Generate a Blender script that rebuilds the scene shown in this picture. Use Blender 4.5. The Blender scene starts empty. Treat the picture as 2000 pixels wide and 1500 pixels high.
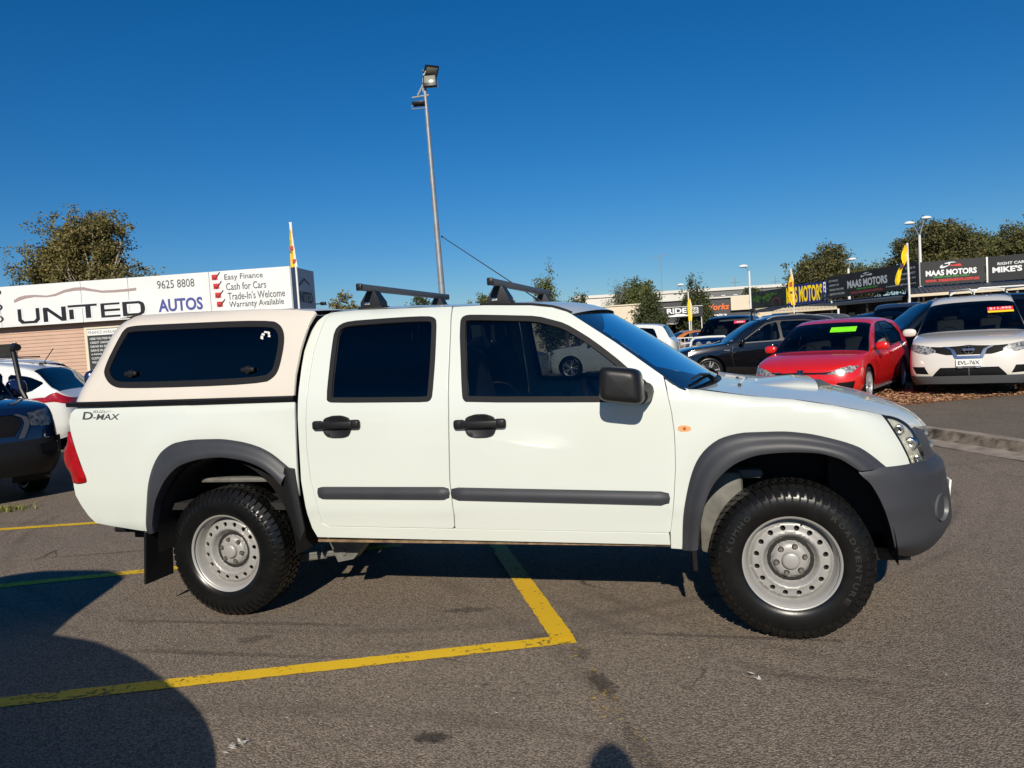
import bpy, bmesh, math, random
import numpy as np
from mathutils import Vector, Matrix
from mathutils.geometry import delaunay_2d_cdt
R = math.radians
SC = bpy.context.scene
COL = SC.collection
rnd = random.Random(7)

# ------------------------------------------------------------------ camera, sky, sun, exposure
CAM_POS = Vector((2.781, -4.59, 1.482))
YAW, PITCH, ROLL = R(15.43), R(3.23), R(3.45)
_f = Vector((-math.sin(YAW) * math.cos(PITCH), math.cos(YAW) * math.cos(PITCH), -math.sin(PITCH)))
_r0 = Vector((math.cos(YAW), math.sin(YAW), 0))
_u0 = _r0.cross(_f)
_r = math.cos(ROLL) * _r0 - math.sin(ROLL) * _u0
_u = math.sin(ROLL) * _r0 + math.cos(ROLL) * _u0
cam_d = bpy.data.cameras.new('camera')
cam_d.sensor_width = 36
cam_d.lens = 1500 * 36 / 2000
cam_d.clip_start = 0.05
cam_d.clip_end = 2000
cam = bpy.data.objects.new('camera', cam_d)
COL.objects.link(cam)
m = Matrix((_r, _u, -_f)).transposed().to_4x4()
m.translation = CAM_POS
cam.matrix_world = m
SC.camera = cam

SUN_TO = Vector((0.165, -1.0, 0.565)).normalized()
SUN_EL = math.asin(SUN_TO.z)
SUN_AZ = math.atan2(SUN_TO.x, SUN_TO.y)          # clockwise from +Y
w = bpy.data.worlds.new('World')
SC.world = w
w.use_nodes = True
nt = w.node_tree
nt.nodes.clear()
sky = nt.nodes.new('ShaderNodeTexSky')
sky.sky_type = 'NISHITA'
sky.sun_disc = False
sky.sun_elevation = SUN_EL
sky.sun_rotation = SUN_AZ
sky.altitude = 0
sky.air_density = 1.1
sky.dust_density = 0.0
sky.ozone_density = 10.0
hsv = nt.nodes.new('ShaderNodeHueSaturation')
hsv.inputs['Saturation'].default_value = 1.17
bgn = nt.nodes.new('ShaderNodeBackground')
bgn.inputs['Strength'].default_value = 0.075
wo = nt.nodes.new('ShaderNodeOutputWorld')
nt.links.new(sky.outputs[0], hsv.inputs['Color'])
nt.links.new(hsv.outputs[0], bgn.inputs[0])
nt.links.new(bgn.outputs[0], wo.inputs[0])
sd = bpy.data.lights.new('sun', 'SUN')
sd.energy = 5.0
sd.angle = R(0.53)
sd.color = (1.0, 0.92, 0.78)
sun = bpy.data.objects.new('sun', sd)
COL.objects.link(sun)
sun.rotation_euler = (-SUN_TO).to_track_quat('-Z', 'Y').to_euler()
SC.view_settings.view_transform = 'Standard'
SC.view_settings.look = 'None'
SC.view_settings.exposure = 0.0
SC.view_settings.gamma = 1.0
SC.view_settings.use_curve_mapping = False
SC.render.engine = 'CYCLES'
SC.cycles.max_bounces = 8
SC.cycles.transparent_max_bounces = 16
SC.cycles.caustics_reflective = False
SC.cycles.caustics_refractive = False
SC.cycles.use_denoising = True

# ------------------------------------------------------------------ helpers
def tag(o, label=None, cat=None, group=None, kind=None):
    if label: o['label'] = label
    if cat: o['category'] = cat
    if group: o['group'] = group
    if kind: o['kind'] = kind
    return o

def empty(name, loc=(0, 0, 0), rz=0.0):
    o = bpy.data.objects.new(name, None)
    o.empty_display_size = 0.2
    COL.objects.link(o)
    o.location = loc
    o.rotation_euler = (0, 0, rz)
    return o

def link(name, me, mat=None, parent=None):
    if mat is not None and not me.materials:
        me.materials.append(mat)
    o = bpy.data.objects.new(name, me)
    COL.objects.link(o)
    if parent is not None: o.parent = parent
    return o

def mk(name, v, f, mat, parent=None, sharp=35, norms=None):
    me = bpy.data.meshes.new(name)
    me.from_pydata([tuple(a) for a in v], [], f)
    me.update()
    if norms is not None:
        me.shade_smooth()
        me.normals_split_custom_set_from_vertices([tuple(n) for n in norms])
    elif sharp is None:
        me.shade_flat()
    else:
        me.shade_smooth()
        me.set_sharp_from_angle(angle=R(sharp))
    return link(name, me, mat, parent)

class MB:
    """collects primitive shapes for ONE mesh"""
    def __init__(s): s.v = []; s.f = []
    def add(s, v, f):
        n = len(s.v)
        s.v += [tuple(a) for a in v]
        s.f += [tuple(i + n for i in q) for q in f]
        return s
    def box(s, c, d, rot=None):
        c = Vector(c); h = Vector(d) / 2
        vs = [Vector((x, y, z)) for x in (-h.x, h.x) for y in (-h.y, h.y) for z in (-h.z, h.z)]
        if rot is not None: vs = [rot @ a for a in vs]
        return s.add([a + c for a in vs], [(0, 1, 3, 2), (4, 6, 7, 5), (0, 4, 5, 1), (2, 3, 7, 6), (0, 2, 6, 4), (1, 5, 7, 3)])
    def bevbox(s, c, d, b=0.02, rot=None, seg=2):
        bm = bmesh.new()
        bmesh.ops.create_cube(bm, size=1)
        for a in bm.verts: a.co = Vector((a.co.x * d[0], a.co.y * d[1], a.co.z * d[2]))
        bmesh.ops.bevel(bm, geom=list(bm.edges), offset=min(b, min(d) * .49), segments=seg, profile=.5, affect='EDGES')
        vs = [a.co.copy() for a in bm.verts]
        bm.verts.index_update()
        fs = [tuple(a.index for a in q.verts) for q in bm.faces]
        bm.free()
        c = Vector(c)
        if rot is not None: vs = [rot @ a for a in vs]
        return s.add([a + c for a in vs], fs)
    def tube(s, pts, r, n=10, cap=True):
        pts = [Vector(a) for a in pts]
        rr = r if isinstance(r, (list, tuple)) else [r] * len(pts)
        vs = []; fs = []
        up = Vector((0, 0, 1))
        for i, a in enumerate(pts):
            t = (pts[min(i + 1, len(pts) - 1)] - pts[max(i - 1, 0)]).normalized()
            ref = up if abs(t.dot(up)) < .95 else Vector((1, 0, 0))
            e1 = t.cross(ref).normalized(); e2 = t.cross(e1)
            for k in range(n):
                q = 2 * math.pi * k / n
                vs.append(a + (e1 * math.cos(q) + e2 * math.sin(q)) * rr[i])
        for i in range(len(pts) - 1):
            for k in range(n):
                fs.append((i * n + k, i * n + (k + 1) % n, (i + 1) * n + (k + 1) % n, (i + 1) * n + k))
        if cap:
            fs.append(tuple(range(n))); fs.append(tuple(reversed(range((len(pts) - 1) * n, len(pts) * n))))
        return s.add(vs, fs)
    def lathe(s, prof, n=48, axis='Y', c=(0, 0, 0), closed=False):
        """prof: (along, radius)"""
        vs = []; fs = []
        for k in range(n):
            q = 2 * math.pi * k / n
            for a, r in prof:
                if axis == 'Y': vs.append((c[0] + r * math.cos(q), c[1] + a, c[2] + r * math.sin(q)))
                elif axis == 'Z': vs.append((c[0] + r * math.cos(q), c[1] + r * math.sin(q), c[2] + a))
                else: vs.append((c[0] + a, c[1] + r * math.cos(q), c[2] + r * math.sin(q)))
        m_ = len(prof)
        for k in range(n):
            for i in range(m_ - 1 + (1 if closed else 0)):
                j = (i + 1) % m_
                fs.append((k * m_ + i, ((k + 1) % n) * m_ + i, ((k + 1) % n) * m_ + j, k * m_ + j))
        return s.add(vs, fs)
    def quad(s, a, b, c, d): return s.add([a, b, c, d], [(0, 1, 2, 3)])
    def grid(s, fn, nu, nv):
        vs = [fn(i / nu, j / nv) for i in range(nu + 1) for j in range(nv + 1)]
        fs = [(i * (nv + 1) + j, (i + 1) * (nv + 1) + j, (i + 1) * (nv + 1) + j + 1, i * (nv + 1) + j + 1) for i in range(nu) for j in range(nv)]
        return s.add(vs, fs)
    def build(s, name, mat, parent=None, sharp=35): return mk(name, s.v, s.f, mat, parent, sharp)

def spl(pts):
    xs = [p[0] for p in pts]; ys = [p[1] for p in pts]
    n = len(xs); d = [(ys[i + 1] - ys[i]) / (xs[i + 1] - xs[i]) for i in range(n - 1)]; mm = [d[0]]
    for i in range(1, n - 1): mm.append(0 if d[i - 1] * d[i] <= 0 else 2 * d[i - 1] * d[i] / (d[i - 1] + d[i]))
    mm.append(d[-1])
    def f(x):
        if x <= xs[0]: return ys[0]
        if x >= xs[-1]: return ys[-1]
        i = 0
        while x > xs[i + 1]: i += 1
        h = xs[i + 1] - xs[i]; t = (x - xs[i]) / h
        return (2*t**3-3*t*t+1)*ys[i]+(t**3-2*t*t+t)*h*mm[i]+(3*t*t-2*t**3)*ys[i+1]+(t**3-t*t)*h*mm[i+1]
    return f

def resample(loop, step, closed=True):
    out = []
    n = len(loop)
    for i in range(n if closed else n - 1):
        a = loop[i]; b = loop[(i + 1) % n]
        d = math.hypot(b[0] - a[0], b[1] - a[1])
        k = max(1, int(math.ceil(d / step)))
        for j in range(k): out.append((a[0] + (b[0] - a[0]) * j / k, a[1] + (b[1] - a[1]) * j / k))
    if not closed: out.append(loop[-1])
    return out

def smooth_loop(loop, it=2):
    """Chaikin corner cutting, closed"""
    for _ in range(it):
        o = []
        for i in range(len(loop)):
            a = loop[i]; b = loop[(i + 1) % len(loop)]
            o.append((a[0] * .75 + b[0] * .25, a[1] * .75 + b[1] * .25))
            o.append((a[0] * .25 + b[0] * .75, a[1] * .25 + b[1] * .75))
        loop = o
    return loop

def inset_loop(loop, d):
    """move every point inwards by d (counter-clockwise or clockwise)"""
    n = len(loop)
    ar = sum(loop[i][0] * loop[(i + 1) % n][1] - loop[(i + 1) % n][0] * loop[i][1] for i in range(n))
    sg = 1 if ar > 0 else -1
    out = []
    for i in range(n):
        a = Vector(loop[i - 1]); b = Vector(loop[i]); c = Vector(loop[(i + 1) % n])
        e1 = b - a; e2 = c - b
        if e1.length < 1e-7: e1 = e2
        if e2.length < 1e-7: e2 = e1
        e1 = e1.normalized(); e2 = e2.normalized()
        nn = Vector((-(e1.y + e2.y), e1.x + e2.x)) * sg
        if nn.length < 1e-6: nn = Vector((-e1.y, e1.x)) * sg
        nn.normalize()
        k = max(.5, Vector((-e1.y, e1.x)).dot(nn) * sg)
        q = b + nn * (d / k)
        out.append((q.x, q.y))
    return out

def cdt(loops, step, clear=0.45):
    """triangulate loops (closed 2d polygons) with interior grid points; returns pts, tris, list of polygon ids per tri"""
    vs = []; fs = []; seg = []
    for L in loops:
        L = resample(L, step)
        if sum(L[i - 1][0] * L[i][1] - L[i][0] * L[i - 1][1] for i in range(len(L))) < 0: L = L[::-1]
        n0 = len(vs)
        vs += L
        fs.append(list(range(n0, n0 + len(L))))
        for i in range(len(L)): seg.append((L[i], L[(i + 1) % len(L)]))
    A = np.array([s_[0] for s_ in seg]); B = np.array([s_[1] for s_ in seg])
    x0, y0 = A.min(0); x1, y1 = A.max(0)
    gx = np.arange(x0 + step / 2, x1, step); gy = np.arange(y0 + step / 2, y1, step * .87)
    g = np.array([(x + (step / 2 if j % 2 else 0), y) for j, y in enumerate(gy) for x in gx]) if len(gx) and len(gy) else np.zeros((0, 2))
    if len(g):
        keep = np.ones(len(g), bool)
        AB = B - A; LL = (AB ** 2).sum(1) + 1e-12
        for i0 in range(0, len(g), 400):
            q = g[i0:i0 + 400]
            t = np.clip(((q[:, None, :] - A[None]) * AB[None]).sum(2) / LL[None], 0, 1)
            dd = ((q[:, None, :] - (A[None] + t[..., None] * AB[None])) ** 2).sum(2).min(1)
            keep[i0:i0 + 400] = dd > (clear * step) ** 2
        vs += [tuple(a) for a in g[keep]]
    r = delaunay_2d_cdt([Vector(a) for a in vs], [], fs, 0, 1e-6, True)
    return r[0], r[2], r[5]

def surf_normal(fn, a, b, flip, e=1e-3):
    n = (fn(a + e, b) - fn(a - e, b)).cross(fn(a, b + e) - fn(a, b - e))
    if n.length < 1e-12: return Vector((0, 0, 1))
    n.normalize()
    return -n if flip else n

def patch_mesh(name, P, T, fn, flip, mat, parent, thick=0.0, off=0.0, edge=0.003):
    """2d points P / tris T mapped by fn into a smooth sheet with turned-in edges"""
    used = sorted({i for t in T for i in t}); idx = {u: k for k, u in enumerate(used)}
    V = []; N = []
    for u in used:
        a, b = P[u]
        n = surf_normal(fn, a, b, flip)
        V.append(fn(a, b) + n * off); N.append(n)
    F = []
    for t in T:
        q = [idx[i] for i in t]
        g = (V[q[1]] - V[q[0]]).cross(V[q[2]] - V[q[0]])
        if g.dot(N[q[0]]) < 0: q.reverse()
        F.append(tuple(q))
    if thick > 0:
        cnt = {}
        for q in F:
            for i in range(len(q)):
                a, b = q[i], q[(i + 1) % len(q)]
                cnt[(a, b)] = 1
        bd = [e for e in cnt if (e[1], e[0]) not in cnt]
        for a, b in bd:
            ed = (V[b] - V[a])
            if ed.length < 1e-9: continue
            ed.normalize()
            o = ed.cross(N[a]).normalized()       # outwards in the sheet
            k = len(V)
            e2 = edge
            V += [V[a], V[b], V[b] + o * e2 * .8 - N[b] * e2, V[a] + o * e2 * .8 - N[a] * e2, V[b] + o * e2 * .8 - N[b] * thick, V[a] + o * e2 * .8 - N[a] * thick]
            on = (o + N[a]).normalized()
            N += [N[a], N[b], (o + N[b] * .3).normalized(), (o + N[a] * .3).normalized(), o, o]
            F += [(k + 1, k, k + 3, k + 2), (k + 2, k + 3, k + 5, k + 4)]
    return mk(name, V, F, mat, parent, norms=N)

def panel(name, outer, holes, fn, flip, mat, parent, step=.05, thick=.02, off=0.0):
    P, T, O = cdt([outer] + list(holes), step)
    T = [t for t, o in zip(T, O) if 0 in o and not any(k in o for k in range(1, 1 + len(holes)))]
    return patch_mesh(name, P, T, fn, flip, mat, parent, thick, off)

_txt = {}
def text_verts(s_, bold=0.0, font_shear=0.0):
    key = (s_, bold, font_shear)
    if key in _txt: return _txt[key]
    cu = bpy.data.curves.new('t', 'FONT')
    cu.body = s_; cu.size = 1; cu.offset = bold; cu.shear = font_shear
    cu.resolution_u = 3
    o = bpy.data.objects.new('t', cu)
    COL.objects.link(o)
    dg = bpy.context.evaluated_depsgraph_get()
    dg.update()
    me = bpy.data.meshes.new_from_object(o.evaluated_get(dg))
    v = [(a.co.x, a.co.y) for a in me.vertices]
    f = [tuple(p.vertices) for p in me.polygons]
    bpy.data.objects.remove(o); bpy.data.curves.remove(cu); bpy.data.meshes.remove(me)
    xs = [a[0] for a in v]; ys = [a[1] for a in v]
    x0, x1, y0, y1 = min(xs), max(xs), min(ys), max(ys)
    v = [((a[0] - x0) / (x1 - x0), (a[1] - y0) / max(1e-6, y1 - y0)) for a in v]
    _txt[key] = (v, f)
    return v, f

def lettering(name, s_, fn, mat, parent, bold=0.0, shear=0.0):
    """fn maps unit (u,v) of the text box to a point"""
    v, f = text_verts(s_, bold, shear)
    return mk(name, [fn(a, b) for a, b in v], f, mat, parent, sharp=None)

class Frame:
    """flat board: origin bottom-left, right, up, outward normal"""
    def __init__(s, o, right, up, n):
        s.o = Vector(o); s.r = Vector(right).normalized(); s.u = Vector(up).normalized(); s.n = Vector(n).normalized()
    def p(s, x, y, d=0.0): return s.o + s.r * x + s.u * y + s.n * d
    def text(s, name, t, x, y, w_, h_, mat, parent, bold=0.0, shear=0.0, d=.006):
        return lettering(name, t, lambda a, b: s.p(x + a * w_, y + b * h_, d), mat, parent, bold, shear)
    def rect(s, name, x, y, w_, h_, th, mat, parent, d=0.0):
        mb = MB()
        a = [s.p(x + i * w_, y + j * h_, d + k * th) for k in (0, 1) for j in (0, 1) for i in (0, 1)]
        mb.add(a, [(0, 2, 3, 1), (4, 5, 7, 6), (0, 1, 5, 4), (2, 6, 7, 3), (0, 4, 6, 2), (1, 3, 7, 5)])
        return mb.build(name, mat, parent, sharp=30)
    def poly(s, name, pts, mat, parent, d=.004):
        return mk(name, [s.p(a, b, d) for a, b in pts], [tuple(range(len(pts)))], mat, parent, sharp=None)

# ------------------------------------------------------------------ materials
_m = {}
def mat(name, col=(.5, .5, .5), rough=.5, metal=0.0, coat=0.0, spec=.5, noise=0.0, nscale=8.0, bump=0.0, bscale=60.0, trans=0.0, emit=None, sheen=0.0, croug=.04):
    if name in _m: return _m[name]
    m_ = bpy.data.materials.new(name)
    m_.use_nodes = True
    t = m_.node_tree
    b = t.nodes['Principled BSDF']
    b.inputs['Base Color'].default_value = (*col, 1)
    b.inputs['Roughness'].default_value = rough
    b.inputs['Metallic'].default_value = metal
    b.inputs['Coat Weight'].default_value = coat
    b.inputs['Coat Roughness'].default_value = croug
    b.inputs['Specular IOR Level'].default_value = spec
    tc = None
    if noise or bump:
        tc = t.nodes.new('ShaderNodeTexCoord')
    if noise:
        n = t.nodes.new('ShaderNodeTexNoise'); n.inputs['Scale'].default_value = nscale; n.inputs['Detail'].default_value = 6
        t.links.new(tc.outputs['Object'], n.inputs['Vector'])
        mr = t.nodes.new('ShaderNodeMapRange')
        mr.inputs['From Min'].default_value = .3; mr.inputs['From Max'].default_value = .7
        mr.inputs['To Min'].default_value = 1 - noise; mr.inputs['To Max'].default_value = 1 + noise
        t.links.new(n.outputs[0], mr.inputs[0])
        mx = t.nodes.new('ShaderNodeMix'); mx.data_type = 'RGBA'; mx.blend_type = 'MULTIPLY'; mx.inputs[0].default_value = 1
        mx.inputs[6].default_value = (*col, 1)
        t.links.new(mr.outputs[0], mx.inputs[7])
        t.links.new(mx.outputs[2], b.inputs['Base Color'])
    if bump:
        n2 = t.nodes.new('ShaderNodeTexNoise'); n2.inputs['Scale'].default_value = bscale; n2.inputs['Detail'].default_value = 4
        t.links.new(tc.outputs['Object'], n2.inputs['Vector'])
        bp = t.nodes.new('ShaderNodeBump'); bp.inputs['Strength'].default_value = bump; bp.inputs['Distance'].default_value = .01
        t.links.new(n2.outputs[0], bp.inputs['Height'])
        t.links.new(bp.outputs[0], b.inputs['Normal'])
    if emit: 
        b.inputs['Emission Color'].default_value = (*emit, 1); b.inputs['Emission Strength'].default_value = 1
    _m[name] = m_
    return m_

def glass(name, tint, gloss=(1, 1, 1), ior=1.5, rough=0.0):
    """thin tinted pane: see-through with a fresnel reflection"""
    if name in _m: return _m[name]
    m_ = bpy.data.materials.new(name); m_.use_nodes = True
    t = m_.node_tree; t.nodes.clear()
    o = t.nodes.new('ShaderNodeOutputMaterial'); mx = t.nodes.new('ShaderNodeMixShader')
    tr = t.nodes.new('ShaderNodeBsdfTransparent'); tr.inputs[0].default_value = (*tint, 1)
    gl = t.nodes.new('ShaderNodeBsdfGlossy'); gl.inputs['Color'].default_value = (*gloss, 1); gl.inputs['Roughness'].default_value = rough
    fr = t.nodes.new('ShaderNodeFresnel'); fr.inputs[0].default_value = ior
    t.links.new(fr.outputs[0], mx.inputs[0]); t.links.new(tr.outputs[0], mx.inputs[1]); t.links.new(gl.outputs[0], mx.inputs[2])
    t.links.new(mx.outputs[0], o.inputs[0])
    _m[name] = m_
    return m_

WHITE = mat('white_paint', (.625, .655, .605), .28, coat=.7, noise=.02, nscale=1.5, bump=.012, bscale=5)
CREAM = mat('canopy_gelcoat', (.665, .605, .53), .32, coat=.3, noise=.03, nscale=3)
PLAST = mat('grey_plastic', (.036, .038, .045), .48, spec=.4, noise=.12, nscale=5, bump=.05, bscale=400)
BLACK = mat('black_plastic', (.010, .010, .011), .42, spec=.35)
RUBBER = mat('rubber_seal', (.012, .012, .014), .6, spec=.2)
DARK = mat('underbody_black', (.012, .011, .010), .8, noise=.3, nscale=9)
GREYMET = mat('grey_chassis', (.14, .135, .12), .6, noise=.3, nscale=14)
STEEL = mat('silver_wheel_paint', (.36, .35, .335), .40, metal=.25, noise=.05, nscale=9)
TYRE = mat('tyre_rubber', (.006, .006, .006), .30, spec=.35, noise=.25, nscale=20, bump=.03, bscale=150)
LETTER = mat('tyre_lettering', (.014, .014, .014), .5)
CHROME = mat('chrome', (.60, .60, .60), .2, metal=1)
ALLOY = mat('alloy_wheel', (.62, .62, .63), .3, metal=.7)
WINFRONT = glass('front_door_glass', (.30, .33, .34))
WINREAR = glass('privacy_glass', (.055, .055, .065))
WINCAN = glass('canopy_glass', (.012, .012, .02))
WINSCREEN = glass('windscreen_glass', (.55, .65, .68), ior=1.55)
CARGLASS = glass('car_glass', (.42, .46, .46), ior=1.5)
CARDARKGLASS = glass('car_dark_glass', (.06, .065, .07), ior=1.55)
LENS = glass('lamp_lens', (.90, .88, .80), ior=1.4)
LAMPIN = mat('lamp_reflector', (.62, .64, .66), .25, metal=.1, noise=.35, nscale=26)
REDLENS = mat('red_lamp', (.32, .005, .006), .12, coat=.8, noise=.25, nscale=25)
AMBER = mat('amber_lamp', (.75, .36, .16), .2, coat=.5)
CLOTH = mat('seat_fabric', (.05, .05, .058), .9, noise=.2, nscale=30)
INTER = mat('interior_trim', (.02, .02, .022), .7)
PLATE = mat('plate_white', (.75, .75, .72), .5)
INK = mat('ink_black', (.015, .015, .018), .5)
# ------------------------------------------------------------------ ground
def asphalt(name, base, tone2, stains=(), arcs=()):
    m_ = bpy.data.materials.new(name); m_.use_nodes = True
    t = m_.node_tree; b = t.nodes['Principled BSDF']
    geo = t.nodes.new('ShaderNodeNewGeometry')
    pos = geo.outputs['Position']
    def noise(sc, det=6, rough=.6, dist=0):
        n = t.nodes.new('ShaderNodeTexNoise'); n.inputs['Scale'].default_value = sc; n.inputs['Detail'].default_value = det
        n.inputs['Roughness'].default_value = rough; n.inputs['Distortion'].default_value = dist
        t.links.new(pos, n.inputs['Vector']); return n.outputs[0]
    def rng(x, a, b_, c, d):
        q = t.nodes.new('ShaderNodeMapRange'); t.links.new(x, q.inputs[0])
        for i, v_ in enumerate((a, b_, c, d)): q.inputs[i + 1].default_value = v_
        return q.outputs[0]
    def mix(f_, a, b_, mode='MIX'):
        q = t.nodes.new('ShaderNodeMix'); q.data_type = 'RGBA'; q.blend_type = mode
        for sock, val in ((0, f_), (6, a), (7, b_)):
            if isinstance(val, (int, float)): q.inputs[sock].default_value = val
            elif isinstance(val, tuple): q.inputs[sock].default_value = (*val, 1)
            else: t.links.new(val, q.inputs[sock])
        return q.outputs[2]
    c = mix(rng(noise(.35, 5), .35, .65, 0, 1), base, tone2)
    c = mix(rng(noise(2.2, 6, .65), .4, .62, 0, .35), c, tuple(x * .72 for x in base))
    # aggregate
    vo = t.nodes.new('ShaderNodeTexVoronoi'); vo.inputs['Scale'].default_value = 118
    t.links.new(pos, vo.inputs['Vector'])
    sp = t.nodes.new('ShaderNodeSeparateColor'); t.links.new(vo.outputs['Color'], sp.inputs[0])
    c = mix(1.0, c, rng(sp.outputs[0], 0, 1, .62, 1.38), 'MULTIPLY')
    fine = noise(240, 3, .7)
    c = mix(1.0, c, rng(fine, .3, .7, .62, 1.38), 'MULTIPLY')
    hole = rng(vo.outputs['Distance'], .35, .75, 0, 1)
    c = mix(rng(hole, .35, 1, 0, .6), c, tuple(x * .25 for x in base))
    # scattered bright chips
    v2 = t.nodes.new('ShaderNodeTexVoronoi'); v2.inputs['Scale'].default_value = 26
    t.links.new(pos, v2.inputs['Vector'])
    s2 = t.nodes.new('ShaderNodeSeparateColor'); t.links.new(v2.outputs['Color'], s2.inputs[0])
    m1 = t.nodes.new('ShaderNodeMath'); m1.operation = 'MULTIPLY'
    t.links.new(rng(v2.outputs['Distance'], .10, .16, 1, 0), m1.inputs[0]); t.links.new(rng(s2.outputs[0], .93, .95, 0, 1), m1.inputs[1])
    c = mix(m1.outputs[0], c, (.55, .52, .46))
    # hairline cracks, only here and there
    nd = t.nodes.new('ShaderNodeTexNoise'); nd.inputs['Scale'].default_value = 1.7; nd.inputs['Detail'].default_value = 5
    t.links.new(pos, nd.inputs['Vector'])
    vm = t.nodes.new('ShaderNodeVectorMath'); vm.operation = 'MULTIPLY_ADD'; vm.inputs[1].default_value = (.5, .5, 0)
    t.links.new(nd.outputs['Color'], vm.inputs[0]); t.links.new(pos, vm.inputs[2])
    v3 = t.nodes.new('ShaderNodeTexVoronoi'); v3.feature = 'DISTANCE_TO_EDGE'; v3.inputs['Scale'].default_value = .55
    t.links.new(vm.outputs[0], v3.inputs['Vector'])
    m3 = t.nodes.new('ShaderNodeMath'); m3.operation = 'MULTIPLY'
    t.links.new(rng(v3.outputs['Distance'], .0015, .005, .75, 0), m3.inputs[0]); t.links.new(rng(noise(.9, 3), .52, .62, 0, 1), m3.inputs[1])
    c = mix(m3.outputs[0], c, tuple(x * .18 for x in base))
    # scuffed arcs left by turning tyres
    for (sx, sy, r_, wd_, k) in arcs:
        dv = t.nodes.new('ShaderNodeVectorMath'); dv.operation = 'DISTANCE'; dv.inputs[1].default_value = (sx, sy, 0); t.links.new(pos, dv.inputs[0])
        df = t.nodes.new('ShaderNodeMath'); df.operation = 'COMPARE' if False else 'SUBTRACT'; t.links.new(dv.outputs['Value'], df.inputs[0]); df.inputs[1].default_value = r_
        ab = t.nodes.new('ShaderNodeMath'); ab.operation = 'ABSOLUTE'; t.links.new(df.outputs[0], ab.inputs[0])
        mm_ = t.nodes.new('ShaderNodeMath'); mm_.operation = 'MULTIPLY'
        t.links.new(rng(ab.outputs[0], wd_ * .3, wd_, k, 0), mm_.inputs[0]); t.links.new(rng(noise(1.3, 4), .42, .62, 0, 1), mm_.inputs[1])
        c = mix(mm_.outputs[0], c, tuple(x * .35 for x in base))
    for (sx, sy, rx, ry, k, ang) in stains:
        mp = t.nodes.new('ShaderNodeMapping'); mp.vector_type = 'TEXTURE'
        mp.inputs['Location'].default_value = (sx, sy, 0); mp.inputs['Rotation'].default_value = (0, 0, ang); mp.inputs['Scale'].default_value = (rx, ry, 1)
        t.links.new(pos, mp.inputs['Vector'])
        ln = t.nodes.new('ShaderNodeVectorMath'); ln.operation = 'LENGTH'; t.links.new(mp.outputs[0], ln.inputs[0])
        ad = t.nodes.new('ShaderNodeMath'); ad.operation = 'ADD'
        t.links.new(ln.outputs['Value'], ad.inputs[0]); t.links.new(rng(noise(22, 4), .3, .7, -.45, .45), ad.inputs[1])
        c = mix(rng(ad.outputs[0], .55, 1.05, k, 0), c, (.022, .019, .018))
    t.links.new(c, b.inputs['Base Color'])
    b.inputs['Roughness'].default_value = .85
    b.inputs['Specular IOR Level'].default_value = .25
    bp = t.nodes.new('ShaderNodeBump'); bp.inputs['Strength'].default_value = .7; bp.inputs['Distance'].default_value = .004
    ha = t.nodes.new('ShaderNodeMath'); ha.operation = 'ADD'
    t.links.new(rng(hole, 0, 1, 1, 0), ha.inputs[0]); t.links.new(fine, ha.inputs[1])
    t.links.new(ha.outputs[0], bp.inputs['Height']); t.links.new(bp.outputs[0], b.inputs['Normal'])
    return m_
ASPH = asphalt('asphalt', (.30, .236, .175), (.245, .199, .155), stains=[
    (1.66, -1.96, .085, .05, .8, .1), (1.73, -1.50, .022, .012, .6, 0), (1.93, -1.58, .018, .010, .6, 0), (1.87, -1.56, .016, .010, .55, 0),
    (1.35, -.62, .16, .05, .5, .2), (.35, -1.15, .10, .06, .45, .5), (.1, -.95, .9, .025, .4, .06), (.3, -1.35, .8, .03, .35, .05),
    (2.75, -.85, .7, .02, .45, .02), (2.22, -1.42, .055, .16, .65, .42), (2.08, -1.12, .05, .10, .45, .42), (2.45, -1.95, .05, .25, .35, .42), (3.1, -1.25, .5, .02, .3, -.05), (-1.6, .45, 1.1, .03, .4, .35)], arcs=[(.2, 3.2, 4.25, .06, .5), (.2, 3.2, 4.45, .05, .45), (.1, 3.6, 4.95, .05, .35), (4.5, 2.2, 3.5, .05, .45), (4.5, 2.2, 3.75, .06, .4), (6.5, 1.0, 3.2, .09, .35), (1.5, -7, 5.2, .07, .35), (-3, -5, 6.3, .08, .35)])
g = MB()
g.add([(-400, -400, 0), (400, -400, 0), (400, 400, 0), (-400, 400, 0)], [(0, 1, 2, 3)])
tag(g.build('asphalt_ground', ASPH, sharp=None), kind='structure')

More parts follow.
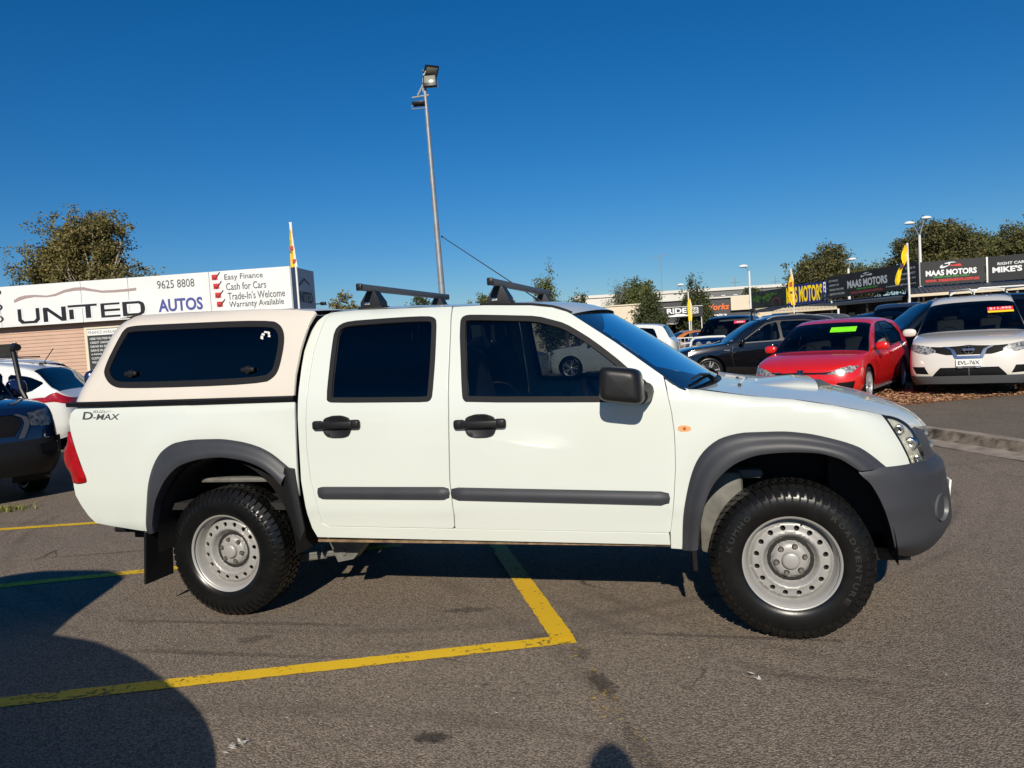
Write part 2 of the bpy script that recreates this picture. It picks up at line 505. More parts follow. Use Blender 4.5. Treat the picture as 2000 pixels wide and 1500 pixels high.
def yellow_mat(name, wear, patch=.6):
    m_ = bpy.data.materials.new(name); m_.use_nodes = True
    t = m_.node_tree; b = t.nodes['Principled BSDF']
    o = t.nodes['Material Output']
    geo = t.nodes.new('ShaderNodeNewGeometry')
    n = t.nodes.new('ShaderNodeTexNoise'); n.inputs['Scale'].default_value = 38; n.inputs['Detail'].default_value = 8; n.inputs['Roughness'].default_value = .75
    t.links.new(geo.outputs['Position'], n.inputs['Vector'])
    n3 = t.nodes.new('ShaderNodeTexNoise'); n3.inputs['Scale'].default_value = 4; n3.inputs['Detail'].default_value = 4
    t.links.new(geo.outputs['Position'], n3.inputs['Vector'])
    cr = t.nodes.new('ShaderNodeMix'); cr.data_type = 'RGBA'
    cr.inputs[6].default_value = (.84, .53, .010, 1); cr.inputs[7].default_value = (.70, .43, .015, 1)
    t.links.new(n.outputs[0], cr.inputs[0]); t.links.new(cr.outputs[2], b.inputs['Base Color'])
    b.inputs['Roughness'].default_value = .65
    bp = t.nodes.new('ShaderNodeBump'); bp.inputs['Strength'].default_value = .5; bp.inputs['Distance'].default_value = .004
    t.links.new(n.outputs[0], bp.inputs['Height']); t.links.new(bp.outputs[0], b.inputs['Normal'])
    ad = t.nodes.new('ShaderNodeMath'); ad.operation = 'MULTIPLY_ADD'
    t.links.new(n3.outputs[0], ad.inputs[0]); ad.inputs[1].default_value = patch; t.links.new(n.outputs[0], ad.inputs[2])
    mr = t.nodes.new('ShaderNodeMapRange'); t.links.new(ad.outputs[0], mr.inputs[0])
    mr.inputs[1].default_value = wear; mr.inputs[2].default_value = wear + .05
    tr = t.nodes.new('ShaderNodeBsdfTransparent'); mx = t.nodes.new('ShaderNodeMixShader')
    t.links.new(mr.outputs[0], mx.inputs[0]); t.links.new(tr.outputs[0], mx.inputs[1]); t.links.new(b.outputs[0], mx.inputs[2])
    t.links.new(mx.outputs[0], o.inputs[0])
    return m_
YEL = yellow_mat('yellow_line_paint', .665)
YELW = yellow_mat('worn_yellow_paint', .748, .30)

def rough_strip(name, a, b, wd, matl, z=.004, seed=1):
    rr = random.Random(seed)
    a = Vector((*a, 0)); b = Vector((*b, 0)); d = b - a; n = max(8, int(d.length / .03)); e = Vector((-d.y, d.x, 0)).normalized() * wd / 2
    vs = []
    for i in range(n + 1):
        q = a + d * i / n
        for s_ in (-1, 1): vs.append(q + e * s_ * (1 + rr.uniform(-.06, .06)) + Vector((0, 0, z)))
    o = mk(name, vs, [(2 * i, 2 * i + 2, 2 * i + 3, 2 * i + 1) for i in range(n)], matl, sharp=None)
    return tag(o, kind='structure')
rough_strip('yellow_bay_line', (-5.2, -3.98), (2.02, -.962), .105, YEL, .004, 1)
rough_strip('yellow_bay_line', (1.955, -.955), (-.85, 4.7), .115, YEL, .008, 2)
rough_strip('yellow_bay_line', (-5.2, -1.93), (.4, .66), .10, YEL, .004, 3)
rough_strip('yellow_bay_line', (-6.6, .10), (-1.9, 1.62), .10, YEL, .004, 4)
rough_strip('worn_bay_line', (2.0, -1.0), (2.62, -2.35), .115, YELW, .004, 5)

# kerb and the raised strip behind it
CONC = mat('kerb_concrete', (.30, .245, .19), .85, noise=.3, nscale=6, bump=.5, bscale=70)
KL = [(6.6, 2.05), (5.98, 3.05), (5.57, 3.9), (5.05, 4.98), (4.1, 6.9), (2.9, 9.2), (1.4, 12.0), (1.0, 16.0), (1.0, 60.0)]
def offs(path, d):
    out = []
    for i, p_ in enumerate(path):
        a = Vector(path[max(i - 1, 0)]); b = Vector(path[min(i + 1, len(path) - 1)]); t_ = (b - a).normalized()
        out.append((p_[0] + t_.y * d, p_[1] - t_.x * d))
    return out
KF = [Vector((*q, 0)).xy[:] for q in resample(KL, .5, False)]
prof = [(0.0, .004), (.0, .012), (.20, .016), (.27, .022), (.31, .040), (.345, .105), (.375, .122), (.50, .126), (.53, .118), (.54, .05)]
kb = MB()
cols = [offs(KF, d) for d, z in prof]
n_ = len(KF)
kb.add([(cols[j][i][0], cols[j][i][1], prof[j][1] + .004 * math.sin(i * 1.7 + j)) for i in range(n_) for j in range(len(prof))],
       [(i * len(prof) + j, i * len(prof) + j + 1, (i + 1) * len(prof) + j + 1, (i + 1) * len(prof) + j) for i in range(n_ - 1) for j in range(len(prof) - 1)])
ko = kb.build('kerb', CONC, sharp=50); tag(ko, kind='structure')
GRIME = mat('kerb_grime', (.17, .135, .10), .9, noise=.85, nscale=7, bump=.8, bscale=60); ko.data.materials.append(GRIME)
for p_ in ko.data.polygons:
    if p_.index % (len(prof) - 1) in (3, 4, 5): p_.material_index = 1
YARD = asphalt('yard_asphalt', (.20, .165, .125), (.24, .20, .15))
back = offs(KF, .535)
yb = MB()
yb.add([(x, y, .06) for x, y in back] + [(120, 60, .06), (120, 2.05, .06)], [tuple(range(len(back) + 2))])
tag(yb.build('display_yard_pavement', YARD, sharp=None), kind='structure')
# bark mulch bank under the display cars
MUL = bpy.data.materials.new('bark_mulch'); MUL.use_nodes = True
t = MUL.node_tree; b = t.nodes['Principled BSDF']
gi = t.nodes.new('ShaderNodeNewGeometry'); cr = t.nodes.new('ShaderNodeValToRGB')
cr.color_ramp.elements[0].color = (.17, .08, .04, 1); cr.color_ramp.elements[1].color = (.62, .36, .19, 1)
t.links.new(gi.outputs['Random Per Island'], cr.inputs[0]); t.links.new(cr.outputs[0], b.inputs['Base Color']); b.inputs['Roughness'].default_value = .9
MULB = mat('mulch_soil', (.30, .15, .08), .95, noise=.4, nscale=40, bump=1, bscale=90)
rr = random.Random(5)
ml = [(4.6, 9.9), (5.6, 8.95), (7.7, 10.15), (9.6, 11.2), (14, 13.6), (14, 17), (8, 16), (5, 14)]
mb = MB()
mb.add([(x, y, .063) for x, y in ml], [tuple(range(len(ml)))])
o = mb.build('mulch_bank', MULB, sharp=None); tag(o, kind='structure')
mb = MB()
for i in range(9000):
    u_ = rr.random(); x = 4.7 + u_ * 5.5
    y0 = 9.9 - (x - 4.6) * .95 if x < 5.6 else 8.95 + (x - 5.6) * .565
    y = y0 + .02 + abs(rr.gauss(0, 1)) * 1.1
    h = .065 + rr.random() * .03 + min(.05, .03 * (y - y0))
    q = Matrix.Rotation(rr.uniform(0, 6.3), 3, 'Z') @ Matrix.Rotation(rr.uniform(-.7, .7), 3, 'X')
    lx, ly = rr.uniform(.010, .032), rr.uniform(.006, .013)
    mb.add([Vector((x, y, h)) + q @ Vector((sx * lx, sy * ly, 0)) for sx, sy in ((-1, -1), (1, -1), (1, 1), (-1, 1))], [(0, 1, 2, 3)])
o = mb.build('mulch_chips', MUL, sharp=None); tag(o, 'brown bark mulch spread along the edge of the display yard', 'mulch', kind='stuff')
# weeds at the far left edge
WEED = mat('weed_leaf', (.17, .17, .03), .7, noise=.3, nscale=20)
mb = MB()
for i in range(420):
    cx = -4.75 + rr.gauss(0, .16); cy = 1.72 + rr.gauss(0, .10) + (cx + 4.75) * .3
    a = rr.uniform(0, 6.3); l = rr.uniform(.02, .07); ww = rr.uniform(.004, .009)
    d = Vector((math.cos(a), math.sin(a), 0)); e = Vector((-d.y, d.x, 0)) * ww; top = Vector((cx, cy, 0)) + d * l * .6 + Vector((0, 0, l * rr.uniform(.3, .9)))
    p0 = Vector((cx, cy, .0)); mid = (p0 + top) / 2 + Vector((0, 0, l * .15))
    mb.add([p0 - e * .4, p0 + e * .4, mid + e, top, mid - e], [(0, 1, 2, 4), (4, 2, 3)])
tag(mb.build('weeds', WEED, sharp=None), 'low yellow green weeds on the asphalt before the dark blue ute', 'weeds', kind='stuff')
LEAF = mat('dry_litter', (.62, .58, .5), .8)
mb = MB()
for (x, y) in [(.93, -2.16), (.95, -2.13), (-1.15, .75), (2.86, -1.3)]:
    for k in range(5):
        a = rr.uniform(0, 6.3); q = Vector((x + rr.gauss(0, .012), y + rr.gauss(0, .012), .008 + .004 * k))
        d = Vector((math.cos(a), math.sin(a), .2)) * rr.uniform(.01, .02); e = Vector((-d.y, d.x, 0)) * .35
        mb.add([q - d, q + e, q + d, q - e], [(0, 1, 2, 3)])
tag(mb.build('paper_litter', LEAF, sharp=None), 'pale scraps of litter lying on the asphalt', 'litter', kind='stuff')
# ------------------------------------------------------------------ the white pickup truck (rear axle at the origin, nose towards +X)
_ys = spl([(.2, .79), (.40, .835), (.50, .852), (.585, .8635), (.625, .871), (.66, .8725), (.75, .873), (.95, .873), (1.1, .870), (1.2, .858), (1.4, .796), (1.58, .738), (1.65, .703), (1.69, .668), (1.71, .63)])
_xf = spl([(.30, 3.66), (.35, 3.753), (.41, 3.81), (.46, 3.845), (.49, 3.862), (.62, 3.853), (.69, 3.84), (.757, 3.83), (.816, 3.80), (.88, 3.78), (.968, 3.725), (1.025, 3.67), (1.15, 3.5)])
_bed = spl([(.2, .80), (.45, .83), (.55, .862), (.75, .876), (1.0, .876), (1.2, .868), (1.26, .862)])
_zE = spl([(2.58, 1.203), (2.656, 1.199), (2.792, 1.176), (2.909, 1.157), (3.084, 1.137), (3.255, 1.103), (3.433, 1.058), (3.531, 1.023), (3.614, .978)])
_zR = spl([(.62, 1.69), (.686, 1.706), (.82, 1.707), (1.153, 1.694), (1.39, 1.685), (1.576, 1.679), (1.831, 1.66), (1.947, 1.641), (2.023, 1.614), (2.061, 1.596)])
_cR = spl([(1.27, -1.045), (1.353, -1.0), (1.525, -.885), (1.70, -.80), (1.76, -.77), (1.80, -.75)])
_can = spl([(1.2, .862), (1.26, .858), (1.45, .825), (1.62, .785), (1.70, .745), (1.75, .69), (1.78, .62)])
def side_w(x, z):
    ww = _ys(z)
    if x < .516: ww = _bed(z)
    if x > 3.2:
        D = _xf(z) - 3.2; q = min(.999, (x - 3.2) / D); ww = ww * (1 - q ** 2.7) ** (1 / 2.7)
    if x < -.75: ww -= .10 * (-.75 - x) ** 1.6
    return ww
def nose_x(y, z):
    q = min(.9999, abs(y) / _ys(z))
    return 3.2 + (_xf(z) - 3.2) * (1 - q ** 2.7) ** (1 / 2.7)
def fend_w(x, z):
    ww = side_w(x, z); d = z - (_zE(x) - .035)
    if d > 0: ww -= .035 * (1 - math.sqrt(max(0, 1 - min(1, d / .0352) ** 2)))
    # soft swell round the wheel arch
    q = math.hypot((x - 3.05) / .62, (z - .55) / .55)
    return ww + .012 * math.exp(-((q - .95) / .22) ** 2)
def bed_w(x, z):
    q = math.hypot((x - .0) / .62, (z - .55) / .58)
    r_ = side_w(x, z) + .014 * math.exp(-((q - .92) / .2) ** 2)
    d = z - 1.205
    if d > 0: r_ -= .02 * min(1, d / .035) ** 2
    return r_
def can_w(x, z):
    ww = _can(z); xr = _cR(z)
    if x < xr + .16: ww -= .09 * ((xr + .16 - x) / .16) ** 2.2
    return ww
def S(fn, s): return lambda x, z: Vector((x, s * fn(x, z), z))

TR = empty('pickup_truck')
tag(TR, 'white dual cab pickup with cream canopy and grey flares parked side on', 'pickup truck')

RW = smooth_loop([(0.705, 1.227), (0.706, 1.4), (0.712, 1.509), (0.718, 1.595), (0.747, 1.629), (0.801, 1.642), (0.94, 1.643), (1.11, 1.643), (1.265, 1.639), (1.303, 1.628), (1.317, 1.608), (1.321, 1.52), (1.32, 1.37), (1.316, 1.223), (1.304, 1.198), (1.28, 1.191), (1.143, 1.195), (0.74, 1.207), (0.714, 1.214)], 1)
FW = smooth_loop([(1.456, 1.573), (1.456, 1.611), (1.474, 1.628), (1.514, 1.63), (1.759, 1.609), (1.874, 1.598), (1.95, 1.574), (2.017, 1.552), (2.091, 1.506), (2.161, 1.458), (2.26, 1.378), (2.307, 1.337), (2.415, 1.234), (2.437, 1.205), (2.44, 1.165), (2.425, 1.153), (2.189, 1.157), (1.506, 1.181), (1.487, 1.195), (1.482, 1.22), (1.458, 1.5)], 1)
RD = [(1.39, 1.683), (1.396, 1.554), (1.396, 1.367), (1.4, 1.146), (1.39, .924), (1.383, .774), (1.386, .712), (1.392, .594), (1.387, .529), (1.377, .522), (.662, .53), (.625, .549), (.61, .654), (.584, .781), (.574, .979), (.583, 1.174), (.59, 1.367), (.601, 1.483), (.632, 1.601), (.649, 1.664), (.672, 1.702), (.82, 1.705), (1.153, 1.692)]
FD = [(1.401, 1.681), (1.576, 1.677), (1.831, 1.658), (1.947, 1.639), (2.023, 1.612), (2.048, 1.598), (2.268, 1.444), (2.499, 1.268), (2.516, 1.18), (2.531, 1.094), (2.539, 1.007), (2.54, .931), (2.538, .834), (2.524, .689), (2.515, .612), (2.498, .514), (2.492, .508), (1.401, .520), (1.397, .53), (1.402, .594), (1.396, .712), (1.393, .774), (1.40, .924), (1.410, 1.146), (1.406, 1.367), (1.406, 1.554)]
CAB = [(.634, 1.69), (.595, 1.652), (.569, 1.604), (.545, 1.518), (.533, 1.408), (.53, 1.292), (.53, 1.176), (.528, .98), (.524, .782), (.543, .592), (.559, .516), (.583, .465), (2.494, .445), (2.492, .501), (1.39, .514), (.66, .523), (.619, .545), (.603, .653), (.577, .781), (.567, .979), (.576, 1.174), (.583, 1.367), (.594, 1.483), (.625, 1.603), (.642, 1.666), (.664, 1.7)]
FEN = [(2.506, 1.262), (2.579, 1.21), (2.62, 1.199), (2.656, 1.197), (2.792, 1.174), (2.909, 1.155), (3.084, 1.135), (3.255, 1.101), (3.433, 1.056), (3.468, 1.043), (3.472, 1.038), (3.497, .995), (3.539, .917), (3.571, .845), (3.584, .798), (3.45, .813), (3.40, .85), (3.34, .885), (3.235, .93), (3.119, .96), (3.016, .972), (2.876, .972), (2.785, .955), (2.71, .91), (2.655, .84), (2.613, .725), (2.585, .575), (2.573, .425), (2.502, .43), (2.504, .512), (2.522, .612), (2.531, .689), (2.545, .834), (2.547, .931), (2.546, 1.007), (2.538, 1.094), (2.523, 1.18)]
BED = [(.510, 1.221), (-.2, 1.233), (-.966, 1.242), (-1.007, 1.203), (-1.022, 1.155), (-1.014, 1.093), (-.984, .987), (-.948, .882), (-.919, .795), (-.925, .787), (-1.028, .78), (-1.02, .71), (-.985, .645), (-.943, .584), (-.897, .539), (-.767, .518), (-.522, .489), (-.478, .655), (-.446, .785), (-.398, .89), (-.338, .957), (-.248, 1.0), (-.113, 1.012), (.022, 1.011), (.15, .996), (.274, .964), (.352, .925), (.43, .865), (.455, .84), (.485, .70), (.505, .70), (.508, .9)]
CANL = [(-1.038, 1.272), (-.997, 1.353), (-.93, 1.46), (-.876, 1.535), (-.80, 1.70), (-.768, 1.755), (-.742, 1.774), (-.466, 1.771), (0.021, 1.755), (.3, 1.741), (.473, 1.728), (.60, 1.712), (.612, 1.706), (.600, 1.68), (.580, 1.635), (.540, 1.498), (.514, 1.366), (.506, 1.255)]
CW = smooth_loop([(-0.626, 1.704), (-0.384, 1.699), (0.336, 1.679), (0.416, 1.643), (0.446, 1.568), (0.421, 1.424), (0.393, 1.364), (0.312, 1.326), (-0.611, 1.338), (-0.705, 1.359), (-0.756, 1.415), (-0.762, 1.464), (-0.675, 1.633), (-0.658, 1.681)], 2)

def ring_panel(name, outer, w_, fn, flip, mt, parent, thick=.02, off=.004):
    return panel(name, outer, [inset_loop(outer, w_)], fn, flip, mt, parent, step=.05, thick=thick, off=off)

def curve_pts(pts, n):
    L = [0]
    for a, b in zip(pts, pts[1:]): L.append(L[-1] + math.hypot(b[0] - a[0], b[1] - a[1]))
    fx = spl([(l, q[0]) for l, q in zip(L, pts)]); fz = spl([(l, q[1]) for l, q in zip(L, pts)])
    return [(fx(L[-1] * i / n), fz(L[-1] * i / n)) for i in range(n + 1)]
FFO = [(2.551, .422), (2.563, .575), (2.593, .73), (2.634, .85), (2.689, .924), (2.769, .974), (2.876, .993), (3.016, .993), (3.119, .983), (3.245, .953), (3.354, .912), (3.43, .853), (3.472, .811)]
FFI = [(2.628, .435), (2.64, .539), (2.666, .646), (2.703, .737), (2.77, .817), (2.842, .864), (2.94, .893), (3.062, .90), (3.163, .895), (3.261, .868), (3.33, .822), (3.345, .811)]
RFO = [(-.538, .475), (-.495, .655), (-.464, .792), (-.413, .903), (-.35, .974), (-.252, 1.019), (-.113, 1.033), (.022, 1.032), (.154, 1.017), (.282, .984), (.363, .944), (.444, .882), (.468, .862)]
RFI = [(-.462, .487), (-.407, .664), (-.369, .736), (-.304, .822), (-.205, .891), (-.066, .924), (.042, .931), (.172, .917), (.281, .884), (.371, .829), (.429, .768)]
def flare(O_, I_, fn, s, name):
    N = 46
    a = curve_pts(O_, N); b = curve_pts(I_, N)
    rows = [(0.0, .003), (.03, .016), (.30, .030), (.42, .033), (.52, .046), (.85, .054), (1.0, .050), (1.02, .035), (1.06, -.05)]
    mb = MB(); vs = []
    for i in range(N + 1):
        for t_, of in rows:
            x = a[i][0] + (b[i][0] - a[i][0]) * t_; z = a[i][1] + (b[i][1] - a[i][1]) * t_
            vs.append((x, s * (fn(min(x, 3.45), max(.45, z)) + of), z))
    k = len(rows)
    mb.add(vs, [(i * k + j, (i + 1) * k + j, (i + 1) * k + j + 1, i * k + j + 1) for i in range(N) for j in range(k - 1)])
    return mb.build(name, PLAST, TR, sharp=60)

def handle(x0, z0, s):
    """recessed cup with a pull bar and two end caps"""
    W_ = .275; bm = MB()
    fn = S(side_w, s)
    cup = smooth_loop([(x0 + .075, z0 + .045), (x0 + .20, z0 + .045), (x0 + .225, z0 + .01), (x0 + .215, z0 - .045), (x0 + .19, z0 - .066), (x0 + .09, z0 - .066), (x0 + .06, z0 - .045), (x0 + .055, z0 + .01)], 2)
    h = panel('door_handle', cup, [], lambda x, z: fn(x, z) + Vector((0, s * (.013 - .010 * max(0, 1 - ((x - x0 - .138) / .085) ** 2 - ((z - z0 + .01) / .06) ** 2)), 0)), s > 0, BLACK, TR, step=.02, thick=.012)
    yb = s * (side_w(x0 + .14, z0) + .022)
    bm.bevbox((x0 + .138, yb, z0), (.20, .022, .040), .010, seg=3)
    bm.build('pull_bar', BLACK, h)
    for c in (.028, .246):
        m2 = MB(); m2.bevbox((x0 + c, s * (side_w(x0 + c, z0) + .010), z0), (.062, .034, .05), .014, seg=3); m2.build('end_cap', BLACK, h)
    return h

for s in (-1, 1):
    fl = s > 0
    fS = S(side_w, s)
    d = panel('rear_door', RD, [inset_loop(RW, .004)], fS, fl, WHITE, TR)
    ring_panel('window_seal', RW, .024, fS, fl, RUBBER, d)
    panel('window_glass', inset_loop(RW, .02), [], fS, fl, WINREAR, d, thick=0, off=-.008)
    d2 = panel('front_door', FD, [inset_loop(FW, .004)], fS, fl, WHITE, TR)
    ring_panel('window_seal', FW, .026, fS, fl, RUBBER, d2)
    panel('window_glass', inset_loop(FW, .022), [], fS, fl, WINFRONT, d2, thick=0, off=-.008)
    panel('cab_side', CAB, [], fS, fl, WHITE, TR)
    panel('front_fender', FEN, [], S(fend_w, s), fl, WHITE, TR, step=.04)
    panel('bed_side', BED, [], S(bed_w, s), fl, WHITE, TR, step=.05)
    c_ = panel('canopy_side', CANL, [inset_loop(CW, .006)], S(can_w, s), fl, CREAM, TR, step=.05)
    ring_panel('window_frame', CW, .031, S(can_w, s), fl, BLACK if False else RUBBER, c_, off=.006)
    panel('canopy_glass', inset_loop(CW, .026), [], S(can_w, s), fl, WINCAN, c_, thick=0, off=-.002)
    for lx, lz in ((-.563, 1.422), (.224, 1.408)):
        mb = MB(); yy = s * (can_w(lx, lz) + .012)
        mb.bevbox((lx, yy, lz), (.085, .02, .03), .012, seg=3)
        mb.lathe([(-.016 if s < 0 else .016, .001), (-.014 if s < 0 else .014, .020), (.006, .024)], 20, 'Y', (lx, s * (can_w(lx, lz) + .006), lz))
        mb.build('window_latch', BLACK, c_)
    # black strip between bed and canopy
    mb = MB(); pts = [(.515, 1.238), (-.2, 1.247), (-.95, 1.257), (-1.03, 1.258)]
    prof_ = [(-.014, -.02), (-.015, .004), (-.004, .010), (.0, .006), (.004, .010), (.015, .004), (.014, -.02)]
    pts = resample(pts, .08, False)
    vs = [(x, s * ((bed_w(x, 1.22) + .006) + b_), z + a_) for x, z in pts for a_, b_ in prof_]
    k = len(prof_)
    mb.add(vs, [(i * k + j, (i + 1) * k + j, (i + 1) * k + j + 1, i * k + j + 1) for i in range(len(pts) - 1) for j in range(k - 1)])
    mb.build('canopy_seal', BLACK, TR, sharp=50)
    flare(FFO, FFI, side_w, s, 'front_flare')
    flare(RFO, RFI, side_w, s, 'rear_flare')
    # stone guard ahead of the rear wheel
    G_ = [(.451, .866), (.501, .854), (.514, .70), (.537, .513), (.51, .462), (.482, .511), (.44, .66), (.410, .753)]
    panel('stone_guard', G_, [], lambda x, z, s=s: Vector((x, s * (.890 + .022 * math.exp(-((x - (.45 + (.866 - z) * .17)) / .05) ** 2)), z)), fl, BLACK, TR, step=.02, thick=.05)
    c_dots = None
    # side mouldings
    for (xa, za, xb, zb) in ((.622, .718, 1.380, .711), (1.396, .709, 2.503, .680)):
        mb = MB(); n = 30
        rows = [(-.034, .0), (-.03, .014), (-.012, .018), (.002, .021), (.012, .016), (.028, .014), (.033, .0)]
        vs = []
        for i in range(n + 1):
            t_ = i / n; x = xa + (xb - xa) * t_; zc = za + (zb - za) * t_
            e = min(1, min(t_, 1 - t_) * (xb - xa) / .03) ** .5
            for a_, of in rows: vs.append((x + (.006 if t_ > .5 else -.006) * (1 - abs(a_) / .034) * (1 - e), s * (side_w(x, zc + a_) + of * e + .0005), zc + a_ * (.75 + .25 * e)))
        k = len(rows)
        mb.add(vs, [(i * k + j, (i + 1) * k + j, (i + 1) * k + j + 1, i * k + j + 1) for i in range(n) for j in range(k - 1)])
        mb.build('side_moulding', PLAST, TR, sharp=40)
    handle(.627, 1.087, s); handle(1.436, 1.068, s)
    # indicator
    L_ = smooth_loop([(2.563, 1.030), (2.621, 1.028), (2.621, 1.001), (2.563, 1.003)], 2)
    ind = panel('side_indicator', L_, [], S(side_w, s), fl, AMBER, TR, step=.01, thick=.01, off=.009)
    mb = MB(); mb.lathe([(0, .001), (0, .007), (.003, .009)], 16, 'Y', (2.592, s * (side_w(2.592, 1.015) + .0102), 1.0155)); mb.build('bulb', mat('bulb_orange', (.35, .10, .01), .3), ind)
    # door mirror
    mr = empty('door_mirror', (0, 0, 0)); mr.parent = TR
    mb = MB(); nu, nv = 20, 26
    cx, cy, cz = 2.322, s * 1.005, 1.247
    def mirror_pt(u_, v_):
        th = (u_ - .5) * math.pi; ph = v_ * 2 * math.pi
        def sp(a, e): return math.copysign(abs(a) ** e, a)
        X = sp(math.cos(th), .35) * sp(math.cos(ph), .35); Z = sp(math.cos(th), .35) * sp(math.sin(ph), .35); Y_ = sp(math.sin(th), .6)
        sh = 1 - .10 * (Y_ * -s * .5 + .5)
        return Vector((cx + X * .100 * (1 - .08 * Z) , cy + Y_ * .108, cz + Z * .086 * sh - .04 * X * .35))
    mb.grid(mirror_pt, nu, nv); mb.build('mirror_housing', BLACK, mr, sharp=80)
    mb = MB()
    mb.bevbox((cx - .088, cy, cz), (.01, .14, .10), .004); mb.build('mirror_glass', CHROME, mr)
    mb = MB(); mb.tube([(2.40, s * .96, 1.185), (2.41, s * .90, 1.185), (2.41, s * .845, 1.20)], [.038, .042, .048], 14); mb.build('mirror_arm', BLACK, mr)
    sl = smooth_loop([(2.30, 1.165), (2.43, 1.150), (2.445, 1.20), (2.415, 1.255), (2.36, 1.275)], 2)
    panel('mirror_base', sl, [], fS, fl, RUBBER, mr, step=.03, thick=.02, off=.012)
    # tail lamp wrapping the rear corner
    fa = spl([(.787, -.925), (.80, -.919), (.882, -.948), (.987, -.984), (1.093, -1.014), (1.10, -1.018)])
    fb = spl([(.785, -1.048), (.80, -1.052), (.849, -1.061), (.88, -1.088), (.93, -1.104), (.987, -1.094), (1.02, -1.06), (1.092, -1.03), (1.10, -1.026)])
    mb = MB()
    def tail(u_, v_):
        z = .788 + v_ * .308; xa = fa(z); xb = fb(z)
        q = u_ * 1.6
        if q < 1:
            e = math.sin(q * math.pi / 2)
            x = xa + (xb - xa) * q; y = bed_w(xa, z) + .004 + .016 * math.sin(q * math.pi * .8) - .035 * q ** 3
        else: x = xb + .03 * (q - 1) ** 2; y = bed_w(xa, z) + .004 + .016 * math.sin(math.pi * .8) - .035 - .20 * (q - 1) ** .6
        return Vector((x, s * y, z))
    mb.grid(tail, 16, 16); mb.build('tail_lamp', REDLENS, TR, sharp=70)
    # head lamp
    HL = smooth_loop([(3.474, 1.040), (3.501, .992), (3.543, .914), (3.575, .841), (3.589, .792), (3.640, .780), (3.676, .775), (3.662, .84), (3.64, .911), (3.609, .972), (3.565, 1.008), (3.515, 1.031)], 1)
    h = panel('head_lamp', HL, [], fS, fl, LENS, TR, step=.02, thick=.0, off=.004)
    panel('reflector', inset_loop(HL, .004), [], lambda x, z, s=s: Vector((x, s * (side_w(x, z) - .016 - .008 * math.sin(z * 75 + x * 60)), z)), fl, LAMPIN, h, step=.010, thick=.0)
    for bx_, bz_, br_ in ((3.545, .965, .026), (3.595, .895, .034), (3.625, .825, .020)):
        mb = MB(); mb.lathe([(-.004, .0005), (-.012, br_ * .6), (-.010, br_ * .85), (.0, br_), (.012, br_)], 18, 'Y', (bx_, s * (side_w(bx_, bz_) - .016) if s < 0 else s * (side_w(bx_, bz_) - .016), bz_)); mb.build('lamp_bulb', CHROME, h, sharp=50)
    ring_panel('lamp_rim', HL, .007, fS, fl, RUBBER, h, thick=.05, off=.002)
    # inner wheel wells
    for cx_ in (0, 3.05):
        mb = MB()
        mb.grid(lambda u_, v_, cx_=cx_, s=s: Vector((cx_ + .455 * math.cos(math.pi * (u_ * 1.04 - .02)), s * (.865 - v_ * .45), .40 + .515 * math.sin(math.pi * (u_ * 1.04 - .02)))), 24, 2)
        mb.add([(cx_ + .455 * math.cos(q), s * .42, .40 + .515 * math.sin(q)) for q in [math.pi * (i / 20 * 1.04 - .02) for i in range(21)]], [tuple(range(21))])
        mb.build('wheel_well', DARK, TR)
    # black roof drip moulding
    mb = MB()
    mb.tube([(x, s * (side_w(x, _zR(x)) - .012), _zR(x) + .004) for x in [1.55 + .5 * i / 14 for i in range(15)]], .008, 6); mb.build('roof_moulding', BLACK, TR)
    # sill flange with rusty lip
    mb = MB(); mb.box((1.56, s * .812, .438), (1.98, .02, .014)); mb.build('sill_flange', mat('rusty_flange', (.20, .13, .07), .7, noise=.5, nscale=25), TR)
    # mud flaps
    mb = MB(); mb.add([(-.530, s * .885, .49), (-.515, s * .68, .49), (-.535, s * .68, .185), (-.560, s * .885, .18), (-.515, s * .885, .49), (-.50, s * .68, .49), (-.52, s * .68, .185), (-.546, s * .885, .18)],
        [(0, 1, 2, 3), (7, 6, 5, 4), (0, 3, 7, 4), (1, 5, 6, 2), (2, 6, 7, 3), (0, 4, 5, 1)]); mb.build('mud_flap', BLACK, TR, sharp=20)
    mb = MB(); mb.add([(2.60, s * .89, .43), (2.585, s * .70, .43), (2.585, s * .70, .34), (2.604, s * .88, .33), (2.622, s * .89, .43), (2.605, s * .70, .43), (2.605, s * .70, .34), (2.624, s * .88, .33)],
        [(0, 1, 2, 3), (7, 6, 5, 4), (0, 3, 7, 4), (1, 5, 6, 2), (2, 6, 7, 3), (0, 4, 5, 1)]); mb.build('mud_flap', BLACK, TR, sharp=20)

# roof
def roof_pt(u_, t_):
    xe = 2.055 + .09 * (1 - t_ * t_)
    x = .645 + (xe - .645) * u_
    ze = _zR(min(x, .645 + (2.055 - .645) * u_)); yw = side_w(1.0, ze) - .004
    return Vector((x, t_ * yw, ze + .03 * (1 - abs(t_) ** 2.4)))
mb = MB(); mb.grid(lambda u_, v_: roof_pt(u_, 2 * v_ - 1), 30, 24); mb.build('roof', WHITE, TR, sharp=60)
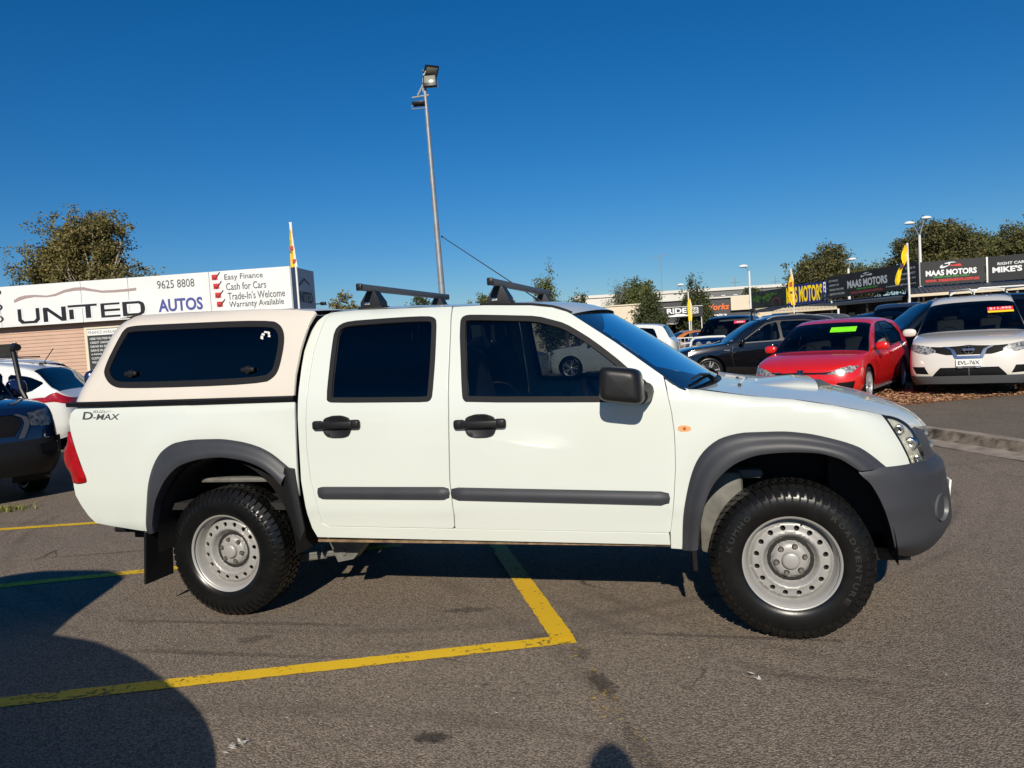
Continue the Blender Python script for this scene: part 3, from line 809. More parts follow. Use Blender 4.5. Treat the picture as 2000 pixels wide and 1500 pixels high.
# windscreen with dark border
wsE = spl([(0, 2.048), (.4, 2.268), (.8, 2.499), (.95, 2.579), (1, 2.605)]); wsZ = spl([(0, 1.60), (.4, 1.446), (.8, 1.272), (.95, 1.212), (1, 1.198)])
def ws_pt(s_, t_):
    x = wsE(s_); z = wsZ(s_); yw = side_w(x, z) - .012
    return Vector((x + (.09 + .05 * s_) * (1 - t_ * t_), t_ * yw, z + .018 * (1 - t_ * t_)))
def ws_fn(a, b): return ws_pt(min(1.02, max(-.02, a)), min(1.0, max(-1.0, b)))
full = [(0, -1), (0, 1), (1, 1), (1, -1)]
inn = smooth_loop([(.045, -.93), (.045, .93), (.93, .95), (.93, -.95)], 1)
WSC = panel('windscreen', inn, [], ws_fn, True, WINSCREEN, TR, step=.06, thick=0)
panel('windscreen_border', full, [inn], ws_fn, True, mat('windscreen_frit', (.006, .007, .010), .08, coat=.6), WSC, step=.06, thick=0, off=.001)
mb = MB(); mb.bevbox((2.10, -.05, 1.57), (.03, .24, .065), .012); mb.build('rear_view_mirror', BLACK, WSC)
fr = [ws_pt(.115 + .05 * b, -.86 + .05 * a) + Vector((-.02, 0, -.004)) for a in (0, 1) for b in (0, 1)]
mb = MB(); mb.quad(fr[0], fr[1], fr[3], fr[2]); mb.build('registration_label', PLATE, WSC, sharp=None)
# bonnet
def hood_pt(u_, t_):
    a = abs(t_)
    xr = 2.655 + .115 * (1 - t_ * t_); xe = 3.785 - .178 * a ** 2.6
    x = xr + (xe - xr) * u_
    xq = 2.62 + (3.607 - 2.62) * u_
    zc = _hc(2.72 + (3.785 - 2.72) * u_); ze = _zE(xq)
    yw = fend_w(xq, ze - .003) - .0015
    return Vector((x, t_ * yw, zc + (ze - .004 - zc) * a ** 3))
_hc = spl([(2.72, 1.192), (2.94, 1.168), (3.25, 1.138), (3.385, 1.108), (3.53, 1.074), (3.667, 1.02), (3.74, .975), (3.785, .925)])
V_ = [hood_pt(i / 40, 2 * j / 28 - 1) for i in range(41) for j in range(29)]
F_ = [(i * 29 + j, (i + 1) * 29 + j, (i + 1) * 29 + j + 1, i * 29 + j + 1) for i in range(40) for j in range(28)]
k0 = len(V_); V_ += [V_[40 * 29 + j] + Vector((-.03, 0, -.05)) for j in range(29)]
F_ += [(40 * 29 + j, k0 + j, k0 + j + 1, 40 * 29 + j + 1) for j in range(28)]
HOOD = mk('bonnet', V_, F_, WHITE, TR, sharp=60)
def scoop_pt(u_, t_):
    x = 2.80 + .45 * u_; hh = .043 * min(1, u_ * 1.25) ** 1.4 * (1 - abs(t_) ** 5) ** .6
    y = t_ * (.34 + .02 * u_)
    return Vector((x, y, _hc(x) - .004 + hh - .004 * t_ * t_))
mb = MB(); mb.grid(lambda u_, v_: scoop_pt(u_, 2 * v_ - 1), 18, 30); sc_ = mb.build('bonnet_scoop', WHITE, HOOD, sharp=60)
mb = MB(); mb.grid(lambda u_, v_: Vector((3.252 - .015 * u_, (2 * v_ - 1) * .345, _hc(3.25) - .006 + (scoop_pt(1, 2 * v_ - 1).z - _hc(3.25) + .006) * (1 - u_))), 3, 30); mb.build('scoop_mouth', WHITE, sc_)
mb = MB(); mb.bevbox((3.30, 0, 1.137), (.07, .5, .02), .008); mb.build('scoop_mesh', mat('scoop_mesh', (.12, .12, .10), .6, noise=.6, nscale=150), sc_)
for y in (-.30, .28):
    mb = MB(); mb.bevbox((2.86, y - .15, 1.184), (.018, .03, .012), .004); mb.build('washer_jet', BLACK, HOOD)
# cowl and wipers
mb = MB(); mb.grid(lambda u_, v_: Vector((2.60 + .125 * (1 - (2 * v_ - 1) ** 2) + u_ * .09, (2 * v_ - 1) * .80, 1.182 + .012 * (1 - (2 * v_ - 1) ** 2) - .01 * u_)), 3, 20); mb.build('cowl', BLACK, TR)
for ya, yb in ((-.35, -.70), (.30, -.25)):
    mb = MB(); mb.tube([(2.74, ya, 1.205), (2.70, ya + .08, 1.232), (2.665, (ya + yb) / 2, 1.25), (2.63, yb, 1.24)], [.014, .01, .008, .006], 8); mb.build('wiper', BLACK, TR)
# nose: grille and bumper
def front_fn(y, z): return Vector((nose_x(y, z), y, z))
gl = [(-.665, .80), (-.665, .86), (-.60, .955), (-.35, .972), (0, .978), (.35, .972), (.60, .955), (.665, .86), (.665, .80)]
panel('grille', gl, [], lambda y, z: front_fn(y, z) + Vector((-.012, 0, 0)), False, PLAST, TR, step=.04, thick=.03)
for z in (.84, .90):
    mb = MB(); mb.tube([(nose_x(y, z) - .006, y, z) for y in [-.40 + .80 * i / 20 for i in range(21)]], .010, 8); mb.build('grille_bar', mat('grille_silver', (.30, .30, .31), .35, metal=.6), TR)
x0f = spl([(.30, 3.50), (.428, 3.491), (.485, 3.483), (.567, 3.465), (.662, 3.434), (.751, 3.389), (.80, 3.345), (.825, 3.34)])
_lo = spl([(.30, .05), (.34, .015), (.40, .0), (.78, .0), (.81, .004), (.825, .02)])
def bump_pt(u_, v_):
    z = .330 + v_ * .487
    zz = z + .0
    ang0 = x0f(z); D = _xf(z) - 3.2
    th0 = math.asin(min(1, max(0, (ang0 - 3.2) / D) ** 1.35))
    sgn = -1 if u_ < .5 else 1
    a = abs(2 * u_ - 1)
    th = math.pi / 2 - (math.pi / 2 - th0) * a
    W_ = _ys(max(.5, z)) + .040 - _lo(z)
    x = 3.2 + (D + .008 - _lo(z)) * math.sin(th) ** (2 / 2.7); y = W_ * max(0, math.cos(th)) ** (2 / 2.7)
    if z < .45: 
        lift = max(0, .45 - z) * .793
        if y > .50: z = z + .145 * min(1.1, ((y - .50) / .38)) ** 2 * (lift / .115)
    if z > .76: x -= .05 * (z - .76) / .06 * math.sin(th) ** 3
    return Vector((x, sgn * y, z))
mb = MB(); mb.grid(lambda u_, v_: bump_pt(u_, v_), 90, 26)
nn = len(mb.v)
BUMP = mb.build('front_bumper', PLAST, TR, sharp=55)
for s in (-1, 1):     # turned-in arch edge of the bumper
    mb = MB(); vs = []
    for i in range(21):
        q = bump_pt(0 if s < 0 else 1, i / 20); vs += [q, q + Vector((.01, -s * .08, .0))]
    mb.add(vs, [(2 * i, 2 * i + 1, 2 * i + 3, 2 * i + 2) for i in range(20)])
    mb.build('bumper_return', PLAST, BUMP)
    n = Vector((.8, s * .6, 0)).normalized(); c = Vector((3.712, s * .675, .593)) + n * .022
    e1 = Vector((0, 0, 1)).cross(n).normalized()
    mb = MB(); vs = []
    for i in range(24):
        a = 2 * math.pi * i / 24; q = e1 * math.cos(a) * .060 + Vector((0, 0, math.sin(a) * .062))
        vs += [c + q * 1.10 - n * .03, c + q + n * .004, c + q * .84 - n * .010]
    mb.add(vs, [(3 * i + j, 3 * ((i + 1) % 24) + j, 3 * ((i + 1) % 24) + j + 1, 3 * i + j + 1) for i in range(24) for j in range(2)] + [tuple(3 * i + 2 for i in range(24))])
    mb.build('fog_lamp_cover', mat('fog_cover', (.085, .09, .095), .4), BUMP)
mb = MB(); mb.bevbox((3.889, 0, .565), (.012, .37, .12), .004, rot=Matrix.Rotation(R(6), 3, 'Y')); mb.build('number_plate', PLATE, TR)
mb = MB(); mb.box((3.50, 0, .36), (.2, 1.3, .06)); mb.build('splash_guard', BLACK, TR)
mb = MB(); mb.box((3.38, 0, .70), (.25, 1.2, .5)); mb.build('radiator_core', DARK, TR)
# tailgate, rear bumper, canopy back and top
mb = MB()
mb.grid(lambda u_, v_: Vector((-1.03 - .02 * math.sin(u_ * math.pi), (2 * v_ - 1) * .735, .56 + u_ * .68)), 8, 12); mb.build('tailgate', WHITE, TR)
mb = MB(); mb.bevbox((-1.02, 0, .405), (.18, 1.0, .04), .015); mb.build('tow_bar', BLACK, TR)
mb = MB(); mb.grid(lambda u_, v_: (lambda z: Vector((_cR(z) + .012, (2 * v_ - 1) * (can_w(_cR(z) + .01, z) - .012), z)))(1.265 + u_ * .50), 12, 14); cb = mb.build('canopy_back', CREAM, TR, sharp=60)
mb = MB(); mb.grid(lambda u_, v_: (lambda z: Vector((_cR(z) + .004, (2 * v_ - 1) * (can_w(_cR(z) + .01, z) - .10), z)))(1.32 + u_ * .36), 6, 10); mb.build('rear_hatch_glass', WINCAN, cb)
ctop = spl([(-.77, 1.755), (-.742, 1.774), (-.466, 1.771), (.021, 1.755), (.3, 1.741), (.473, 1.728), (.60, 1.712)])
mb = MB(); mb.grid(lambda u_, v_: (lambda x, t_: Vector((x, t_ * (can_w(max(x, -.55), ctop(x)) - .002), ctop(x) + .016 * (1 - abs(t_) ** 2.6))))(-.765 + u_ * 1.36, 2 * v_ - 1), 20, 20); mb.build('canopy_top', CREAM, TR, sharp=60)
cbx = spl([(.465, .583), (.592, .543), (.782, .524), (1.176, .53), (1.408, .533), (1.518, .545), (1.604, .569), (1.652, .595), (1.69, .634), (1.70, .65)])
mb = MB(); mb.grid(lambda u_, v_: (lambda z: Vector((cbx(z) + .004, (2 * v_ - 1) * (side_w(.7, z) - .004), z)))(.47 + u_ * 1.235), 24, 12); mb.build('cab_back', WHITE, TR, sharp=60)
mb = MB(); mb.grid(lambda u_, v_: Vector((.508 + .10 * max(0, u_ - .45) ** 1.5, (2 * v_ - 1) * (can_w(.4, 1.24 + u_ * .45) - .02), 1.24 + u_ * .45)), 4, 4); mb.build('canopy_front_seal', RUBBER, TR)
mb = MB(); mb.box((-.25, 0, .62), (1.4, 1.55, .04)); mb.box((.45, 0, .9), (.03, 1.6, .6)); mb.build('bed_floor', DARK, TR)
# floor, chassis, springs, axles
mb = MB(); mb.box((1.55, 0, .50), (1.95, 1.58, .05)); mb.box((1.2, -.45, .42), (4.3, .09, .13)); mb.box((1.2, .45, .42), (4.3, .09, .13)); mb.box((1.9, .1, .40), (.9, .5, .16)); mb.build('chassis', DARK, TR)
for s in (-1, 1):
    mb = MB()
    for k in range(3): mb.tube([(-.62 + .05 * k, s * .55, .36 - .016 * k), (-.2, s * .55, .28 - .016 * k), (.2, s * .55, .265 - .016 * k), (.58 - .06 * k, s * .55, .30 - .016 * k)], .012, 6)
    mb.build('leaf_spring', GREYMET, TR)
    mb = MB(); mb.add([(.50, s * .60, .40), (.78, s * .60, .40), (.66, s * .60, .27), (.56, s * .60, .25), (.50, s * .50, .40), (.78, s * .50, .40), (.66, s * .50, .27), (.56, s * .50, .25)], [(0, 1, 2, 3), (7, 6, 5, 4), (0, 4, 5, 1), (1, 5, 6, 2), (2, 6, 7, 3), (3, 7, 4, 0)])
    mb.lathe([(-.01, .001), (-.01, .02), (.02, .02)], 14, 'Y', (.60, s * .60, .31)); mb.build('spring_hanger', GREYMET, TR, sharp=20)
    mb = MB(); mb.bevbox((2.74, s * .62, .56), (.22, .10, .42), .03); mb.bevbox((2.80, s * .58, .75), (.3, .12, .05), .02); mb.build('inner_guard', GREYMET, TR)
    mb = MB(); mb.bevbox((.05, s * .60, .76), (.62, .2, .03), .012); mb.bevbox((.35, s * .62, .66), (.05, .2, .2), .01); mb.build('bed_underside', GREYMET, TR)
    mb = MB(); mb.tube([(3.05, s * .5, .68), (3.05, s * .55, .40)], .045, 10); mb.build('shock_absorber', GREYMET, TR)
mb = MB(); mb.tube([(0, -.7, .37), (0, .7, .37)], .05, 12); mb.lathe([(-.14, .06), (-.08, .13), (.08, .13), (.14, .06)], 18, 'Y', (0, 0, .37)); mb.build('rear_axle', DARK, TR)
mb = MB(); mb.tube([(3.05, -.7, .37), (3.05, .7, .37)], .035, 12); mb.build('front_axle', DARK, TR)

# interior
def seat(x, y, wd, name='seat', back=.62):
    e = MB()
    e.bevbox((x + .02, y, .80), (.50, wd, .16), .06, seg=3)
    e.bevbox((x - .26, y, .80 + back / 2 + .04), (.14, wd * .94, back), .06, rot=Matrix.Rotation(R(-14), 3, 'Y'), seg=3)
    o = e.build(name, CLOTH, TR, sharp=60)
    n = [y] if wd < .7 else [y - .38, y + .38]
    for yy in n:
        e = MB(); e.bevbox((x - .345, yy, .80 + back + .15), (.09, .26, .17), .04, rot=Matrix.Rotation(R(-10), 3, 'Y'), seg=3); e.build('headrest', CLOTH, o, sharp=60)
seat(1.66, -.37, .50); seat(1.66, .37, .50); seat(.98, 0, 1.30, 'rear_bench', .52)
mb = MB(); mb.bevbox((2.36, 0, 1.02), (.42, 1.46, .26), .07, seg=3); mb.build('dashboard', INTER, TR)
mb = MB(); q = Matrix.Rotation(R(68), 3, 'Y')
mb.add([Vector((2.10, -.37, 1.08)) + q @ Vector(((.17 + .016 * math.cos(b)) * math.cos(a), (.17 + .016 * math.cos(b)) * math.sin(a), .016 * math.sin(b))) for a in [2 * math.pi * i / 28 for i in range(28)] for b in [2 * math.pi * j / 8 for j in range(8)]],
       [(i * 8 + j, ((i + 1) % 28) * 8 + j, ((i + 1) % 28) * 8 + (j + 1) % 8, i * 8 + (j + 1) % 8) for i in range(28) for j in range(8)])
mb.tube([(2.10, -.37, 1.08), (2.3, -.37, 1.0)], .03, 8); mb.box((2.10, -.37, 1.08), (.03, .30, .03)); mb.build('steering_wheel', INTER, TR)
mb = MB(); mb.bevbox((1.5, -.30, 1.53), (.004, .075, .10), .001); mb.build('paper_tag', PLATE, TR)
mb = MB(); mb.tube([(1.5, -.30, 1.58), (1.5, -.30, 1.66)], .004, 6); mb.build('tag_cord', INTER, TR)

# roof racks
for bx, bz in ((.87, 1.826), (1.623, 1.798)):
    rk = empty('roof_bar', (bx, 0, bz)); rk.parent = TR
    mb = MB(); mb.bevbox((0, 0, 0), (.030, 1.40, .036), .006); mb.build('crossbar', mat('bar_grey', (.10, .105, .115), .45, metal=.3), rk)
    for s in (-1, 1):
        mb = MB(); mb.bevbox((0, s * .703, 0), (.034, .02, .040), .006); mb.bevbox((0, s * .7145, .002), (.018, .004, .02), .001); mb.build('bar_end_cap', BLACK, rk)
        y = s * .53; zb = _zR(bx) + .012 - bz
        mb = MB(); w1 = .062; w2 = .024
        mb.add([(-w1, y - .05, zb), (w1, y - .05, zb), (w1, y + .05, zb), (-w1, y + .05, zb), (-w1 * .95, y - .05, zb + .03), (w1 * .95, y - .05, zb + .03), (w1 * .95, y + .05, zb + .03), (-w1 * .95, y + .05, zb + .03), (-w2, y - .035, -.016), (w2, y - .035, -.016), (w2, y + .035, -.016), (-w2, y + .035, -.016)],
               [(0, 3, 2, 1), (0, 1, 5, 4), (1, 2, 6, 5), (2, 3, 7, 6), (3, 0, 4, 7), (4, 5, 9, 8), (5, 6, 10, 9), (6, 7, 11, 10), (7, 4, 8, 11), (8, 9, 10, 11)])
        ft = mb.build('rack_foot', BLACK, rk, sharp=20)
        mb = MB(); mb.bevbox((0, y, zb - .004), (.15, .12, .018), .006); mb.build('rubber_pad', RUBBER, ft)
        mb = MB(); mb.bevbox((-.018, y + s * .052, zb + .022), (.03, .004, .012), .001); mb.build('foot_label', PLATE, ft)
mb = MB(); mb.tube([(1.66, .35, 1.715), (1.60, .35, 1.76), (.989, .35, 2.211)], [.012, .004, .003], 6); mb.tube([(.995, .35, 2.207), (.985, .35, 2.214)], .007, 6); mb.build('aerial', BLACK, TR)

# white sticker remnants on the near canopy glass
mb = MB()
for (x, z, dx, dz) in ((.300, 1.583, .010, .012), (.306, 1.600, .012, .008), (.322, 1.612, .014, .006), (.342, 1.604, .008, .012), (.346, 1.588, .010, .006)):
    y = -(can_w(x, z) + .003); mb.add([(x - dx, y, z - dz * .4), (x + dx * .6, y, z - dz), (x + dx, y, z + dz * .5), (x - dx * .5, y, z + dz)], [(0, 1, 2, 3)])
o = mb.build('sticker_remnant', PLATE, TR, sharp=None); o['kind'] = 'stuff'
# badge on the bed side
BADGE = mat('badge_decal', (.06, .06, .065), .4)
for s in (-1,):
    def bfn(x0, z0, w_, h_, sh=0.0):
        return lambda a, b: Vector((x0 + a * w_ + b * sh, -(bed_w(x0 + a * w_, z0 + b * h_) + .002), z0 + b * h_ - .009 * ((x0 + a * w_) + .914) / .285))
    lettering('badge_letter', 'D', bfn(-.915, 1.166, .075, .046, .012), BADGE, TR, bold=.02)
    lettering('badge_letters', '-MAX', bfn(-.838, 1.166, .185, .034, .014), BADGE, TR, bold=.012)
    lettering('badge_maker_letters', 'ISUZU', bfn(-.832, 1.207, .10, .013, .004), BADGE, TR)
    mb = MB(); f_ = bfn(-.725, 1.207, .10, .013)
    mb.quad(f_(0, .35), f_(.9, .85), f_(1.0, 1.0), f_(0, 1.0)); mb.build('badge_stripe', mat('badge_grey', (.35, .35, .36), .4), TR, sharp=None)

# ------------------------------------------------------------------ truck wheels
def rim_y(r_):   # outwards is negative
    return -_rimf(r_)
_rimf = spl([(.0, .054), (.045, .054), (.062, .052), (.078, .044), (.088, .026), (.100, .022), (.112, .036), (.124, .060), (.132, .066), (.140, .063), (.148, .061), (.172, .059), (.182, .048), (.19, .038)])
def truck_wheel(s, front):
    """steel wheel, outside face towards -Y; s=+1 turns it round"""
    root = empty('wheel', (0 if not front else 3.05, s * .76, .370), 0 if s < 0 else math.pi)
    root.parent = TR
    if front: root.rotation_euler = (0, 0, (0 if s < 0 else math.pi) + R(0))
    if truck_wheel.me is None:
        me = {}
        mb = MB()
        pr = [(-.102, .214), (-.116, .226), (-.123, .250), (-.1255, .275), (-.1235, .300), (-.117, .322), (-.108, .338), (-.098, .350), (-.085, .3565), (0, .359)]
        pr = pr + [(-a, r_) for a, r_ in reversed(pr[:-1])]
        mb.lathe(pr, 96)
        o = mb.build('tyre', TYRE, root, sharp=60); me['tyre'] = o.data
        mb = MB()
        n = 58
        for k in range(n):
            q0 = 2 * math.pi * k / n; pit = 2 * math.pi / n
            for row, (ya, yb, ra, rb, fr_, sk, ph) in enumerate((( -.120, -.086, .331, .3685, .78, .10, 0), (-.080, -.046, .3685, .3695, .80, .35, .3), (-.040, -.004, .3695, .3695, .78, -.30, .6), (.004, .040, .371, .371, .66, .30, .1), (.046, .080, .371, .370, .68, -.35, .4), (.086, .120, .3695, .331, .78, -.1, .5))):
                if row in (0, 5) and k % 2: fr__ = fr_ * .8
                else: fr__ = fr_
                vs = []
                for yy, rt, off_ in ((ya, ra, -sk * .5), (yb, rb, sk * .5)):
                    ex = 0
                    for e in (-.5, .5):
                        a = q0 + pit * (ph + off_ + e * fr__)
                        for dr in (-.014, 0.0):
                            r_ = rt + dr
                            vs.append((r_ * math.cos(a), yy, r_ * math.sin(a)))
                mb.add(vs, [(1, 3, 7, 5), (0, 1, 5, 4), (2, 6, 7, 3), (0, 2, 3, 1), (4, 5, 7, 6)])
        # short bars on the outer shoulder
        for k in range(n * 2):
            a = 2 * math.pi * k / (n * 2); b_ = a + .026
            if k % 2: continue
            mb.add([(r_ * math.cos(c_), y_, r_ * math.sin(c_)) for c_ in (a, b_) for y_, r_ in ((-.1262, .288), (-.1232, .318), (-.113, .333))], [(0, 1, 4, 3), (1, 2, 5, 4)])
        o = mb.build('tread_blocks', TYRE, root, sharp=20); o['kind'] = 'stuff'; me['tread_blocks'] = o.data
        mb = MB()
        mb.lathe([(-.105, .211), (-.112, .216), (-.113, .222), (-.108, .2255), (-.100, .224), (-.094, .215), (-.088, .207), (-.070, .202), (-.05, .196), (-.03, .188), (.1, .188)], 72)
        o = mb.build('rim', STEEL, root, sharp=50); me['rim'] = o.data
        circ = lambda cx, cz, r_, n_: [(cx + r_ * math.cos(2 * math.pi * i / n_), cz + r_ * math.sin(2 * math.pi * i / n_)) for i in range(n_)]
        holes = [circ(.158 * math.cos(2 * math.pi * (k + .5) / 16), .158 * math.sin(2 * math.pi * (k + .5) / 16), .0145, 14) for k in range(16)]
        nuts = [circ(.0665 * math.cos(2 * math.pi * k / 6 + .2), .0665 * math.sin(2 * math.pi * k / 6 + .2), .0165, 14) for k in range(6)]
        o = panel('wheel_disc', circ(0, 0, .1905, 80), holes + nuts, lambda a, b: Vector((a, rim_y(math.hypot(a, b)), b)), False, STEEL, root, step=.011, thick=.012); me['wheel_disc'] = o.data
        mb = MB(); mb.lathe([(-.076, .0005), (-.076, .030), (-.073, .037), (-.066, .041), (-.045, .043)], 32); o = mb.build('hub_cap', STEEL, root, sharp=40); me['hub_cap'] = o.data
        for k in range(6):
            a = 2 * math.pi * k / 6 + .2
            mb = MB(); mb.lathe([(-.062, .0005), (-.062, .008), (-.056, .0115), (-.03, .0125)], 6, 'Y', (.0665 * math.cos(a), 0, .0665 * math.sin(a)))
            o = mb.build('lug_nut', mat('lug_nut', (.25, .22, .19), .45, metal=.7), root, sharp=30); me['lug_nut%d' % k] = o.data
        mb = MB(); mb.lathe([(-.028, .0005), (-.028, .19)], 40); o = mb.build('brake_drum', DARK, root); me['brake_drum'] = o.data
        mb = MB(); mb.tube([(.06, -.07, .186), (.054, -.085, .180)], .004, 8); o = mb.build('tyre_valve', BLACK, root); me['tyre_valve'] = o.data
        truck_wheel.me = me
    else:
        for k, d in truck_wheel.me.items():
            o = link(k.rstrip('0123456789'), d, None, root)
            if k == 'tread_blocks': o['kind'] = 'stuff'
    def arc_word(w_, a0, a1, r0, h):
        n = len(w_); mb = MB()
        for i, ch in enumerate(w_):
            v, f = text_verts(ch, .02)
            a = a0 + (a1 - a0) * i / (n - 1); dw = abs(a1 - a0) / (n - 1) * .72
            if ch == 'I': dw *= .35
            mb.add([((r0 + b * h) * math.cos(a + (.5 - u_) * dw), -(.1262 + .0006), (r0 + b * h) * math.sin(a + (.5 - u_) * dw)) for u_, b in v], f)
        o = mb.build('sidewall_lettering', LETTER, root, sharp=None)
    if front:
        arc_word('ROADVENTURE', R(48), R(-36), .274, .024)
        arc_word('KUMHO', R(166), R(132), .274, .024)
    return root
truck_wheel.me = None
WH = [truck_wheel(s, f_) for f_ in (True, False) for s in (-1, 1)]
WH[2].rotation_euler = (0, R(25), 0)
# ------------------------------------------------------------------ other vehicles
def wheel_meshes():
    me = {}
    tmp = empty('tmp')
    mb = MB(); pr = [(-.085, .70), (-.105, .76), (-.11, .84), (-.10, .93), (-.08, .985), (0, 1.0)]
    pr = pr + [(-a, r_) for a, r_ in reversed(pr[:-1])]
    mb.lathe(pr, 40); o = mb.build('tyre', TYRE, tmp, 60); me['tyre'] = o.data; bpy.data.objects.remove(o)
    mb = MB(); mb.lathe([(-.09, .70), (-.10, .715), (-.095, .69), (-.05, .66), (.05, .66)], 40); mb.lathe([(-.07, .001), (-.07, .13), (-.06, .16), (-.03, .16)], 24)
    for k in range(10):
        a = 2 * math.pi * (k // 2) / 5 + (.17 if k % 2 else -.17)
        q = Matrix.Rotation(-a, 3, 'Y')
        mb.add([q @ Vector(v) for v in ((.10, -.068, -.045), (.10, -.068, .045), (.68, -.080, .035), (.68, -.080, -.035), (.10, -.02, -.05), (.10, -.02, .05), (.68, -.03, .04), (.68, -.03, -.04))],
               [(0, 1, 2, 3), (0, 4, 5, 1), (3, 2, 6, 7), (1, 5, 6, 2), (0, 3, 7, 4)])
    o = mb.build('rim', ALLOY, tmp, 40); me['rim'] = o.data; bpy.data.objects.remove(o)
    mb = MB(); mb.lathe([(-.015, .001), (-.015, .66)], 30); o = mb.build('brake_disc', DARK, tmp); me['brake_disc'] = o.data; bpy.data.objects.remove(o)
    bpy.data.objects.remove(tmp)
    return me
WM = wheel_meshes()

def offset_tab(t_):
    return spl(t_) if len(t_) > 1 else (lambda z: 0.0)

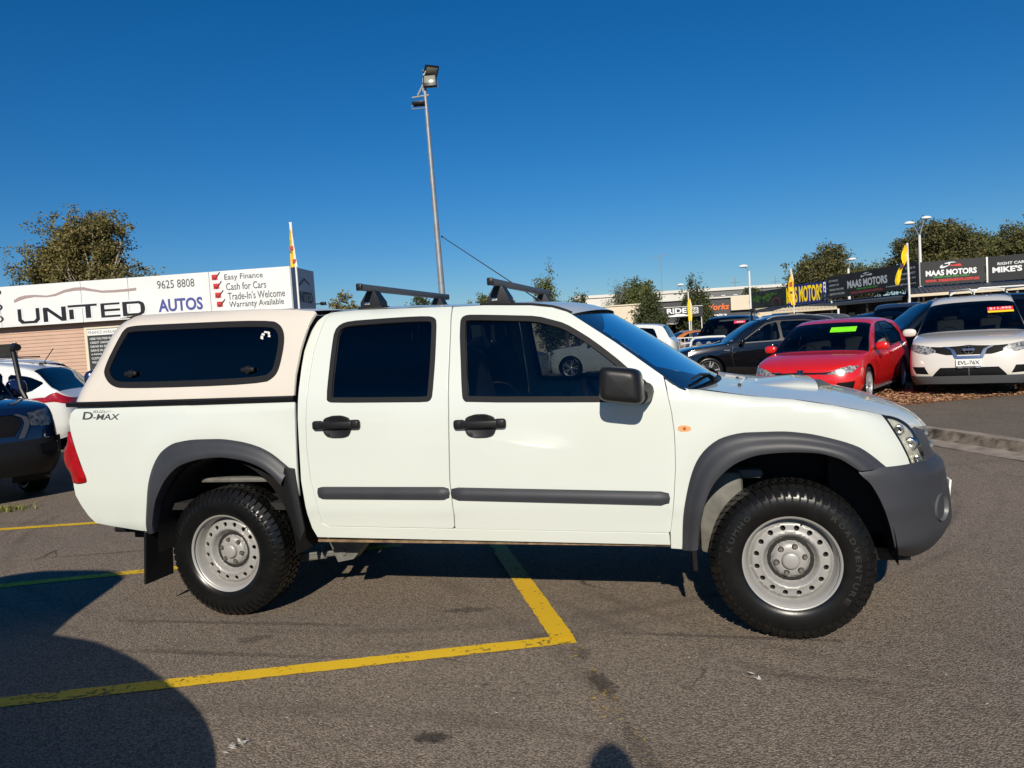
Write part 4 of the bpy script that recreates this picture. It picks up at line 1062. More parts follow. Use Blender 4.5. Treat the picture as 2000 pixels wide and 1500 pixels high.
class Car:
    """s runs from the nose (0) to the tail (L); local X = mid - s, so the nose points to +X"""
    def __init__(c, name, label, cat, loc, heading, spec, paint, group=None, step=.075):
        c.sp = spec; c.L = spec['L']; c.W = spec['W'] / 2; c.paint = paint; c.step = step
        c.mid = (spec['sf'] + spec['sr']) / 2
        c.top = spl(spec['top']); c.belt = spl(spec['belt'])
        c.dn = spec.get('dn', .45); c.dr = spec.get('dr', .35); c.n = spec.get('n', 3.0); c.nr = spec.get('nr', 3.6)
        c.z0 = spl(spec.get('z0', [(0, .24), (.6, .20), (c.L - .6, .20), (c.L, .30)]))
        c.noff = offset_tab(spec.get('noff', [(.2, .06), (.45, 0), (.65, .02), (.95, .12)]))
        c.toff = offset_tab(spec.get('toff', [(.3, .05), (.55, 0), (.9, .05), (1.3, .12)]))
        c.lean = spec.get('lean', .36)
        c.root = empty(name, loc, heading); tag(c.root, label, cat, group)
        c.kn = (c.W + c.dn) / (math.pi / 2) * .85; c.kr = (c.W + c.dr) / (math.pi / 2) * .85
        c.U0 = c.dn - c.kn * math.pi / 2; c.U1 = c.L - c.dr + c.kr * math.pi / 2
        c.vs = 2.1
        c.feats = []        # (name, loop in (U, v*vs), material, per side?, parent key)
    def su(c, U):
        if U < c.dn:
            th = min(math.pi / 2, (c.dn - U) / c.kn)
            return c.dn * (1 - math.sin(th) ** (2 / c.n)), c.W * max(0, math.cos(th)) ** (2 / c.n)
        if U > c.L - c.dr:
            th = min(math.pi / 2, (U - c.L + c.dr) / c.kr)
            return c.L - c.dr * (1 - math.sin(th) ** (2 / c.nr)), c.W * max(0, math.cos(th)) ** (2 / c.nr)
        return U, c.W
    def us(c, s):
        if s < c.dn: return c.dn - c.kn * math.asin(min(1, max(0, 1 - s / c.dn) ** (c.n / 2)))
        if s > c.L - c.dr: return c.L - c.dr + c.kr * math.asin(min(1, max(0, 1 - (c.L - s) / c.dr) ** (c.nr / 2)))
        return s
    def heights(c, s, w_):
        zt = c.top(s); k = w_ / c.W
        crown = c.sp.get('crown', .075) * k
        zb = min(c.belt(s), zt - .012 - crown * .5)
        ze = max(zb + .01, zt - crown)
        return c.z0(s), zb, ze, zt
    def pos(c, U, v, yk=1):
        s, w_ = c.su(U)
        z0, zb, ze, zt = c.heights(s, w_)
        yb = w_ * .955
        yr = max(yb - c.lean * (ze - zb), yb * .3)
        if v <= .55:
            t_ = v / .55; z = z0 + (zb - z0) * t_
            y = w_ * _cprof(t_)
        elif v <= .85:
            t_ = (v - .55) / .3
            z = zb + (ze - zb) * t_
            y = yb + (yr - yb) * (t_ ** 1.15)
        else:
            t_ = (v - .85) / .15 * math.pi / 2
            y = yr * math.cos(t_) ** .75 if t_ < math.pi / 2 - 1e-6 else 0
            z = ze + (zt - ze) * math.sin(t_) ** .85
        f = max(0, 1 - s / .75) ** 1.5; s2 = s + c.noff(z) * f
        f = max(0, 1 - (c.L - s) / .75) ** 1.5; s2 -= c.toff(z) * f
        return Vector((c.mid - s2, yk * y, z))
    def vz(c, U, z):
        s, w_ = c.su(U)
        z0, zb, ze, zt = c.heights(s, w_)
        if z <= zb: return .55 * (z - z0) / (zb - z0)
        return min(.86, .55 + .3 * (z - zb) / (ze - zb))
    def sz(c, pts): return [(c.us(s), c.vz(c.us(s), z) * c.vs) for s, z in pts]
    def yz(c, pts, rear=False):
        out = []
        for y, z in pts:
            th = math.acos(min(1, max(0, abs(y) / c.W) ** ((c.nr if rear else c.n) / 2)))
            U = (c.L - c.dr + c.kr * th) if rear else c.dn - c.kn * th
            out.append((U, c.vz(U, z) * c.vs))
        return out
    def feat(c, name, loop, mt, both=True, off=0.0): c.feats.append((name, loop, mt, both, off))
    def build(c, interior=True):
        cut = []
        for sw in (c.sp['sf'], c.sp['sr']):
            r_ = c.sp['wr'] * 1.13
            cut.append(c.sz([(sw + r_ * math.cos(2 * math.pi * i / 36), c.sp['wr'] + r_ * math.sin(2 * math.pi * i / 36)) for i in range(36)]))
        dom = [(c.U0, 0), (c.U1, 0), (c.U1, c.vs), (c.U0, c.vs)]
        loops = [dom] + cut + [f[1] for f in c.feats]
        P, T, O = cdt(loops, c.step)
        nf = len(c.feats)
        cls = {}
        for t_, o in zip(T, O):
            if 0 not in o or 1 in o or 2 in o: continue
            k = max([i - 3 for i in o if i >= 3], default=-1)
            if k >= 0 and c.feats[k][2] is None: continue
            cls.setdefault(k, []).append(t_)
        def half(yk): return lambda a, b: c.pos(a, max(0, min(1, b / c.vs)), yk)
        c.parts = {}
        def make(name, TT, mt, both, off):
            meshes = []
            for yk in (1, -1):
                used = sorted({i for t_ in TT for i in t_}); idx = {u_: i for i, u_ in enumerate(used)}
                fn = half(yk); V = []; N = []
                for u_ in used:
                    a, b = P[u_]
                    n = surf_normal(fn, a, min(max(b, .004), c.vs - .004), yk < 0, 2e-3)
                    if b > c.vs - 1e-4 or a < c.U0 + 1e-4 or a > c.U1 - 1e-4: n.y = 0; n.normalize()
                    V.append(fn(a, b) + n * off); N.append(n)
                F = []
                for t_ in TT:
                    q = [idx[i] for i in t_]; g = (V[q[1]] - V[q[0]]).cross(V[q[2]] - V[q[0]])
                    if g.dot(N[q[0]]) < 0: q.reverse()
                    F.append(tuple(q))
                meshes.append((V, F, N))
            if both:
                return [mk(name, V, F, mt, c.root, norms=N) for V, F, N in meshes]
            V = meshes[0][0] + meshes[1][0]; n0 = len(meshes[0][0])
            return [mk(name, V, meshes[0][1] + [tuple(i + n0 for i in q) for q in meshes[1][1]], mt, c.root, norms=meshes[0][2] + meshes[1][2])]
        c.parts['body'] = make('body', cls.get(-1, []), c.paint, False, 0)
        for k in range(nf):
            if k in cls:
                f = c.feats[k]
                c.parts.setdefault(f[0], []).extend(make(f[0], cls[k], f[2], f[3], f[4]))
        # wheels
        for sw in (c.sp['sf'], c.sp['sr']):
            for yk in (-1, 1):
                wv = empty('wheel', (c.mid - sw, yk * (c.W - .115), c.sp['wr'])); wv.parent = c.root
                wv.scale = (c.sp['wr'], 1, c.sp['wr'])
                if yk > 0: wv.rotation_euler = (0, 0, math.pi)
                for k, d in WM.items(): link(k, d, None, wv)
                mb = MB(); r_ = c.sp['wr'] * 1.14
                mb.grid(lambda u_, v_: Vector((c.mid - sw + r_ * math.cos(math.pi * (u_ * 1.3 - .15)), yk * (c.W * .97 - .02 - v_ * .40), c.sp['wr'] + r_ * math.sin(math.pi * (u_ * 1.3 - .15)))), 16, 1)
                mb.build('arch_liner', DARK, c.root)
        mb = MB(); zf = c.z0(c.L / 2)
        mb.box((c.mid - c.L / 2, 0, zf + .05), (c.L - .5, c.W * 1.80 - .55, .10)); mb.box((c.mid - c.L / 2, 0, zf + .04), (c.sp['sr'] - c.sp['sf'] - c.sp['wr'] * 2.4, c.W * 1.84, .06)); mb.build('underbody', DARK, c.root)
        if interior:
            xh = c.mid - c.sp['ws'][1]; zb = c.belt(c.sp['ws'][1]); W_ = c.W
            mb = MB(); mb.box((c.mid - (c.sp['ws'][0] + c.sp['rg'][0]) / 2, 0, zb - .42), (c.sp['rg'][0] - c.sp['ws'][0] + .3, W_ * 1.7, .05)); mb.build('cabin_floor', INTER, c.root)
            mb = MB(); mb.bevbox((c.mid - c.sp['ws'][0] - .18, 0, zb - .14), (.45, W_ * 1.72, .22), .06); mb.build('dashboard', INTER, c.root)
            for y in (-.36, .36):
                for x in ((xh - .35,), (xh - .35, xh - 1.2))[c.sp.get('rows', 2) - 1]:
                    mb = MB(); mb.bevbox((x, y, zb - .05), (.14, .46, .62), .05, rot=Matrix.Rotation(R(-12), 3, 'Y')); mb.bevbox((x + .24, y, zb - .30), (.46, .48, .14), .05)
                    mb.bevbox((x - .07, y, zb + .33), (.09, .24, .16), .03); mb.build('seat', CLOTH, c.root, sharp=60)
            mb = MB(); q = Matrix.Rotation(R(65), 3, 'Y'); cpt = Vector((c.mid - c.sp['ws'][0] - .52, -.36, zb - .02))
            mb.add([cpt + q @ Vector(((.17 + .014 * math.cos(b)) * math.cos(a), (.17 + .014 * math.cos(b)) * math.sin(a), .014 * math.sin(b))) for a in [2 * math.pi * i / 20 for i in range(20)] for b in [2 * math.pi * j / 6 for j in range(6)]],
                   [(i * 6 + j, ((i + 1) % 20) * 6 + j, ((i + 1) % 20) * 6 + (j + 1) % 6, i * 6 + (j + 1) % 6) for i in range(20) for j in range(6)])
            mb.build('steering_wheel', INTER, c.root)
        return c
    # ---- standard glazing
    def glaze(c, side_loops, glassm=None, sg=None, ws=True, rear=True, frame=None):
        g = glassm or CARGLASS
        a, b = c.sp['ws']
        if ws: c.feat('windscreen_border', [(a, .872 * c.vs), (b + .015, .858 * c.vs), (b + .015, 1.05 * c.vs), (a, 1.05 * c.vs)], BLACK, False, .0)
        if frame: c.feat('window_frame', c.sz(resample(frame, .2)), BLACK, True, .0)
        if ws: c.feat('windscreen', [(a + .03, .885 * c.vs), (b - .02, .868 * c.vs), (b - .02, 1.05 * c.vs), (a + .03, 1.05 * c.vs)], g, False, -.004)
        a, b = c.sp['rg']
        if rear: c.feat('rear_screen', [(a + .03, .872 * c.vs), (b - .03, .888 * c.vs), (b - .03, 1.05 * c.vs), (a + .03, 1.05 * c.vs)], g, False, -.004)
        for L in side_loops: c.feat('side_window', c.sz(smooth_loop(resample(L, .25), 1)), sg or g, True, -.006)
    def seam(c, pts, front=False, wd=.010):
        P_ = c.yz(resample(pts, .12, False)) if front else c.sz(resample(pts, .12, False))
        L_, R_ = [], []
        for i, q in enumerate(P_):
            a = Vector(P_[max(i - 1, 0)]); b = Vector(P_[min(i + 1, len(P_) - 1)]); t_ = (b - a).normalized(); n_ = Vector((-t_.y, t_.x)) * wd / 2
            L_.append((q[0] + n_.x, q[1] + n_.y)); R_.append((q[0] - n_.x, q[1] - n_.y))
        c.feat('shut_line', L_ + R_[::-1], BLACK, True, -.004)
    def sheet(c, name, U, v0, yc, w_, h_, mt, off=.008, curved=True):
        """a sticker or plate lying on the windscreen: lower edge at v0, centre y=yc"""
        p0 = c.pos(U, v0); return p0
    def on_surface(c, y, z, rear=False):
        U, v = c.yz([(y, z)], rear)[0]
        yk = 1 if y >= 0 else -1
        p_ = c.pos(U, v / c.vs, yk); n = surf_normal(lambda a, b: c.pos(a, max(0, min(1, b / c.vs)), yk), U, v, yk < 0, 3e-3)
        return p_, n
    def board(c, name, y, z, w_, h_, mt, off=.02, th=.012, rear=False):
        p_, n = c.on_surface(y + 1e-4, z, rear)
        if abs(y) < .05: n.y = 0; n.normalize()
        r_ = Vector((0, 0, 1)).cross(n).normalized(); u_ = n.cross(r_)
        fr = Frame(p_ + n * off - r_ * w_ / 2 - u_ * h_ / 2, r_, u_, n)
        o = fr.rect(name, 0, 0, w_, h_, th, mt, c.root, -th)
        return o, fr
    def ws_frame(c, yc, t_, w_, h_):
        """frame tangent to the windscreen at fraction t_ (0 = cowl, 1 = header)"""
        a, b = c.sp['ws']; U = a + (b - a) * t_
        # find v giving y
        best = min((abs(c.pos(U, v_).y - abs(yc)), v_) for v_ in [.86 + .14 * i / 60 for i in range(61)])[1]
        yk = 1 if yc >= 0 else -1
        p_ = c.pos(U, best, yk); n = surf_normal(lambda q, w2: c.pos(q, max(0, min(1, w2 / c.vs)), yk), U, min(best, .995) * c.vs, yk < 0, 3e-3)
        r_ = Vector((0, 0, 1)).cross(n).normalized(); u_ = n.cross(r_)
        return Frame(p_ + n * .012 - r_ * w_ / 2 - u_ * h_ / 2, r_, u_, n)
    def mirror(c, s, z, mt, size=(.13, .22, .15)):
        for yk in (-1, 1):
            y = c.pos(c.us(s), c.vz(c.us(s), z)).y
            mb = MB()
            def pt(u_, v_):
                th = (u_ - .5) * math.pi; ph = v_ * 2 * math.pi
                f = lambda a, e: math.copysign(abs(a) ** e, a)
                return Vector((c.mid - s + size[0] / 2 * f(math.cos(th), .7) * f(math.cos(ph), .6), yk * (y + .03 + size[1] / 2 + size[1] / 2 * f(math.sin(th), .8)), z + .03 + size[2] / 2 * f(math.cos(th), .7) * f(math.sin(ph), .6)))
            mb.grid(pt, 10, 14); o = mb.build('door_mirror', mt, c.root, sharp=80)
            mb = MB(); mb.tube([(c.mid - s, yk * (y - .02), z - .02), (c.mid - s, yk * (y + .08), z - .01)], .025, 6); mb.build('mirror_stalk', BLACK, o)
    def rails(c, s0, s1, mt, h=.045):
        for yk in (-1, 1):
            pts = []
            for i in range(13):
                s = s0 + (s1 - s0) * i / 12; q = c.pos(c.us(s), .86, yk); e = min(1, min(i, 12 - i) / 1.0)
                pts.append(q + Vector((0, -yk * .03, .012 + h * e)))
            mb = MB(); mb.tube(pts, .014, 6); mb.build('roof_rail', mt, c.root)
    def line(c, name, pts, r_, mt, both=True, off=.0):
        for yk in ((-1, 1) if both else (1,)):
            mb = MB(); mb.tube([c.pos(c.us(s), c.vz(c.us(s), z), yk) + Vector((0, yk * off, 0)) for s, z in pts], r_, 6); mb.build(name, mt, c.root)
    def handles(c, ss, z, mt):
        for s in ss:
            for yk in (-1, 1):
                q = c.pos(c.us(s), c.vz(c.us(s), z), yk)
                mb = MB(); mb.bevbox(q + Vector((0, yk * .015, 0)), (.17, .03, .03), .01); mb.build('door_handle', mt, c.root)
_cprof = spl([(0, .90), (.12, .955), (.3, .992), (.55, 1.0), (.8, .988), (1, .955)])
def paint(name, col, rough=.25, metal=0.0): return mat(name, col, rough, metal=metal, coat=1.0, noise=.02, nscale=2)
RED = paint('red_paint', (.64, .012, .010)); PWHITE = paint('pearl_white_paint', (.68, .645, .58)); PBLACK = paint('black_paint', (.0035, .004, .005), .12)
NAVY = paint('navy_paint', (.010, .022, .085), .2, .3); DKBLUE = paint('dark_blue_paint', (.005, .012, .045), .15, .2); PWHITE2 = paint('plain_white_paint', (.64, .65, .64)); PGREY = paint('dark_grey_paint', (.03, .04, .055), .2, .3)
ORANGE = paint('orange_paint', (.42, .14, .03)); SILVER = paint('silver_paint', (.45, .46, .47), .3, .6)
GRILLE = mat('grille_black', (.006, .006, .007), .6, spec=.15); SILTRIM = mat('silver_trim', (.35, .36, .38), .35, metal=.7)
LAMPG = mat('headlamp_unit', (.26, .26, .26), .22, metal=.2, coat=.7, noise=.95, nscale=26)
LAMPD = mat('dark_headlamp_unit', (.07, .075, .08), .25, metal=.1, coat=.6, noise=.85, nscale=22)
STK_G = mat('green_sticker', (.22, .90, .01), .6); STK_R = mat('red_sticker', (.75, .02, .04), .6); STK_Y = mat('yellow_sticker', (.85, .60, .02), .6)
STK_P = mat('pink_sticker', (.75, .05, .12), .6)
INKY = mat('green_ink', (.10, .45, .02), .6)

SUV = dict(L=4.64, W=1.82, sf=.93, sr=3.63, wr=.355, ws=(1.22, 2.02), rg=(4.02, 4.50), top=[(0, .88), (.12, .95), (.35, 1.0), (.8, 1.055), (1.2, 1.10), (1.6, 1.37), (2.02, 1.62), (2.4, 1.73), (3.0, 1.75), (3.6, 1.70), (4.05, 1.60), (4.40, 1.22), (4.55, 1.08), (4.64, 1.0)], belt=[(0, .80), (.5, .95), (1.2, 1.02), (2.4, 1.05), (3.4, 1.10), (4.1, 1.17), (4.64, 1.05)])
SUVWIN = [[(1.62, 1.07), (2.30, 1.50), (2.42, 1.53), (2.46, 1.08)], [(2.52, 1.08), (2.49, 1.535), (3.15, 1.53), (3.40, 1.50), (3.38, 1.13)], [(3.46, 1.14), (3.48, 1.49), (3.75, 1.42), (3.98, 1.24)]]
HATCH = dict(L=4.26, W=1.79, sf=.85, sr=3.48, wr=.318, dn=.55, ws=(1.06, 1.90), rg=(3.66, 4.10), lean=.36, top=[(0, .63), (.1, .70), (.35, .79), (.7, .86), (1.04, .905), (1.5, 1.19), (1.90, 1.39), (2.3, 1.465), (2.8, 1.475), (3.4, 1.44), (3.68, 1.36), (3.98, 1.05), (4.12, .93), (4.26, .86)], belt=[(0, .55), (.5, .74), (1.1, .84), (2.2, .88), (3.2, .94), (3.8, 1.0), (4.26, .9)], noff=[(.2, .05), (.40, 0), (.6, .03), (.8, .12)])
HATCHWIN = [[(1.46, .915), (2.14, 1.30), (2.42, 1.35), (2.58, .925)], [(2.64, .93), (2.48, 1.36), (2.95, 1.355), (3.32, 1.29), (3.55, 1.12), (3.48, .99)]]
UTE = dict(L=5.3, W=1.86, sf=.90, sr=4.12, wr=.39, ws=(1.42, 2.05), rg=(3.45, 3.80), lean=.34, z0=[(0, .42), (.6, .36), (4.6, .36), (5.3, .5)], rows=2, n=3.4,
    top=[(0, 1.02), (.1, 1.08), (.4, 1.14), (.9, 1.18), (1.42, 1.20), (1.72, 1.50), (2.05, 1.76), (2.4, 1.815), (3.0, 1.81), (3.42, 1.77), (3.62, 1.50), (3.80, 1.18), (4.4, 1.16), (5.2, 1.15), (5.3, 1.12)], belt=[(0, .95), (.6, 1.06), (1.4, 1.12), (2.5, 1.15), (3.6, 1.17), (3.9, 1.12), (5.3, 1.10)], noff=[(.3, .10), (.55, 0), (.8, .02), (1.1, .10)], toff=[(.3, .02), (1.2, .0)])
UTEWIN = [[(1.78, 1.18), (2.28, 1.66), (2.40, 1.68), (2.44, 1.18)], [(2.52, 1.18), (2.49, 1.685), (3.22, 1.66), (3.40, 1.52), (3.44, 1.22)]]
CROSS = dict(L=4.78, W=1.88, sf=.90, sr=3.80, wr=.36, ws=(1.35, 2.25), rg=(4.05, 4.55), lean=.38, top=[(0, .82), (.15, .90), (.5, .97), (1.0, 1.02), (1.35, 1.06), (1.8, 1.34), (2.25, 1.57), (2.7, 1.655), (3.2, 1.66), (3.7, 1.60), (4.08, 1.50), (4.45, 1.16), (4.65, 1.02), (4.78, .95)], belt=[(0, .75), (.6, .90), (1.35, .98), (2.5, 1.02), (3.5, 1.06), (4.2, 1.12), (4.78, 1.0)])
CROSSWIN = [[(1.70, 1.03), (2.35, 1.44), (2.62, 1.50), (2.66, 1.05)], [(2.72, 1.05), (2.69, 1.505), (3.30, 1.49), (3.56, 1.44), (3.60, 1.10)], [(3.68, 1.11), (3.66, 1.42), (3.95, 1.33), (4.15, 1.20)]]
def grow(L, d): return inset_loop(L, -d)

# --- red hatchback
c = Car('hatchback', 'glossy red three door hatchback with a lime green windscreen sticker', 'hatchback', (4.86, 11.08, .06), R(-90 - 23), HATCH, RED, step=.06)
c.seam([(1.36, .80), (1.34, .60), (1.42, .24)]); c.seam([(2.66, .93), (2.70, .70), (2.66, .24), (1.42, .24)]); c.seam([(.86, .71), (.60, .66), (.46, .61), (.001, .61)], True); c.seam([(.48, .66), (.53, .62), (.53, .56)]); c.seam([(3.72, .93), (3.80, .60), (3.80, .40)])
c.glaze(HATCHWIN, frame=[(1.40, .895), (2.14, 1.335), (2.42, 1.38), (2.95, 1.38), (3.34, 1.31), (3.59, 1.12), (3.50, .965), (2.64, .905)])
c.feat('grille', c.yz([(.001, .555), (.62, .575), (.62, .61), (.001, .595)]), GRILLE, False, .002)
c.feat('lower_intake', c.yz([(.001, .24), (.42, .24), (.46, .36), (.001, .36)]), GRILLE, False, -.01)
c.feat('side_intake', c.yz([(.55, .31), (.80, .30), (.82, .43), (.58, .41)]), GRILLE, True, -.01)
c.feat('head_lamp', c.yz([(.44, .555), (.62, .545), (.80, .575), (.875, .665), (.80, .70), (.62, .645)]), LAMPG, True, .006)
c.feat('tail_lamp', c.yz([(.5, .78), (.86, .78), (.87, .93), (.55, .95)], True), REDLENS, True, .004)
c.build()
c.mirror(1.42, .92, RED); c.line('sill_trim', [(1.3, .22), (2.0, .215), (2.9, .215)], .022, SILTRIM, off=.015)
c.line('grille_strip', [(.012, .553), (.03, .555), (.08, .558)], .007, CHROME)
o, fr = c.board('badge_disc', 0, .578, .10, .10, GRILLE, .02)
mb = MB(); ctr = fr.p(.05, .05, .006)
mb.add([ctr + fr.r * (r_ * math.cos(a)) + fr.u * (r_ * math.sin(a)) + fr.n * dd for a in [2 * math.pi * i / 24 for i in range(24)] for r_, dd in ((.046, 0), (.051, .006), (.056, 0))], [(3 * i + j, 3 * ((i + 1) % 24) + j, 3 * ((i + 1) % 24) + j + 1, 3 * i + j + 1) for i in range(24) for j in range(2)]); mb.build('badge_ring', CHROME, o)
fr.text('badge_letter', 'V', .027, .052, .046, .036, CHROME, o, .02, d=.008); fr.text('badge_letter', 'W', .019, .010, .062, .040, CHROME, o, .02, d=.008)
o2, f2 = c.board('model_badge', -.42, .586, .11, .03, GRILLE, .012); f2.text('badge_letters', 'GTI', .01, .003, .09, .024, SILTRIM, o2, .01)
sf = c.ws_frame(.30, .66, .44, .17)
o = sf.rect('price_sticker', 0, 0, .44, .17, .002, STK_G, c.root); sf.text('sticker_print', 'SUMMER', .12, .115, .2, .028, INKY, o, d=.004); sf.text('sticker_print', 'DRIVE AWAY NO MORE TO PAY', .04, .02, .36, .018, INKY, o, d=.004)
c.handles((2.48,), .80, RED)

# --- white suv at the right edge
c = Car('suv', 'pearl white SUV with a red and yellow price sticker', 'SUV', (7.40, 11.95, .07), R(-90 - 17), SUV, PWHITE, step=.06)
c.seam([(1.46, 1.0), (1.42, .70), (1.50, .26)]); c.seam([(2.49, 1.03), (2.52, .70), (2.48, .24)]); c.seam([(.88, .925), (.60, .905), (.001, .905)], True); c.seam([(.60, .86), (.62, .70), (.60, .56)])
c.glaze(SUVWIN, frame=[(1.56, 1.045), (2.28, 1.53), (2.45, 1.56), (3.15, 1.56), (3.5, 1.515), (3.78, 1.445), (4.03, 1.23), (3.4, 1.10), (2.5, 1.05)])
c.feat('grille', c.yz([(.001, .72), (.33, .72), (.60, .80), (.60, .88), (.001, .885)]), GRILLE, False, -.004)
c.feat('chrome_vee', c.yz([(.001, .655), (.20, .655), (.41, .87), (.35, .875), (.165, .70), (.001, .70)]), CHROME, False, .012)
c.feat('head_lamp', c.yz([(.50, .775), (.62, .74), (.80, .78), (.895, .87), (.87, .915), (.62, .865)]), LAMPG, True, .008)
c.feat('lower_intake', c.yz([(.001, .355), (.56, .355), (.42, .51), (.001, .51)]), GRILLE, False, -.012)
c.feat('fog_recess', c.yz([(.60, .40), (.80, .41), (.85, .53), (.66, .53)]), GRILLE, True, -.01)
c.feat('lower_bumper', [(c.U0, 0), (c.us(.62), 0), (c.us(.60), .055 * c.vs), (c.us(.3), .12 * c.vs), (c.U0, .13 * c.vs)], mat('bumper_grey', (.07, .075, .08), .45), False, .01)
c.build()
c.mirror(1.62, 1.07, PWHITE, (.14, .24, .16)); c.rails(2.3, 3.9, SILTRIM)
o, fr = c.board('number_plate', 0, .585, .37, .115, PLATE, .03); fr.text('plate_number', 'EVL-76X', .03, .025, .31, .065, INK, o, .01)
for y in (-.13, .13): c.board('plate_bracket', y, .515, .07, .035, SILTRIM, .03)
p_, n = c.on_surface(1e-3, .79)
mb = MB(); mb.add([p_ + n * .03 + Vector((0, (r_ * math.cos(a)), r_ * math.sin(a))) + n * dd for a in [2 * math.pi * i / 28 for i in range(28)] for r_, dd in ((.058, 0), (.066, .01), (.075, 0))], [(3 * i + j, 3 * ((i + 1) % 28) + j, 3 * ((i + 1) % 28) + j + 1, 3 * i + j + 1) for i in range(28) for j in range(2)]); o = mb.build('badge_ring', CHROME, c.root)
o, fr = c.board('badge_bar', 0, .79, .17, .034, CHROME, .045); fr.text('badge_letters', 'NISSAN', .02, .007, .13, .02, INK, o, d=.003)
sf = c.ws_frame(.46, .62, .40, .18)
o = sf.rect('price_sticker', 0, .06, .40, .12, .002, STK_R, c.root); sf.rect('sticker_band', 0, 0, .40, .06, .002, STK_Y, o)
sf.text('price_print', '$11,995', .03, .085, .34, .075, PLATE, o, .02, d=.005)

# --- black crossover, side on, behind the red car
c = Car('crossover', 'black crossover with silver roof rail, side on behind the red hatchback', 'SUV', (3.72, 16.28, .06), R(190), CROSS, PBLACK, step=.06)
c.seam([(1.50, .97), (1.46, .70), (1.55, .26)]); c.seam([(2.69, 1.01), (2.72, .70), (2.70, .24)]); c.seam([(3.60, 1.05), (3.50, .80), (3.42, .5)])
c.glaze(CROSSWIN, sg=CARGLASS, frame=[(1.62, 1.0), (2.33, 1.47), (2.62, 1.53), (3.3, 1.52), (3.66, 1.45), (3.98, 1.36), (4.2, 1.18), (3.6, 1.07), (2.7, 1.02)])
c.feat('grille', c.yz([(.001, .52), (.5, .54), (.55, .72), (.001, .76)]), GRILLE, False, -.004)
c.feat('head_lamp', c.yz([(.55, .68), (.75, .66), (.92, .74), (.90, .80), (.62, .78)]), LAMPD, True, .006)
c.feat('tail_lamp', c.yz([(.5, .85), (.9, .85), (.9, 1.0), (.5, 1.0)], True), REDLENS, True, .004)
c.build(); c.mirror(1.70, 1.03, PBLACK); c.rails(2.4, 4.0, SILTRIM, .03)
c.line('window_trim', [(1.66, 1.015), (2.4, 1.025), (3.3, 1.06), (4.1, 1.14)], .008, SILTRIM, off=.004); c.handles((2.5, 3.4), .92, PBLACK)
c.line('vent_trim', [(1.28, .86), (1.42, .86)], .012, SILTRIM, off=.006)
mb = MB()

# --- navy ute with a bull bar
def ute_front(c, lamp=LAMPG):
    c.feat('grille', c.yz([(.001, .70), (.5, .72), (.55, .95), (.001, .98)]), GRILLE, False, -.004)
    c.feat('head_lamp', c.yz([(.58, .80), (.80, .80), (.91, .90), (.88, .97), (.60, .95)]), lamp, True, .006)
    c.feat('lower_intake', c.yz([(.001, .46), (.55, .46), (.55, .62), (.001, .62)]), GRILLE, False, -.01)
c = Car('ute', 'navy blue ute with a white bull bar and pink windscreen sticker', 'ute', (3.12, 22.4, .06), R(-90 - 16), UTE, NAVY)
c.glaze(UTEWIN); ute_front(c); c.feat('tray_top', [(c.us(3.95), .90 * c.vs), (c.us(5.1), .90 * c.vs), (c.us(5.1), 1.05 * c.vs), (c.us(3.95), 1.05 * c.vs)], GRILLE, False, -.02)
c.build(); c.mirror(1.80, 1.2, NAVY, (.12, .22, .22))
mb = MB(); x = c.mid + .07
for yk in (-1, 1): mb.tube([(x - .05, yk * .80, .62), (x, yk * .62, .85), (x, yk * .56, 1.08), (x - .02, yk * .46, 1.16), (x - .02, 0, 1.17)], .035, 8)
mb.tube([(x - .12, -.92, .78), (x, -.6, .80), (x, .6, .80), (x - .12, .92, .78)], .035, 8); mb.tube([(x - .1, -.9, .98), (x - .01, -.62, 1.02)], .03, 8); mb.tube([(x - .1, .9, .98), (x - .01, .62, 1.02)], .03, 8)
bb = mb.build('bull_bar', mat('bull_bar_white', (.75, .75, .74), .3), c.root)
for y in (-.32, 0, .32):
    mb = MB(); mb.lathe([(-.04, .06), (.02, .09), (.05, .085), (.055, .001)], 18, 'X', (x + .03, y, .95)); mb.build('driving_lamp', LAMPG, bb)
sf = c.ws_frame(.46, .62, .36, .12); o = sf.rect('price_sticker', 0, 0, .36, .12, .002, STK_P, c.root); sf.text('sticker_print', '4X4', .07, .03, .22, .06, PLATE, o, .03, d=.004)
mb = MB(); mb.tube([(c.mid - 1.55, .93, 1.15), (c.mid - 2.0, .80, 1.72), (c.mid - 2.0, .80, 1.92)], .04, 8); mb.tube([(c.mid - 1.93, .80, 1.93), (c.mid - 2.1, .80, 1.93)], .06, 8); mb.build('snorkel', BLACK, c.root)

# --- black 4WD side on between the red and the white car
c = Car('four_wheel_drive', 'black four wheel drive side on between the red hatchback and white SUV', 'SUV', (7.6, 14.75, .06), R(180 + 5), dict(SUV, L=4.9, sr=3.75, top=[(0, 1.0), (.12, 1.07), (.35, 1.12), (.8, 1.16), (1.25, 1.20), (1.6, 1.46), (1.98, 1.72), (2.4, 1.80), (3.0, 1.81), (3.9, 1.79), (4.45, 1.72), (4.75, 1.3), (4.9, 1.1)], belt=[(0, .95), (.5, 1.05), (1.2, 1.12), (2.4, 1.15), (4.9, 1.18)], rg=(4.45, 4.75), wr=.38), PBLACK)
c.glaze([[(1.62, 1.16), (2.22, 1.62), (2.42, 1.66), (2.46, 1.17)], [(2.52, 1.17), (2.49, 1.665), (3.4, 1.66), (3.42, 1.18)], [(3.50, 1.19), (3.48, 1.66), (4.2, 1.63), (4.3, 1.22)]], sg=CARGLASS)
c.feat('head_lamp', c.yz([(.58, .86), (.80, .84), (.9, .92), (.87, .98), (.60, .96)]), LAMPD, True, .006); c.feat('grille', c.yz([(.001, .70), (.5, .72), (.55, .95), (.001, .98)]), GRILLE, False, -.004)
